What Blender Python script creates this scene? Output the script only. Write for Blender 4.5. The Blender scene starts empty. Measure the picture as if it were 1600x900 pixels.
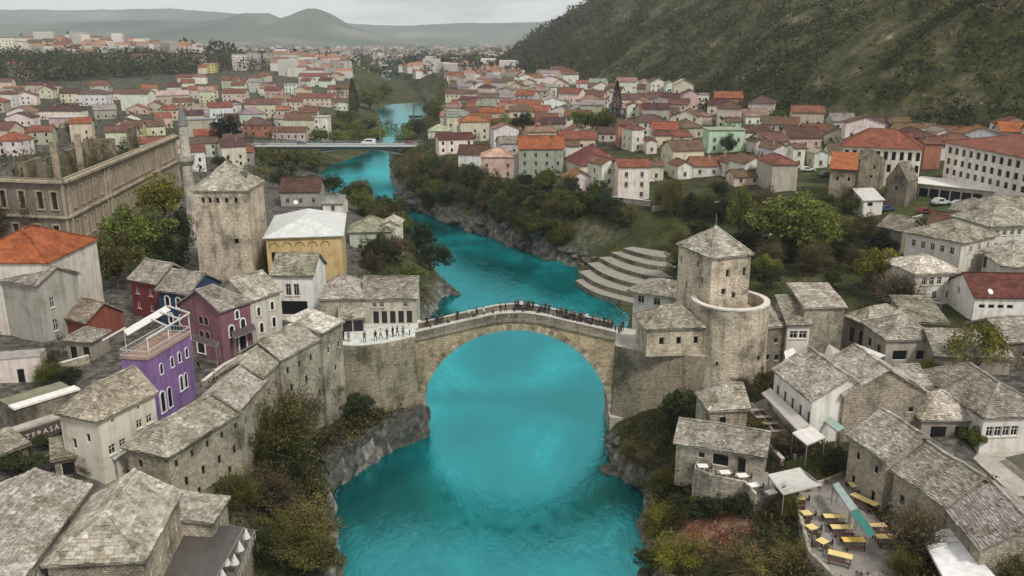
import bpy, bmesh, math, random
import numpy as np
from mathutils import Vector, Matrix, noise
random.seed(7); rng = np.random.default_rng(11)
SC = bpy.context.scene
COL = SC.collection
# ------------------------------------------------------------------ camera
FPX, HCAM = 1340.0, 57.4
PITCH = math.atan(388 / FPX)
cam_d = bpy.data.cameras.new('camera'); cam = bpy.data.objects.new('camera', cam_d); COL.objects.link(cam)
cam_d.sensor_width = 36.0; cam_d.lens = 36.0 * FPX / 1600.0
cam_d.clip_start = 1.0; cam_d.clip_end = 60000.0
cam.location = (0, 0, HCAM); cam.rotation_euler = (math.pi / 2 - PITCH, 0, 0)
SC.camera = cam
# ------------------------------------------------------------------ light
SUN_EL, SUN_AZ = math.radians(50), math.radians(140)     # azimuth clockwise from +Y
SC.view_settings.view_transform = 'Standard'; SC.view_settings.look = 'None'
SC.view_settings.exposure = 0.38; SC.view_settings.gamma = 1.0
W = bpy.data.worlds.new('World'); SC.world = W; W.use_nodes = True
nt = W.node_tree; nt.nodes.clear()
def N(t, kind, **kw):
    n = t.nodes.new(kind)
    for k, v in kw.items():
        if k in n.inputs.keys(): n.inputs[k].default_value = v
        else: setattr(n, k, v)
    return n
def ramp(t, stops, interp='LINEAR'):
    n = t.nodes.new('ShaderNodeValToRGB'); e = n.color_ramp.elements; n.color_ramp.interpolation = interp
    while len(e) < len(stops): e.new(0.5)
    for i, (p, c) in enumerate(stops):
        e[i].position = p; e[i].color = (*c, 1) if len(c) == 3 else c
    return n
L = nt.links.new
out = N(nt, 'ShaderNodeOutputWorld'); bg = N(nt, 'ShaderNodeBackground'); bg.inputs['Strength'].default_value = 0.044
sky = N(nt, 'ShaderNodeTexSky', sky_type='NISHITA', sun_disc=False, sun_elevation=SUN_EL, sun_rotation=SUN_AZ, air_density=1.0, dust_density=2.0)
tc = N(nt, 'ShaderNodeTexCoord'); mp = N(nt, 'ShaderNodeMapping'); mp.inputs['Scale'].default_value = (1.0, 1.0, 5.0)
nz = N(nt, 'ShaderNodeTexNoise', Scale=3.2, Detail=8.0, Roughness=0.6)
L(tc.outputs['Generated'], mp.inputs[0]); L(mp.outputs[0], nz.inputs['Vector'])
cr = ramp(nt, [(0.36, (9.0, 9.05, 9.1)), (0.45, (14.0, 13.9, 13.7)), (0.54, (19.0, 18.8, 18.5))])
L(nz.outputs['Fac'], cr.inputs[0])
mixs = N(nt, 'ShaderNodeMix', data_type='RGBA'); mixs.inputs[0].default_value = 0.93
L(sky.outputs[0], mixs.inputs[6]); L(cr.outputs[0], mixs.inputs[7]); L(mixs.outputs[2], bg.inputs[0]); L(bg.outputs[0], out.inputs[0])
sd = bpy.data.lights.new('sun', 'SUN'); sd.energy = 2.3; sd.angle = math.radians(10); sd.color = (1.0, 0.965, 0.91)
so = bpy.data.objects.new('sun', sd); COL.objects.link(so)
dirv = Vector((math.sin(SUN_AZ) * math.cos(SUN_EL), math.cos(SUN_AZ) * math.cos(SUN_EL), math.sin(SUN_EL)))
so.rotation_euler = (-dirv).to_track_quat('-Z', 'Y').to_euler(); so.location = (0, 0, 300)
# ------------------------------------------------------------------ survey: photo pixel -> ground point
cp, sp_ = math.cos(PITCH), math.sin(PITCH)
def ray(px, py):
    u = (px - 800) / FPX; v = -(py - 450) / FPX
    return Vector((u, cp + v * sp_, -sp_ + v * cp))
def at(px, py, z):
    d = ray(px, py); t = (z - HCAM) / d.z
    return Vector((d.x * t, d.y * t, z))
def pix(x, y, z):
    z = z - HCAM; dep = y * cp - z * sp_
    return 800 + FPX * x / dep, 450 - FPX * (y * sp_ + z * cp) / dep
# ------------------------------------------------------------------ terrain function
LY = [30, 83, 91, 98, 101, 111, 118, 124, 140, 176, 190, 193, 196, 210, 241, 263, 294, 306, 349, 375, 415, 444, 500, 600, 741, 909, 1209, 1500, 1700, 3000]
LX = [-17, -19, -21, -23, -24, -18.3, -13.8, -13.6, -16, -16.6, -16, -12, -16, -18, -28, -34, -45, -59, -76, -87, -84, -78, -74, -88, -116, -128, -185, -220, -225, -225]
RY = [30, 83, 93, 101, 105, 116, 122, 128, 178, 204, 219, 230, 254, 278, 300, 357, 451, 520, 634, 740, 909, 1209, 1500, 1700, 3000]
RX = [15, 15, 15, 17, 14, 13.0, 14.6, 14.8, 24, 16, 16, 7, -8, -23, -36, -51, -65, -63, -64, -70, -93, -155, -210, -224, -224]
FY = [-200, 200, 290, 349, 480, 646, 795, 1017, 1300, 1490, 1800, 2300, 4000]
FX = [190, 190, 180, 118, 100, 94, 62, 24, -8, -22, 50, 500, 2500]
_ph = np.random.default_rng(3).uniform(0, 6.28, (40, 3))
def wob(x, y, scale, octs=4, seed=0):
    a = np.zeros_like(x, dtype=float); amp = 1.0; f = 1.0 / scale; tot = 0
    for o in range(octs):
        for k in range(3):
            ph = _ph[(seed * 7 + o * 3 + k) % 40]; th = ph[2]
            a += amp * np.sin(6.28 * f * (x * math.cos(th) + y * math.sin(th)) + ph[0] + 1.7 * np.sin(6.28 * f * 0.6 * (y * math.cos(th + 1) - x * math.sin(th + 1)) + ph[1]))
        tot += 3 * amp; amp *= 0.5; f *= 2.07
    return a / tot
FLAT = []
for pts_, z_ in ((((1262, 868), (1300, 905), (1408, 905), (1412, 862), (1318, 742), (1238, 772)), 9.6), (((1084, 738), (1112, 750), (1163, 760), (1180, 780), (1215, 772), (1200, 738), (1090, 718)), 9.9), (((1172, 634), (1212, 686), (1238, 686), (1196, 622)), 10.6), (((350, 912), (366, 912), (398, 828), (330, 812), (262, 912)), 8.3), (((1520, 716), (1585, 775), (1660, 775), (1660, 672), (1560, 676)), 10.4)):
    FLAT.append(([tuple(at(px, py, z_).xy) for px, py in pts_], z_ - .35))
def hgt(x, y):
    x = np.asarray(x, float); y = np.asarray(y, float)
    sl = np.interp(y, LY, LX) - x; sr = x - np.interp(y, RY, RX)
    jig = 0.8 * wob(x, y, 9, 3, 1)
    far = np.clip((y - 250) / 60, 0, 1); vfar = np.clip((y - 900) / 700, 0, 1)
    nl = np.interp(sl + jig, [-8, -1.5, 0, 0.8, 5.5, 8, 12, 16, 60, 140, 400], [-4, -3, -.8, 4.2, 5.2, 6.5, 10.5, 13, 15, 20, 24])
    ml = np.interp(sl + jig, [-8, 0, 3, 12, 22, 100, 250], [-4, -.3, 3, 9, 13, 15, 22])
    ul = np.interp(sl + 2 * jig, [-8, 0, 6, 30, 80, 200, 400], [-4, -.3, 2, 8, 12, 16, 19])
    m = np.clip((y - 126) / 12, 0, 1)
    hl = nl * (1 - m) + ml * m; hl = hl * (1 - far) + ul * far
    # terraces dropping at the lower left foreground
    low = np.clip((86 - y) / 10, 0, 1) * np.clip((sl - 2) / 6, 0, 1) * np.clip((24 - sl) / 6, 0, 1); hl = hl - 3.5 * low
    nr = np.interp(sr + jig, [-8, 0, 2, 6, 12, 20, 40, 60, 150], [-4, -.4, 2.5, 5, 8, 10.2, 11.5, 13, 20])
    mr = np.interp(sr, [-8, 0, 8, 30, 60, 150], [-4, -.4, 1.5, 8.5, 13, 21])
    ur = np.interp(sr + 1.5 * jig, [-8, 0, 2.5, 9, 18, 60, 150, 300], [-4, -.3, 4, 9, 13, 15.5, 22, 30])
    m1 = np.clip((y - 112) / 40, 0, 1); m2 = np.clip((y - 214) / 16, 0, 1)
    hr = nr * (1 - m1) + mr * m1; hr = hr * (1 - m2) + ur * m2
    hr = np.where((y > 400), hr - 0 * hr, hr)
    z = np.where(sl > sr, hl, hr)
    z = np.where((sl < 0) & (sr < 0), np.maximum(np.minimum(hl, hr), -4), z)
    flat = np.clip((np.abs(np.where(sl > sr, sl, sr)) - 20) / 100, 0, 1)
    z = z * (1 - 0.35 * vfar * flat)
    # low hill with houses, upper left
    z = z + 34 * np.exp(-(((x + 520) / 300) ** 2 + ((y - 1050) / 220) ** 2)) + 9 * np.exp(-(((x + 190) / 120) ** 2 + ((y - 1000) / 200) ** 2))
    # mountain on the right
    d = x - np.interp(y, FY, FX)
    dd = np.maximum(d, 0)
    rise = 0.56 * dd + 0.10 * np.minimum(dd, 60)
    rise = np.where(rise > 260, 260 + (rise - 260) * 0.3, rise)
    rid = wob(x, y, 170, 3, 2) * 16 + wob(x + 0.5 * y, y * 0.6, 42, 3, 4) * 5
    z = z + rise + rid * np.clip(dd / 60, 0, 1)
    z = z + 0.25 * wob(x, y, 6, 3, 5) * np.clip(np.maximum(sl, sr) / 4, 0, 1)
    for poly, zf in FLAT:
        dm = np.full(z.shape, -1e9)
        for i in range(len(poly)):
            (ax, ay), (bx, by) = poly[i], poly[(i + 1) % len(poly)]; l_ = math.hypot(bx - ax, by - ay); dm = np.maximum(dm, ((by - ay) * (x - ax) - (bx - ax) * (y - ay)) / l_)
        k = np.clip(1 - dm / 2.0, 0, 1); z = z * (1 - k) + np.minimum(z, zf) * k
    return z
def H1(x, y): return float(hgt(np.array([x]), np.array([y]))[0])
def ground(px, py, zmax=None):
    """terrain point seen at a photo pixel"""
    d = ray(px, py)
    t = np.geomspace(60, 4000, 1500)
    zz = HCAM + d.z * t; hh = hgt(d.x * t, d.y * t)
    i = np.argmax(zz < hh)
    if zz[i] >= hh[i]: return None
    a, b = t[max(i - 1, 0)], t[i]
    for _ in range(12):
        m = (a + b) / 2
        if HCAM + d.z * m < H1(d.x * m, d.y * m): b = m
        else: a = m
    return Vector((d.x * b, d.y * b, HCAM + d.z * b))
# ------------------------------------------------------------------ materials
MATS = {}
def mat(name):
    m = bpy.data.materials.new(name); m.use_nodes = True; t = m.node_tree
    b = t.nodes['Principled BSDF']; MATS[name] = m
    return m, t, b
def objcol(t): return N(t, 'ShaderNodeObjectInfo').outputs['Color']
def mul(t, a, b, mode='MULTIPLY', fac=1.0):
    n = N(t, 'ShaderNodeMix', data_type='RGBA', blend_type=mode); n.inputs[0].default_value = fac
    for s, v in ((6, a), (7, b)):
        if hasattr(v, 'is_output'): t.links.new(v, n.inputs[s])
        else: n.inputs[s].default_value = (*v, 1)
    return n.outputs[2]
def noi(t, scale, detail=5, rough=0.6, coord='Object', vscale=None):
    c = N(t, 'ShaderNodeTexCoord'); n = N(t, 'ShaderNodeTexNoise', Scale=scale, Detail=detail, Roughness=rough)
    src = c.outputs[coord]
    if vscale:
        mm = N(t, 'ShaderNodeMapping'); mm.inputs['Scale'].default_value = vscale; t.links.new(src, mm.inputs[0]); src = mm.outputs[0]
    t.links.new(src, n.inputs['Vector']); return n.outputs['Fac']
def bump(t, b, h, dist=0.05, strength=0.6):
    n = N(t, 'ShaderNodeBump', Strength=strength, Distance=dist); t.links.new(h, n.inputs['Height']); t.links.new(n.outputs[0], b.inputs['Normal'])
def geopos(t): return N(t, 'ShaderNodeNewGeometry').outputs['Position']
def stone_mat(name, bw, bh, mort, vari, stain, dist):
    m, t, b = mat(name); lk = t.links.new
    uv = N(t, 'ShaderNodeUVMap')
    wn = N(t, 'ShaderNodeTexNoise', Scale=1.3, Detail=2.0); lk(uv.outputs[0], wn.inputs['Vector'])
    vm = N(t, 'ShaderNodeVectorMath', operation='MULTIPLY_ADD'); vm.inputs[1].default_value = (0.3, 0.22, 0); lk(wn.outputs['Color'], vm.inputs[0]); lk(uv.outputs[0], vm.inputs[2])
    br = N(t, 'ShaderNodeTexBrick', Scale=1.0); br.inputs['Brick Width'].default_value = bw; br.inputs['Row Height'].default_value = bh
    br.inputs['Mortar Size'].default_value = mort; br.inputs['Mortar Smooth'].default_value = 0.5; br.inputs['Bias'].default_value = -0.1
    br.inputs['Color1'].default_value = (1 - vari, 1 - vari, 1 - vari, 1); br.inputs['Color2'].default_value = (1 + vari * 0.5,) * 3 + (1,); br.inputs['Mortar'].default_value = (0.62, 0.6, 0.56, 1)
    lk(vm.outputs[0], br.inputs['Vector'])
    gp = geopos(t)
    n1 = N(t, 'ShaderNodeTexNoise', Scale=0.22, Detail=7.0, Roughness=0.65); lk(gp, n1.inputs['Vector'])
    r1 = ramp(t, [(0.36, (stain, stain, stain * 0.96)), (0.50, (1.04, 1.03, 1.0)), (0.68, (1.3, 1.27, 1.22))]); lk(n1.outputs['Fac'], r1.inputs[0])
    mp2 = N(t, 'ShaderNodeMapping'); mp2.inputs['Scale'].default_value = (1.2, 1.2, 0.12); lk(gp, mp2.inputs[0])
    n2 = N(t, 'ShaderNodeTexNoise', Scale=0.8, Detail=4.0, Roughness=0.6); lk(mp2.outputs[0], n2.inputs['Vector'])
    r2 = ramp(t, [(0.33, (0.66, 0.65, 0.62)), (0.48, (1.04, 1.03, 1.02))]); lk(n2.outputs['Fac'], r2.inputs[0])
    n3 = N(t, 'ShaderNodeTexNoise', Scale=2.6, Detail=4.0, Roughness=0.7); lk(gp, n3.inputs['Vector'])
    r3 = ramp(t, [(0.32, (0.6, 0.58, 0.55)), (0.48, (1.02, 1.02, 1.0)), (0.72, (1.28, 1.25, 1.2))]); lk(n3.outputs['Fac'], r3.inputs[0])
    c = mul(t, objcol(t), br.outputs['Color']); c = mul(t, c, r1.outputs[0]); c = mul(t, c, r2.outputs[0]); c = mul(t, c, r3.outputs[0]); lk(c, b.inputs['Base Color'])
    b.inputs['Roughness'].default_value = 0.95; b.inputs['Specular IOR Level'].default_value = 0.15
    hm = N(t, 'ShaderNodeMath', operation='SUBTRACT'); lk(n3.outputs['Fac'], hm.inputs[0]); lk(br.outputs['Fac'], hm.inputs[1])
    bump(t, b, hm.outputs[0], dist, 0.7)
    return m
stone_mat('stone', 0.5, 0.25, 0.04, 0.26, 0.42, 0.08)
stone_mat('rubble', 0.38, 0.2, 0.05, 0.34, 0.42, 0.1)
stone_mat('ashlar', 0.9, 0.42, 0.03, 0.16, 0.66, 0.05)
def plaster_mat():
    m, t, b = mat('plaster'); lk = t.links.new; gp = geopos(t)
    n1 = N(t, 'ShaderNodeTexNoise', Scale=0.5, Detail=6.0, Roughness=0.65); lk(gp, n1.inputs['Vector'])
    r1 = ramp(t, [(0.3, (0.72, 0.7, 0.66)), (0.5, (0.98, 0.97, 0.96)), (0.7, (1.05, 1.05, 1.04))]); lk(n1.outputs['Fac'], r1.inputs[0])
    mp2 = N(t, 'ShaderNodeMapping'); mp2.inputs['Scale'].default_value = (1.5, 1.5, 0.1); lk(gp, mp2.inputs[0])
    n2 = N(t, 'ShaderNodeTexNoise', Scale=1.0, Detail=4.0); lk(mp2.outputs[0], n2.inputs['Vector'])
    r2 = ramp(t, [(0.34, (0.78, 0.76, 0.72)), (0.52, (1, 1, 1))]); lk(n2.outputs['Fac'], r2.inputs[0])
    lk(mul(t, mul(t, objcol(t), r1.outputs[0]), r2.outputs[0]), b.inputs['Base Color']); b.inputs['Roughness'].default_value = 0.9; b.inputs['Specular IOR Level'].default_value = 0.2
    bump(t, b, n1.outputs['Fac'], 0.02, 0.4)
plaster_mat()
def slab_mat():
    m, t, b = mat('slab'); lk = t.links.new; g = N(t, 'ShaderNodeNewGeometry')
    r = ramp(t, [(0.0, (0.6, 0.585, 0.56)), (0.3, (0.84, 0.83, 0.8)), (0.75, (1.03, 1.02, 1.0)), (0.94, (1.16, 1.15, 1.13)), (1.0, (1.5, 1.49, 1.46))]); lk(g.outputs['Random Per Island'], r.inputs[0])
    n = N(t, 'ShaderNodeTexNoise', Scale=0.45, Detail=7.0, Roughness=0.7); lk(g.outputs['Position'], n.inputs['Vector'])
    r2 = ramp(t, [(0.34, (0.5, 0.46, 0.36)), (0.48, (0.93, 0.92, 0.88)), (0.64, (1.28, 1.27, 1.25))]); lk(n.outputs['Fac'], r2.inputs[0])
    n3 = N(t, 'ShaderNodeTexNoise', Scale=3.5, Detail=4.0, Roughness=0.7); lk(g.outputs['Position'], n3.inputs['Vector'])
    r3 = ramp(t, [(0.3, (0.66, 0.65, 0.62)), (0.6, (1.1, 1.1, 1.1))]); lk(n3.outputs['Fac'], r3.inputs[0])
    lk(mul(t, mul(t, mul(t, objcol(t), r.outputs[0]), r2.outputs[0]), r3.outputs[0]), b.inputs['Base Color']); b.inputs['Roughness'].default_value = 0.9; b.inputs['Specular IOR Level'].default_value = 0.2
    bump(t, b, n3.outputs['Fac'], 0.04, 0.6)
slab_mat()
def tile_mat():
    m, t, b = mat('tile'); lk = t.links.new; uv = N(t, 'ShaderNodeUVMap'); gp = geopos(t)
    w = N(t, 'ShaderNodeTexWave', Scale=1.6, bands_direction='X', wave_profile='SIN'); lk(uv.outputs[0], w.inputs['Vector'])
    w2 = N(t, 'ShaderNodeTexWave', Scale=1.1, bands_direction='Y', wave_profile='SAW'); lk(uv.outputs[0], w2.inputs['Vector'])
    br = N(t, 'ShaderNodeTexBrick', Scale=1.0); br.inputs['Brick Width'].default_value = 0.6; br.inputs['Row Height'].default_value = 0.45; br.inputs['Mortar Size'].default_value = 0.0
    br.inputs['Color1'].default_value = (0.72, 0.7, 0.68, 1); br.inputs['Color2'].default_value = (1.2, 1.16, 1.1, 1); lk(uv.outputs[0], br.inputs['Vector'])
    n = N(t, 'ShaderNodeTexNoise', Scale=0.35, Detail=8.0, Roughness=0.7); lk(gp, n.inputs['Vector'])
    r = ramp(t, [(0.32, (0.55, 0.52, 0.48)), (0.52, (0.98, 0.96, 0.94)), (0.7, (1.2, 1.15, 1.1))]); lk(n.outputs['Fac'], r.inputs[0])
    lk(mul(t, mul(t, objcol(t), r.outputs[0]), br.outputs['Color']), b.inputs['Base Color']); b.inputs['Roughness'].default_value = 0.9; b.inputs['Specular IOR Level'].default_value = 0.2
    a = N(t, 'ShaderNodeMath', operation='ADD'); lk(w.outputs['Fac'], a.inputs[0]); lk(w2.outputs['Fac'], a.inputs[1])
    bump(t, b, a.outputs[0], 0.08, 0.7)
tile_mat()
def simple(name, rough=0.7, spec=0.3, nscale=3.0, lo=0.8, hi=1.1, metal=0.0, dist=0.01, col=None):
    m, t, b = mat(name); n = noi(t, nscale, 5)
    r = ramp(t, [(0.3, (lo, lo, lo)), (0.7, (hi, hi, hi))]); t.links.new(n, r.inputs[0])
    t.links.new(mul(t, objcol(t) if col is None else col, r.outputs[0]), b.inputs['Base Color']); b.inputs['Roughness'].default_value = rough; b.inputs['Specular IOR Level'].default_value = spec; b.inputs['Metallic'].default_value = metal
    bump(t, b, n, dist, 0.3)
simple('paint', 0.6, 0.3); simple('wood', 0.8, 0.2, 6, 0.6, 1.2); simple('sheet', 0.45, 0.5, 1.2, 0.72, 1.1); simple('cloth', 0.9, 0.1, 2, 0.85, 1.05)
simple('skin', 0.6, 0.3); simple('paving', 0.9, 0.2, 0.8, 0.7, 1.15, dist=0.04)
def glass_mat():
    m, t, b = mat('glass'); b.inputs['Base Color'].default_value = (0.012, 0.013, 0.014, 1); b.inputs['Roughness'].default_value = 0.12; b.inputs['Specular IOR Level'].default_value = 0.35
glass_mat()
def leaf_mat(name, lo, hi):
    m, t, b = mat(name); lk = t.links.new; g = N(t, 'ShaderNodeNewGeometry')
    r = ramp(t, [(0.0, (lo, lo, lo * 0.9)), (0.6, (1, 1, 1)), (1.0, (hi, hi * 0.97, hi * 0.75))]); lk(g.outputs['Random Per Island'], r.inputs[0])
    n = N(t, 'ShaderNodeTexNoise', Scale=0.35, Detail=3.0); lk(g.outputs['Position'], n.inputs['Vector'])
    r2 = ramp(t, [(0.35, (0.7, 0.72, 0.75)), (0.65, (1.25, 1.2, 1.0))]); lk(n.outputs['Fac'], r2.inputs[0])
    c = mul(t, mul(t, objcol(t), r.outputs[0]), r2.outputs[0]); lk(c, b.inputs['Base Color']); b.inputs['Roughness'].default_value = 0.75; b.inputs['Specular IOR Level'].default_value = 0.15
    tr = N(t, 'ShaderNodeBsdfTranslucent'); lk(c, tr.inputs['Color']); mx = N(t, 'ShaderNodeMixShader'); mx.inputs[0].default_value = 0.22
    o = t.nodes['Material Output']; lk(b.outputs[0], mx.inputs[1]); lk(tr.outputs[0], mx.inputs[2]); lk(mx.outputs[0], o.inputs['Surface'])
leaf_mat('leaf', 0.55, 1.6)
def water_mat():
    m, t, b = mat('water'); lk = t.links.new; gp = geopos(t)
    mp = N(t, 'ShaderNodeMapping'); mp.inputs['Scale'].default_value = (1.0, 0.55, 1.0); mp.inputs['Rotation'].default_value = (0, 0, 0.3); lk(gp, mp.inputs[0])
    n1 = N(t, 'ShaderNodeTexNoise', Scale=0.05, Detail=4.0, Roughness=0.5, Distortion=0.6); lk(mp.outputs[0], n1.inputs['Vector'])
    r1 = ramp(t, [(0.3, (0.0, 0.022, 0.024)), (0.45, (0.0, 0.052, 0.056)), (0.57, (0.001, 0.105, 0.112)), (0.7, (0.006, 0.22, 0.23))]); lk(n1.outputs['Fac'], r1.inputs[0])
    mp3 = N(t, 'ShaderNodeMapping'); mp3.inputs['Scale'].default_value = (1.25, 0.5, 1.0); mp3.inputs['Rotation'].default_value = (0, 0, 0.22); lk(gp, mp3.inputs[0])
    n2 = N(t, 'ShaderNodeTexNoise', Scale=0.42, Detail=7.0, Roughness=0.7, Distortion=1.6); lk(mp3.outputs[0], n2.inputs['Vector'])
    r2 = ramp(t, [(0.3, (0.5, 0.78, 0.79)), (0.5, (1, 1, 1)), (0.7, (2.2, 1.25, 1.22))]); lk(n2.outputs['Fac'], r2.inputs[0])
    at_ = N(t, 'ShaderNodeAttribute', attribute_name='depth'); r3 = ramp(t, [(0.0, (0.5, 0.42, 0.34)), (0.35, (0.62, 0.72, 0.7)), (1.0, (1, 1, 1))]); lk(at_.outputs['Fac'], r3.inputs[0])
    wc = mul(t, mul(t, r1.outputs[0], r2.outputs[0]), r3.outputs[0])
    fz = ramp(t, [(0.0, (1, 1, 1)), (0.22, (.55, .55, .55)), (0.5, (0, 0, 0))]); lk(at_.outputs['Fac'], fz.inputs[0]); fn_ = N(t, 'ShaderNodeTexNoise', Scale=0.7, Detail=8.0, Roughness=0.75, Distortion=1.5); lk(mp3.outputs[0], fn_.inputs['Vector'])
    ft = ramp(t, [(0.52, (0, 0, 0)), (0.66, (.8, .8, .8))]); lk(fn_.outputs['Fac'], ft.inputs[0]); fm = N(t, 'ShaderNodeMix', data_type='RGBA'); lk(mul(t, fz.outputs[0], ft.outputs[0]), fm.inputs[0]); lk(wc, fm.inputs[6]); fm.inputs[7].default_value = (.5, .62, .6, 1)
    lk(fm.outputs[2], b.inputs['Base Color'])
    b.inputs['Roughness'].default_value = 0.6; b.inputs['Specular IOR Level'].default_value = 0.0
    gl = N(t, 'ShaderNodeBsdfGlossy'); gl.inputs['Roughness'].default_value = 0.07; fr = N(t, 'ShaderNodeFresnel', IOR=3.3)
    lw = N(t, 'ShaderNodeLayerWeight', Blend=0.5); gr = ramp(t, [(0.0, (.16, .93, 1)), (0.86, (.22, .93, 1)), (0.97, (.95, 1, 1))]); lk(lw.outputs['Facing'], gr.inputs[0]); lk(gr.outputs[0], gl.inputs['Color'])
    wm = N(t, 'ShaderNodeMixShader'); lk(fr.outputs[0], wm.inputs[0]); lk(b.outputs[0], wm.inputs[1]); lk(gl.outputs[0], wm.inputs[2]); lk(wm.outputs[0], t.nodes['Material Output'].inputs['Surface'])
    n3 = N(t, 'ShaderNodeTexNoise', Scale=0.9, Detail=4.0, Roughness=0.6, Distortion=1.0); lk(mp.outputs[0], n3.inputs['Vector'])
    a = N(t, 'ShaderNodeMath', operation='MULTIPLY_ADD'); a.inputs[1].default_value = 2.5; lk(n2.outputs['Fac'], a.inputs[0]); lk(n3.outputs['Fac'], a.inputs[2])
    bump(t, b, a.outputs[0], 0.08, 0.33); nb = b.inputs['Normal'].links[0].from_socket; lk(nb, gl.inputs['Normal'])
water_mat()
def ground_mat():
    m, t, b = mat('ground'); lk = t.links.new; g = N(t, 'ShaderNodeNewGeometry'); gp = g.outputs['Position']
    def nn(s, d=6, r=0.65):
        n = N(t, 'ShaderNodeTexNoise', Scale=s, Detail=float(d), Roughness=r); lk(gp, n.inputs['Vector']); return n.outputs['Fac']
    a, bb, c3 = nn(0.09), nn(0.8), nn(0.02)
    green = ramp(t, [(0.32, (0.022, 0.020, 0.013)), (0.45, (0.038, 0.039, 0.018)), (0.58, (0.056, 0.066, 0.020)), (0.72, (0.10, 0.084, 0.05))]); lk(a, green.inputs[0])
    rock = ramp(t, [(0.3, (0.05, 0.046, 0.04)), (0.5, (0.13, 0.12, 0.105)), (0.7, (0.26, 0.245, 0.22))]); lk(bb, rock.inputs[0])
    pav = ramp(t, [(0.3, (0.036, 0.033, 0.028)), (0.5, (0.085, 0.077, 0.067)), (0.75, (0.17, 0.157, 0.138))]); lk(bb, pav.inputs[0])
    sep = N(t, 'ShaderNodeSeparateXYZ'); lk(g.outputs['Normal'], sep.inputs[0])
    sl = N(t, 'ShaderNodeMapRange'); sl.inputs['From Min'].default_value = 0.80; sl.inputs['From Max'].default_value = 0.55; lk(sep.outputs['Z'], sl.inputs['Value'])
    town = N(t, 'ShaderNodeAttribute', attribute_name='town')
    hill = N(t, 'ShaderNodeAttribute', attribute_name='hill')
    def mix(f, x, y):
        n = N(t, 'ShaderNodeMix', data_type='RGBA'); lk(f, n.inputs[0]); lk(x, n.inputs[6]); lk(y, n.inputs[7]); return n.outputs[2]
    c = mix(sl.outputs[0], green.outputs[0], rock.outputs[0])
    c = mix(town.outputs['Fac'], c, pav.outputs[0])
    hr = ramp(t, [(0.36, (0.028, 0.033, 0.012)), (0.48, (0.055, 0.058, 0.022)), (0.59, (0.095, 0.086, 0.05)), (0.7, (0.24, 0.22, 0.18))]); lk(nn(0.06, 9, 0.72), hr.inputs[0])
    hd = ramp(t, [(0.36, (0.45, 0.47, 0.45)), (0.52, (1, 1, 1)), (0.66, (1.7, 1.6, 1.4))]); lk(nn(0.3, 8, 0.75), hd.inputs[0]); c = mix(hill.outputs['Fac'], c, mul(t, hr.outputs[0], hd.outputs[0]))
    ea = N(t, 'ShaderNodeAttribute', attribute_name='earth'); er = ramp(t, [(0.3, (0.10, 0.05, 0.03)), (0.5, (0.26, 0.15, 0.10)), (0.7, (0.42, 0.29, 0.21))]); lk(nn(0.5, 7), er.inputs[0]); c = mix(ea.outputs['Fac'], c, er.outputs[0])
    fg = ramp(t, [(0.3, (0.75, 0.75, 0.75)), (0.7, (1.2, 1.2, 1.2))]); lk(bb, fg.inputs[0])
    lk(mul(t, c, fg.outputs[0]), b.inputs['Base Color']); b.inputs['Roughness'].default_value = 0.95; b.inputs['Specular IOR Level'].default_value = 0.1
    bump(t, b, bb, 0.25, 0.7)
ground_mat()
def rock_mat():
    m, t, b = mat('rock'); lk = t.links.new; gp = geopos(t)
    n = N(t, 'ShaderNodeTexNoise', Scale=0.9, Detail=8.0, Roughness=0.7); lk(gp, n.inputs['Vector'])
    r = ramp(t, [(0.3, (0.025, 0.023, 0.019)), (0.5, (0.075, 0.068, 0.057)), (0.72, (0.2, 0.185, 0.16))]); lk(n.outputs['Fac'], r.inputs[0]); lk(r.outputs[0], b.inputs['Base Color'])
    b.inputs['Roughness'].default_value = 0.95; b.inputs['Specular IOR Level'].default_value = 0.15; bump(t, b, n.outputs['Fac'], 0.3, 0.8)
rock_mat()
def farhill_mat():
    m, t, b = mat('far_slope'); lk = t.links.new; gp = geopos(t)
    n = N(t, 'ShaderNodeTexNoise', Scale=0.0016, Detail=8.0, Roughness=0.62); lk(gp, n.inputs['Vector'])
    r = ramp(t, [(0.35, (0.035, 0.05, 0.03)), (0.5, (0.07, 0.085, 0.05)), (0.62, (0.15, 0.15, 0.105)), (0.75, (0.24, 0.23, 0.19))]); lk(n.outputs['Fac'], r.inputs[0]); lk(r.outputs[0], b.inputs['Base Color']); b.inputs['Roughness'].default_value = 1.0; b.inputs['Specular IOR Level'].default_value = 0.0
farhill_mat()
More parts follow.
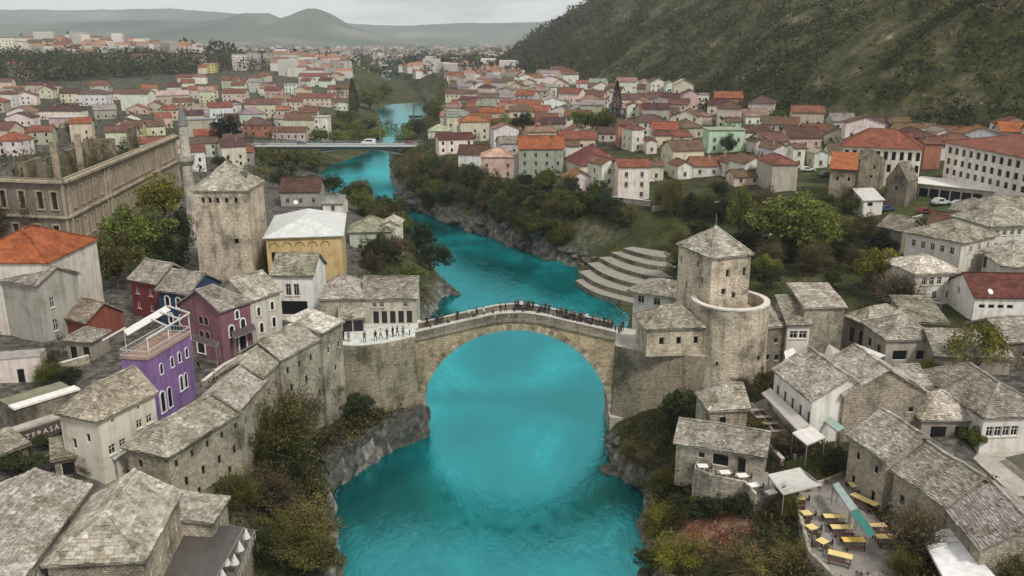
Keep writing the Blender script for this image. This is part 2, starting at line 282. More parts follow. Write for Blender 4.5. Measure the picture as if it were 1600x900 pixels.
# ------------------------------------------------------------------ object helpers
def tag(o, label=None, cat=None, group=None, kind=None):
    if label: o['label'] = label
    if cat: o['category'] = cat
    if group: o['group'] = group
    if kind: o['kind'] = kind
    return o
def empty(name, loc, rz=0.0, **kw):
    o = bpy.data.objects.new(name, None); o.location = loc; o.rotation_euler = (0, 0, rz); o.empty_display_size = 0.5; COL.objects.link(o)
    return tag(o, **kw)
def link(name, me, parent=None, col=None, loc=None, rz=None, **kw):
    o = bpy.data.objects.new(name, me); COL.objects.link(o)
    if parent is not None: o.parent = parent
    if col is not None: o.color = (*col, 1)
    if loc is not None: o.location = loc
    if rz is not None: o.rotation_euler = (0, 0, rz)
    return tag(o, **kw)
class MB:
    """collects polygons for one mesh"""
    def __init__(s): s.v = []; s.f = []; s.m = []
    def face(s, pts, m=0):
        i = len(s.v); s.v += [tuple(p) for p in pts]; s.f.append(tuple(range(i, i + len(pts)))); s.m.append(m)
    def box(s, c, sz, rz=0.0, m=0, R=None):
        hx, hy, hz = sz[0] / 2, sz[1] / 2, sz[2] / 2
        P = [Vector((x, y, z)) for z in (-hz, hz) for x, y in ((-hx, -hy), (hx, -hy), (hx, hy), (-hx, hy))]
        M = R if R is not None else Matrix.Rotation(rz, 3, 'Z')
        P = [M @ p + Vector(c) for p in P]; i = len(s.v); s.v += [tuple(p) for p in P]
        for q in ((3, 2, 1, 0), (4, 5, 6, 7), (0, 1, 5, 4), (1, 2, 6, 5), (2, 3, 7, 6), (3, 0, 4, 7)): s.f.append(tuple(i + k for k in q)); s.m.append(m)
    def prism(s, poly, z0, z1, m=0, top=True, bottom=True):
        n = len(poly)
        for k in range(n):
            a, b = poly[k], poly[(k + 1) % n]
            s.face([(a[0], a[1], z0), (b[0], b[1], z0), (b[0], b[1], z1), (a[0], a[1], z1)], m)
        if top: s.face([(p[0], p[1], z1) for p in poly], m)
        if bottom: s.face([(p[0], p[1], z0) for p in reversed(poly)], m)
    def slabpoly(s, pts, t, m=0):
        """3D polygon thickened straight down"""
        lo = [(p[0], p[1], p[2] - t) for p in pts]; s.face(pts, m); s.face(lo[::-1], m)
        n = len(pts)
        for k in range(n):
            j = (k + 1) % n; s.face([lo[k], lo[j], pts[j], pts[k]], m)
    def bar(s, a, b, w, h=None, m=0):
        a, b = Vector(a), Vector(b); d = b - a; h = h or w
        R = d.to_track_quat('X', 'Z').to_matrix(); s.box((a + b) / 2, (d.length, w, h), m=m, R=R)
    def tube(s, a, b, r0, r1, n=7, m=0, caps=True):
        a, b = Vector(a), Vector(b); q = (b - a).to_track_quat('Z', 'Y').to_matrix()
        ra = [a + q @ Vector((r0 * math.cos(6.2832 * k / n), r0 * math.sin(6.2832 * k / n), 0)) for k in range(n)]
        rb = [b + q @ Vector((r1 * math.cos(6.2832 * k / n), r1 * math.sin(6.2832 * k / n), 0)) for k in range(n)]
        for k in range(n): s.face([ra[k], ra[(k + 1) % n], rb[(k + 1) % n], rb[k]], m)
        if caps: s.face(ra[::-1], m); s.face(rb, m)
    def mesh(s, name, mats, uv=False, smooth=False, off=None):
        me = bpy.data.meshes.new(name)
        v = s.v if off is None else [(a - off[0], b - off[1], c - off[2]) for a, b, c in s.v]
        me.from_pydata(v, [], s.f)
        for mm in mats: me.materials.append(MATS[mm])
        if len(mats) > 1: me.polygons.foreach_set('material_index', s.m)
        if uv:
            ul = me.uv_layers.new(name='UVMap').data; me.calc_loop_triangles() if False else None
            for p in me.polygons:
                n = p.normal
                if abs(n.z) > 0.98: tx, ty = Vector((1, 0, 0)), Vector((0, 1, 0))
                else:
                    tx = Vector((-n.y, n.x, 0)).normalized(); ty = n.cross(tx)
                for li in p.loop_indices:
                    co = me.vertices[me.loops[li].vertex_index].co; ul[li].uv = (co.dot(tx), co.dot(ty))
        if smooth: me.polygons.foreach_set('use_smooth', [True] * len(me.polygons))
        me.update(); return me
def quadmesh(name, V, matname):
    """fast mesh from (n,4,3) quads"""
    n = len(V); me = bpy.data.meshes.new(name)
    me.vertices.add(n * 4); me.vertices.foreach_set('co', np.ascontiguousarray(V, np.float32).ravel())
    me.loops.add(n * 4); me.loops.foreach_set('vertex_index', np.arange(n * 4, dtype=np.int32))
    me.polygons.add(n); me.polygons.foreach_set('loop_start', np.arange(0, n * 4, 4, dtype=np.int32))
    me.materials.append(MATS[matname]); me.update(calc_edges=True); return me
def leafquads(P, size, aspect=0.6, up=0.25):
    """random leaf faces at points P (n,3); size scalar or (n,)"""
    n = len(P); d = rng.normal(size=(n, 3)); d[:, 2] = np.abs(d[:, 2]) * 0.7 + up; d /= np.linalg.norm(d, axis=1)[:, None]
    r = rng.normal(size=(n, 3)); a = np.cross(d, r); a /= np.linalg.norm(a, axis=1)[:, None]; b = np.cross(d, a)
    s = (np.asarray(size) * rng.uniform(0.6, 1.35, n))[:, None]
    a = a * s; b = b * s * aspect
    return np.stack([P - a * 0.5 - b * 0.15, P + b * 0.5 - a * 0.1, P + a * 0.5 + b * 0.1, P - b * 0.5 + a * 0.1], axis=1)
def clumps(C, R, n, size, flat=0.7):
    """n leaf faces spread through each clump (centres C (m,3), radii R (m,))"""
    m = len(C); d = rng.normal(size=(m, n, 3)); d /= np.linalg.norm(d, axis=2)[:, :, None]
    rr = R[:, None, None] * rng.uniform(0.45, 1.05, (m, n, 1)) ** 0.7
    P = C[:, None, :] + d * rr * np.array([1, 1, flat]); return leafquads(P.reshape(-1, 3), size)
# ------------------------------------------------------------------ terrain sheet, water
def axis(segs):
    o = []
    for a, b, st in segs: o += list(np.arange(a, b, st))
    return np.array(o)
def geo(a, b, n): return list(np.geomspace(a, b, n))
ys = np.concatenate([np.arange(20, 150, 1.4), np.arange(150, 330, 2.4), np.arange(330, 700, 6), np.arange(700, 1700, 16), np.array(geo(1700, 11400, 36))])
xs = np.concatenate([-np.array(geo(320, 14000, 45))[::-1], np.arange(-310, -90, 6), np.arange(-90, 120, 1.6), np.arange(120, 420, 5), np.array(geo(425, 14000, 70))])
GX, GY = np.meshgrid(xs, ys); GZ = hgt(GX, GY)
nx, ny = len(xs), len(ys)
co = np.stack([GX, GY, GZ], -1).reshape(-1, 3).astype(np.float32)
idx = np.arange(nx * ny).reshape(ny, nx)
fq = np.stack([idx[:-1, :-1], idx[:-1, 1:], idx[1:, 1:], idx[1:, :-1]], -1).reshape(-1, 4)
me = bpy.data.meshes.new('ground'); me.vertices.add(len(co)); me.vertices.foreach_set('co', co.ravel())
me.loops.add(fq.size); me.loops.foreach_set('vertex_index', fq.ravel().astype(np.int32)); me.polygons.add(len(fq)); me.polygons.foreach_set('loop_start', np.arange(0, fq.size, 4, dtype=np.int32))
me.update(calc_edges=True); me.polygons.foreach_set('use_smooth', [True] * len(fq)); me.materials.append(MATS['ground'])
X, Y, Z = co[:, 0], co[:, 1], co[:, 2]
SLv = np.interp(Y, LY, LX) - X; SRv = X - np.interp(Y, RY, RX)
town = np.clip((SLv - 13) / 3, 0, 1) * (Y < 400) + np.clip((SRv - 24) / 8, 0, 1) * (Y < 130)
town = np.maximum(town, 0.55 * (np.maximum(SLv, SRv) > 30) * (Y > 330) * (Y < 1200))
hill = np.clip((X - np.interp(Y, FY, FX)) / 10, 0, 1)
park = (X > 55) & (Y > 150) & (X < 110) & (Y < 200)
town = np.where(hill > 0.2, 0, np.clip(town, 0, 1)); town = np.where(park, 0, town)
ec = at(1112, 822, 5.5); earth = np.clip(1.5 - np.hypot((X - ec.x) / 4.6, (Y - ec.y) / 4.2) + .45 * wob(X, Y, 5, 3, 6), 0, 1)
for nm, arr in (('town', town), ('hill', hill), ('earth', earth)):
    at_ = me.attributes.new(nm, 'FLOAT', 'POINT'); at_.data.foreach_set('value', arr.astype(np.float32))
link('ground', me, kind='structure', label='grey and green valley ground with rocky river banks and mountain slope')
# river: follows its two banks
wy = np.concatenate([np.arange(20, 520, 3.0), np.arange(520, 3000, 15.0)]); wl = np.interp(wy, LY, LX) - 4; wr = np.interp(wy, RY, RX) + 5
k = 26; T = np.linspace(0, 1, k); WX = wl[:, None] * (1 - T) + wr[:, None] * T; WY = np.repeat(wy[:, None], k, 1)
dep = np.clip(-hgt(WX, WY) / 4.0, 0, 1)
co = np.stack([WX, WY, np.zeros_like(WX)], -1).reshape(-1, 3).astype(np.float32); idx = np.arange(k * len(wy)).reshape(-1, k)
fq = np.stack([idx[:-1, :-1], idx[:-1, 1:], idx[1:, 1:], idx[1:, :-1]], -1).reshape(-1, 4)
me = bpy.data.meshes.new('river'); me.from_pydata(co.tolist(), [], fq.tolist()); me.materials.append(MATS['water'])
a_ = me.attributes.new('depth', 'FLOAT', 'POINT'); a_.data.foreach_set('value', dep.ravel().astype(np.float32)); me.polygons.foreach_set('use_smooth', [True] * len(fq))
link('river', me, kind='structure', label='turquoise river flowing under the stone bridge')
# ------------------------------------------------------------------ far mountains
def range_mesh(name, y0, y1, prof, xa, xb, label, seed):
    xx = np.linspace(xa, xb, 220); yy = np.linspace(y0, y1, 40); A, B = np.meshgrid(xx, yy)
    crest = np.interp(A, prof[0], prof[1]); tt = (B - y0) / (y1 - y0)
    sh = np.sin(np.clip(tt * 1.25, 0, 1) * math.pi / 2) ** 1.2 * np.where(tt > 0.8, 1 - (tt - 0.8) * 0.8, 1)
    zz = crest * sh + crest * 0.16 * wob(A, B, 1500, 4, seed) * np.sin(np.clip(tt, 0, 1) * math.pi) + 2
    zz[0] = -5
    v = np.stack([A, B, zz], -1).reshape(-1, 3); idx = np.arange(v.shape[0]).reshape(A.shape)
    f = np.stack([idx[:-1, :-1], idx[:-1, 1:], idx[1:, 1:], idx[1:, :-1]], -1).reshape(-1, 4)
    me = bpy.data.meshes.new(name); me.from_pydata(v.tolist(), [], f.tolist()); me.materials.append(MATS['far_slope']); me.polygons.foreach_set('use_smooth', [True] * len(f))
    link(name, me, kind='structure', label=label)
def prof_px(pts, D):
    xs_, zs_ = [], []
    for px, py in pts:
        d = ray(px, py); t = D / d.y; xs_.append(d.x * t); zs_.append(HCAM + d.z * t)
    return xs_, zs_
range_mesh('far_mountain_range', 7600, 10400, prof_px([(-500, 10), (-200, 5), (0, 14), (60, 16), (140, 17), (220, 13), (300, 19), (400, 24), (480, 30), (560, 40), (640, 41), (740, 38), (830, 36), (900, 34), (1000, 30), (1400, 20), (2000, 10)], 10000), -9000, 11000, 'pale hazy mountain range along the horizon', 3)
range_mesh('middle_mountain_ridge', 5200, 7000, prof_px([(-400, 38), (0, 40), (120, 36), (230, 34), (330, 36), (375, 32), (405, 23), (430, 22), (458, 33), (480, 22), (500, 17), (525, 26), (560, 46), (620, 60), (700, 68), (800, 75)], 6800), -6500, 200, 'blue hazy double ridge in front of the far mountains', 6)
# ------------------------------------------------------------------ buildings
FOOT = []                                   # footprints, kept clear of plants
DX = {}
def window_mesh(w, h, st):
    k = (round(w, 2), round(h, 2), st)
    if k in DX: return DX[k]
    F, G = MB(), MB()
    if st == 'c':
        r = w / 2; arc = [(math.cos(math.pi * i / 10), math.sin(math.pi * i / 10)) for i in range(11)]
        for (a, b), (c, d) in zip(arc, arc[1:]): F.bar((r * a, -.03, r * b - r / 2), (r * c, -.03, r * d - r / 2), .12, .12)
        G.face([(-.02, .05, 0), (.02, .05, 0), (.02, .05, .02), (-.02, .05, .02)])
    elif st in 'wdo':                         # set in a real reveal; local y runs into the wall
        t = 0.09 if st == 'w' else 0.07; y = 0.13
        F.box((-w / 2 + t / 2, y, 0), (t, .08, h)); F.box((w / 2 - t / 2, y, 0), (t, .08, h))
        F.box((0, y, h / 2 - t / 2), (w - 2 * t, .08, t)); F.box((0, y, -h / 2 + t / 2), (w - 2 * t, .08, t))
        if st == 'w':
            F.box((0, y, 0), (.06, .06, h - 2 * t)); F.box((0, y, h * 0.15), (w - 2 * t, .05, .05)); F.box((0, -.04, -h / 2 - .05), (w + .2, .22, .08))
        yy = y + 0.03
        G.face([(-w / 2, yy, -h / 2), (w / 2, yy, -h / 2), (w / 2, yy, h / 2), (-w / 2, yy, h / 2)])  # in open bays this dark sheet stands in for the shade within
    else:                                   # arched opening with a raised surround
        r = w / 2; zs = h / 2 - r; n = 8; ri, ro = r, r + (0.2 if st == 'a' else 0.08)
        arc = [(math.cos(math.pi * i / n), math.sin(math.pi * i / n)) for i in range(n + 1)]
        inner = [(ri, -h / 2)] + [(ri * c, zs + ri * s) for c, s in arc] + [(-ri, -h / 2)]
        outer = [(ro, -h / 2)] + [(ro * c, zs + ro * s) for c, s in arc] + [(-ro, -h / 2)]
        y0, y1 = -0.10, 0.02
        for i in range(len(inner) - 1):
            a, b, c, d = inner[i], inner[i + 1], outer[i + 1], outer[i]
            F.face([(a[0], y0, a[1]), (d[0], y0, d[1]), (c[0], y0, c[1]), (b[0], y0, b[1])])
            F.face([(d[0], y0, d[1]), (d[0], y1, d[1]), (c[0], y1, c[1]), (c[0], y0, c[1])]); F.face([(a[0], y0, a[1]), (b[0], y0, b[1]), (b[0], y1, b[1]), (a[0], y1, a[1])])
        F.box((0, -.05, -h / 2 - .05), (2 * ro, .2, .1))
        G.face([(p[0], -0.02, p[1]) for p in inner])
    DX[k] = (F.mesh('window_frame', ['paint']), G.mesh('window_pane', ['glass'])); return DX[k]
def wall_panel(mb, a, b, z0, z1, ops, depth=0.24):
    """vertical wall a->b with recessed openings ops=[(u centre m, z centre, w, h)]"""
    a, b = Vector(a), Vector(b); ln = (b - a).length; d = (b - a) / ln; inn = Vector((-d.y, d.x))
    us = sorted({0.0, ln} | {max(0.02, u - w / 2) for u, z, w, h in ops} | {min(ln - .02, u + w / 2) for u, z, w, h in ops})
    zs = sorted({z0, z1} | {max(z0 + .02, z - h / 2) for u, z, w, h in ops} | {min(z1 - .02, z + h / 2) for u, z, w, h in ops})
    def pt(u, z, y=0): p = a + d * u + inn * y; return (p.x, p.y, z)
    for i in range(len(us) - 1):
        for j in range(len(zs) - 1):
            um, zm = (us[i] + us[i + 1]) / 2, (zs[j] + zs[j + 1]) / 2
            if any(abs(um - u) < w / 2 and abs(zm - z) < h / 2 for u, z, w, h in ops): continue
            mb.face([pt(us[i], zs[j]), pt(us[i + 1], zs[j]), pt(us[i + 1], zs[j + 1]), pt(us[i], zs[j + 1])])
    for u, z, w, h in ops:
        ua, ub, za, zb = max(.02, u - w / 2), min(ln - .02, u + w / 2), max(z0 + .02, z - h / 2), min(z1 - .02, z + h / 2)
        for p, q in (((ua, za), (ua, zb)), ((ua, zb), (ub, zb)), ((ub, zb), (ub, za)), ((ub, za), (ua, za))):
            mb.face([pt(*p), pt(*q), pt(*q, depth), pt(*p, depth)])
def offset_poly(c, o):
    n = len(c); R = []
    for i in range(n):
        p, q, r = Vector(c[i - 1]), Vector(c[i]), Vector(c[(i + 1) % n])
        d1, d2 = (q - p).normalized(), (r - q).normalized(); n1, n2 = Vector((d1.y, -d1.x)), Vector((d2.y, -d2.x))
        k = 1 + n1.dot(n2); R.append(q + (n1 + n2) * (o / max(k, 0.3)))
    return R
def roof_planes(c, ze, kind, rh, ax, oh):
    """roof planes (3D polygons, eave edge first) over four corners; ax 0: ridge parallel to edge 0"""
    e = offset_poly(c, oh); z = ze
    if ax == 1: e = e[1:] + e[:1]
    E = [Vector((p.x, p.y, z)) for p in e]
    m1, m3 = (E[1] + E[2]) / 2, (E[3] + E[0]) / 2
    up = Vector((0, 0, rh))
    if kind == 'gable':
        r1, r0 = m1 + up, m3 + up
        return [[E[0], E[1], r1, r0], [E[2], E[3], r0, r1]], [(r0, r1)]
    if kind in ('hip', 'hip1', 'hip0'):
        half = (E[1] - E[2]).length / 2; ln = (m1 - m3).length; ins = min(half * 0.95, ln / 2 * 0.98)
        d = (m1 - m3).normalized(); r1, r0 = m1 - d * ins + up, m3 + d * ins + up
        if kind == 'hip1': r0 = m3 + up          # hipped at one end only
        if kind == 'hip0': r1 = m1 + up
        P = [[E[0], E[1], r1, r0], [E[2], E[3], r0, r1]]; Rg = [(r0, r1)]
        if kind != 'hip0': P.append([E[1], E[2], r1]); Rg += [(E[1], r1), (E[2], r1)]
        if kind != 'hip1': P.append([E[3], E[0], r0]); Rg += [(E[3], r0), (E[0], r0)]
        return P, Rg
    if kind == 'pyramid':
        q = (E[0] + E[1] + E[2] + E[3]) / 4 + up
        return [[E[i], E[(i + 1) % 4], q] for i in range(4)], [(E[i], q) for i in range(4)]
    if kind == 'shed':                          # low along edge 0
        return [[E[0], E[1], E[2] + up, E[3] + up]], []
    if kind == 'flat':
        return [[E[0], E[1], E[2], E[3]]], []
def roof_slabs(mb, poly, w=0.62, row=0.42, rnd=random, th=0.07):
    """overlapping stone slabs in courses on one roof plane"""
    a, b = poly[0], poly[1]; U = (b - a).normalized(); nrm = (poly[1] - poly[0]).cross(poly[2] - poly[0]).normalized()
    if nrm.z < 0: nrm = -nrm
    Vv = nrm.cross(U)
    if Vv.dot(poly[2] - a) < 0: Vv = -Vv
    q = [((p - a).dot(U), (p - a).dot(Vv)) for p in poly]; vmax = max(p[1] for p in q); n = max(1, int(vmax / row)); rr = vmax / n
    def span(v):
        xs_ = []
        for i in range(len(q)):
            (x0, y0), (x1, y1) = q[i], q[(i + 1) % len(q)]
            if (y0 - v) * (y1 - v) < 0: xs_.append(x0 + (x1 - x0) * (v - y0) / (y1 - y0))
        return (min(xs_), max(xs_)) if len(xs_) >= 2 else None
    for i in range(n):
        sagk = 0
        v0 = i * rr; sp = span(v0 + rr * 0.5)
        if not sp: continue
        u = sp[0]
        while u < sp[1] - 0.05:
            ww = min(w * rnd.uniform(0.6, 1.5), sp[1] - u)
            if sp[1] - u - ww < 0.2: ww = sp[1] - u
            lo = th * rnd.uniform(0.9, 1.9); hi = 0.02; dv = rnd.uniform(-0.07, 0.06); g = 0.012
            A = a + U * (u + g) + Vv * (v0 + dv) + nrm * lo; B = a + U * (u + ww - g) + Vv * (v0 + dv + rnd.uniform(-.03, .03)) + nrm * (lo * rnd.uniform(.8, 1.2))
            Cc = a + U * (u + ww - g) + Vv * (v0 + rr * 1.12) + nrm * (hi + .02); D = a + U * (u + g) + Vv * (v0 + rr * 1.12) + nrm * (hi + .02)
            k = len(mb.v); dn = nrm * (-th * 1.3)
            mb.v += [tuple(x) for x in (A, B, Cc, D, A + dn, B + dn, Cc + dn, D + dn)]
            mb.f += [(k, k + 1, k + 2, k + 3), (k + 4, k + 5, k + 1, k), (k + 5, k + 6, k + 2, k + 1), (k + 7, k + 4, k, k + 3)]; mb.m += [0] * 4
            u += ww
def ridge_caps(mb, a, b, w=0.34, rnd=random):
    d = b - a; n = max(1, int(d.length / 0.7))
    for i in range(n):
        p, q = a + d * (i / n), a + d * ((i + 0.93) / n); up = Vector((0, 0, 0.07 + rnd.uniform(0, .03)))
        mb.bar(p + up, q + up, w, 0.1)
GREY = (0.345, 0.33, 0.295)
def house(name, label, cat, a, b, ze, depth, zg, roof='gable', rh=2.4, ax=0, wall='stone', col=(.36, .34, .30), rcol=GREY, cover='slab', oh=0.35,
          win=(), fcol=(.62, .6, .55), drop=3.0, chim=(), group=None, world=None, slab=(0.62, 0.42), doorcol=(.09, .06, .04)):
    """a, b: photo pixels of the front eave (left, right), at height ze; depth back from the front; or world=[4 corners]"""
    if world is None:
        A, B = at(*a, ze).xy, at(*b, ze).xy; d = (B - A).normalized(); inn = Vector((-d.y, d.x)); C4 = [A, B, B + inn * depth, A + inn * depth]
    else: C4 = [Vector(p) for p in world]
    if cover == 'slab':
        hr_ = random.Random(label); k_ = hr_.uniform(.78, 1.12); rcol = (rcol[0] * k_, rcol[1] * k_ * hr_.uniform(.955, 1.0), rcol[2] * k_ * hr_.uniform(.93, 1.0))
    FOOT.append([tuple(p) for p in offset_poly(C4, 0.5)])
    ctr = sum((Vector(p) for p in C4), Vector((0, 0))) / 4
    root = empty(name, (ctr.x, ctr.y, zg), label=label, cat=cat, group=group)
    c = [p - ctr for p in C4]; h = ze - zg; zb = -drop
    W_ = MB(); order = {'f': 0, 'r': 1, 'k': 2, 'l': 3}; byf = {0: [], 1: [], 2: [], 3: []}
    for wdw in win:
        fc, u, z, w, hh, st = wdw[:6]; byf[order[fc]].append((u, z, w, hh, st, wdw[6] if len(wdw) > 6 else None))
    for i in range(4):
        p, q = c[i], c[(i + 1) % 4]; ln = (q - p).length
        ops = [(u * ln, z, w, hh) for u, z, w, hh, st, cc in byf[i] if st in 'wdo']
        wall_panel(W_, p, q, zb, h - 0.02, ops)
        ang = math.atan2((q - p).y, (q - p).x)
        for u, z, w, hh, st, cc in byf[i]:
            fm, gm = window_mesh(w, hh, st); pos = p + (q - p) * u
            nm = 'door' if (st == 'd' or (st == 'a' and z - hh / 2 < 0.4)) else 'window'
            f = link(nm, fm, root, cc or (doorcol if st == 'd' else fcol), (pos.x, pos.y, z), ang)
            link('pane' if st != 'd' else 'door_panel', gm, f)
    P, Rg = roof_planes(c, h, roof, rh, ax, oh)
    if roof == 'gable':
        cc = c if ax == 0 else c[1:] + c[:1]; r1, r0 = (cc[1] + cc[2]) / 2, (cc[3] + cc[0]) / 2; k = rh * 0.96
        W_.face([(cc[1].x, cc[1].y, h - .02), (cc[2].x, cc[2].y, h - .02), (r1.x, r1.y, h + k)]); W_.face([(cc[3].x, cc[3].y, h - .02), (cc[0].x, cc[0].y, h - .02), (r0.x, r0.y, h + k)])
    if roof in ('hip0', 'hip1'):
        cc = c if ax == 0 else c[1:] + c[:1]; r1, r0 = (cc[1] + cc[2]) / 2, (cc[3] + cc[0]) / 2; k = rh * 0.96
        if roof == 'hip0': W_.face([(cc[1].x, cc[1].y, h - .02), (cc[2].x, cc[2].y, h - .02), (r1.x, r1.y, h + k)])
        else: W_.face([(cc[3].x, cc[3].y, h - .02), (cc[0].x, cc[0].y, h - .02), (r0.x, r0.y, h + k)])
    if roof == 'shed':
        a_, b_, c_, d_ = c; hz = h + rh * .96
        W_.face([(b_.x, b_.y, h - .02), (c_.x, c_.y, h - .02), (c_.x, c_.y, hz)]); W_.face([(d_.x, d_.y, h - .02), (a_.x, a_.y, h - .02), (d_.x, d_.y, hz)]); W_.face([(c_.x, c_.y, h - .02), (d_.x, d_.y, h - .02), (d_.x, d_.y, hz), (c_.x, c_.y, hz)])
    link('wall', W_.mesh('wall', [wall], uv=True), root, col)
    Rm = MB()
    for pl in P: Rm.slabpoly(pl, 0.16)
    base = {'slab': 'rubble', 'tile': 'tile', 'sheet': 'sheet', 'paving': 'paving'}[cover]
    ro = link('roof', Rm.mesh('roof', [base], uv=True), root, rcol)
    if cover == 'slab':
        S_ = MB(); rnd = random.Random(hash((round(ctr.x), round(ctr.y))) & 0xffff)
        for pl in P: roof_slabs(S_, pl, slab[0] * .72, slab[1] * .74, rnd)
        for p, q in Rg: ridge_caps(S_, p, q, rnd=rnd)
        S_.v = [(x, y, z + .16 * noise.noise((x * .45 + ctr.x, y * .45 + ctr.y, 1.7)) + .05) for x, y, z in S_.v]
        link('roof_slabs', S_.mesh('roof_slabs', ['slab']), ro, rcol, kind='stuff')
    elif cover == 'tile':
        S_ = MB()
        for p, q in Rg: ridge_caps(S_, p, q, 0.3)
        if S_.f: link('ridge_tiles', S_.mesh('ridge_tiles', ['tile'], uv=True), ro, tuple(x * 0.85 for x in rcol), kind='stuff')
    for u, v, s_, top in chim:                # chimney: u along front, v into depth
        p = c[0] + (c[1] - c[0]) * u + (c[3] - c[0]) * v; K = MB(); K.box((p.x, p.y, (h + top) / 2), (s_, s_ * .8, top - h + 0.6), math.atan2((c[1] - c[0]).y, (c[1] - c[0]).x)); K.box((p.x, p.y, top + .35), (s_ + .2, s_ * .8 + .2, .12), math.atan2((c[1] - c[0]).y, (c[1] - c[0]).x))
        link('chimney', K.mesh('chimney', ['rubble'], uv=True), ro, (.4, .38, .34))
    return root, C4
def wrow(f, u0, u1, n, z, w, h, st='w', cc=None):
    return [(f, u0 + (u1 - u0) * (i / (n - 1) if n > 1 else 0.5), z, w, h, st, cc) for i in range(n)]
ST = (.37, .345, .295); STW = (.42, .39, .335); WH = (.72, .69, .63); OFF = (.58, .54, .47); PLUM = (.22, .105, .135)
WHITE = (.78, .76, .72)
# ---- left bank, lower foreground
house('stone_roofed_house', 'long low house with a grey stone slab roof at the bottom left corner', 'house', (28, 905), (137, 762), 17, 9, 12, rh=2.0, col=ST, wall='rubble', slab=(.5, .34), win=wrow('f', .2, .8, 3, 3, .8, 1.1))
house('stone_house', 'stone house with an olive stained hipped slab roof beside the dark sheet awning', 'house', (222, 874), (279, 772), 16, 7.6, 10, roof='hip0', rh=2.6, col=(.44, .385, .32), wall='rubble', win=wrow('f', .15, .85, 4, 3.6, .55, 1.0, 'o') + [('f', .3, 1.2, 1, 2, 'd'), ('l', .2, 2.2, 1.6, 1.4, 'o')], slab=(.75, .46))
house('stone_shed', 'small pale slab roofed shed beside the dark sheet awning above the river', 'shed', (330, 816), (354, 779), 13, 4.6, 9, roof='shed', rh=.7, col=STW, slab=(.5, .4), rcol=(.42, .40, .36), win=[('f', .5, 2.2, .8, 1, 'o')])
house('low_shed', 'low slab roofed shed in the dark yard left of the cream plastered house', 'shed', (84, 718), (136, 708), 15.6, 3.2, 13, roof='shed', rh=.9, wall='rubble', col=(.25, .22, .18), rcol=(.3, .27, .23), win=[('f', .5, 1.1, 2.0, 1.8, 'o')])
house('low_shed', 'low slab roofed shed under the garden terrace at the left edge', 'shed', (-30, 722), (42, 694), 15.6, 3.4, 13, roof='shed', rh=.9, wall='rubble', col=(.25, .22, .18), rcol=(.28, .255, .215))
# ---- row of stone houses above the left cliff
RW = dict(wall='rubble', col=(.40, .365, .305), slab=(.55, .38), fcol=(.2, .17, .13))
house('stone_row_house', 'tall stone row house with a long slab roof, nearest in the cliff row', 'house', (262, 712), (372, 645), 17, 5.4, 10, rh=2.2, win=wrow('f', .1, .95, 5, 5.6, .55, .9, 'o') + wrow('f', .2, .9, 4, 3.0, .6, 1.1, 'o') + wrow('f', .35, .8, 2, 1.0, .6, .9, 'o') + [('l', .3, 5.4, .6, .9, 'o')], roof='hip0', **RW)
house('stone_row_house', 'stone row house with a plain slab roof, second from the near end of the row', 'house', (371, 640), (414, 594), 17.5, 5.2, 10, rh=2.0, win=wrow('f', .25, .75, 2, 5.2, .6, 1, 'o'), **RW)
house('stone_row_house', 'narrow stone row house with the smallest slab roof in the middle of the cliff row', 'house', (409, 589), (437, 563), 18.2, 5.4, 10, rh=1.9, win=wrow('f', .3, .7, 2, 5.6, .6, 1, 'o'), **RW)
house('stone_row_house', 'tall stone row house with many small windows and a battered wall down the cliff', 'house', (437, 562), (508, 524), 18.6, 6.0, 8, rh=2.1, win=wrow('f', .15, .9, 4, 8.6, .6, 1, 'o') + wrow('f', .2, .85, 3, 6, .65, 1.1, 'o') + wrow('f', .4, .8, 2, 3, .6, .9, 'o'), **RW)
house('stone_row_house', 'whitish slab roofed end house of the cliff row beside the bridge terrace', 'house', (502, 519), (534, 503), 19.6, 5.2, 8, rh=1.2, roof='shed', win=wrow('f', .3, .8, 2, 8.6, .6, 1, 'o') + [('f', .6, 5.5, .6, 1, 'o')], wall='rubble', col=(.42, .385, .325), rcol=(.55, .54, .5), slab=(.55, .4))
# ---- old town street, left
house('plastered_house', 'cream plastered house with a rough slab roof touching the purple house', 'house', (151, 658), (241, 614), 20.2, 5.2, 14, rh=2.6, wall='plaster', col=(.60, .56, .47), win=wrow('f', .18, .36, 2, 2.4, .9, 1.1) + wrow('f', .68, .86, 2, 3.6, .85, 1.0) + [('f', .25, 5.4, .4, .5, 'o'), ('f', .7, 5.4, .4, .5, 'o'), ('l', .3, 3, .6, 1.2, 'o'), ('l', .7, 4, .6, 1, 'o')], roof='hip0', slab=(.5, .4), rcol=(.30, .275, .235))
_, PURP = house('purple_house', 'bright purple house with a flat roof terrace and white railing', 'house', (231, 561), (297, 521), 21.7, 3.5, 14, roof='flat', wall='plaster', col=(.235, .14, .33), rcol=(.30, .2, .155), cover='paving', oh=.12, fcol=(.74, .7, .74),
    win=[('f', u, 5.6, .6, 1.3, 'b') for u in (.25, .5, .68, .86)] + [('f', .2, 1.5, .8, 2.6, 'a'), ('f', .36, 1.5, .8, 2.6, 'b'), ('f', .66, 2.2, .6, 1.9, 'a'), ('f', .77, 2.2, .6, 1.9, 'b')])
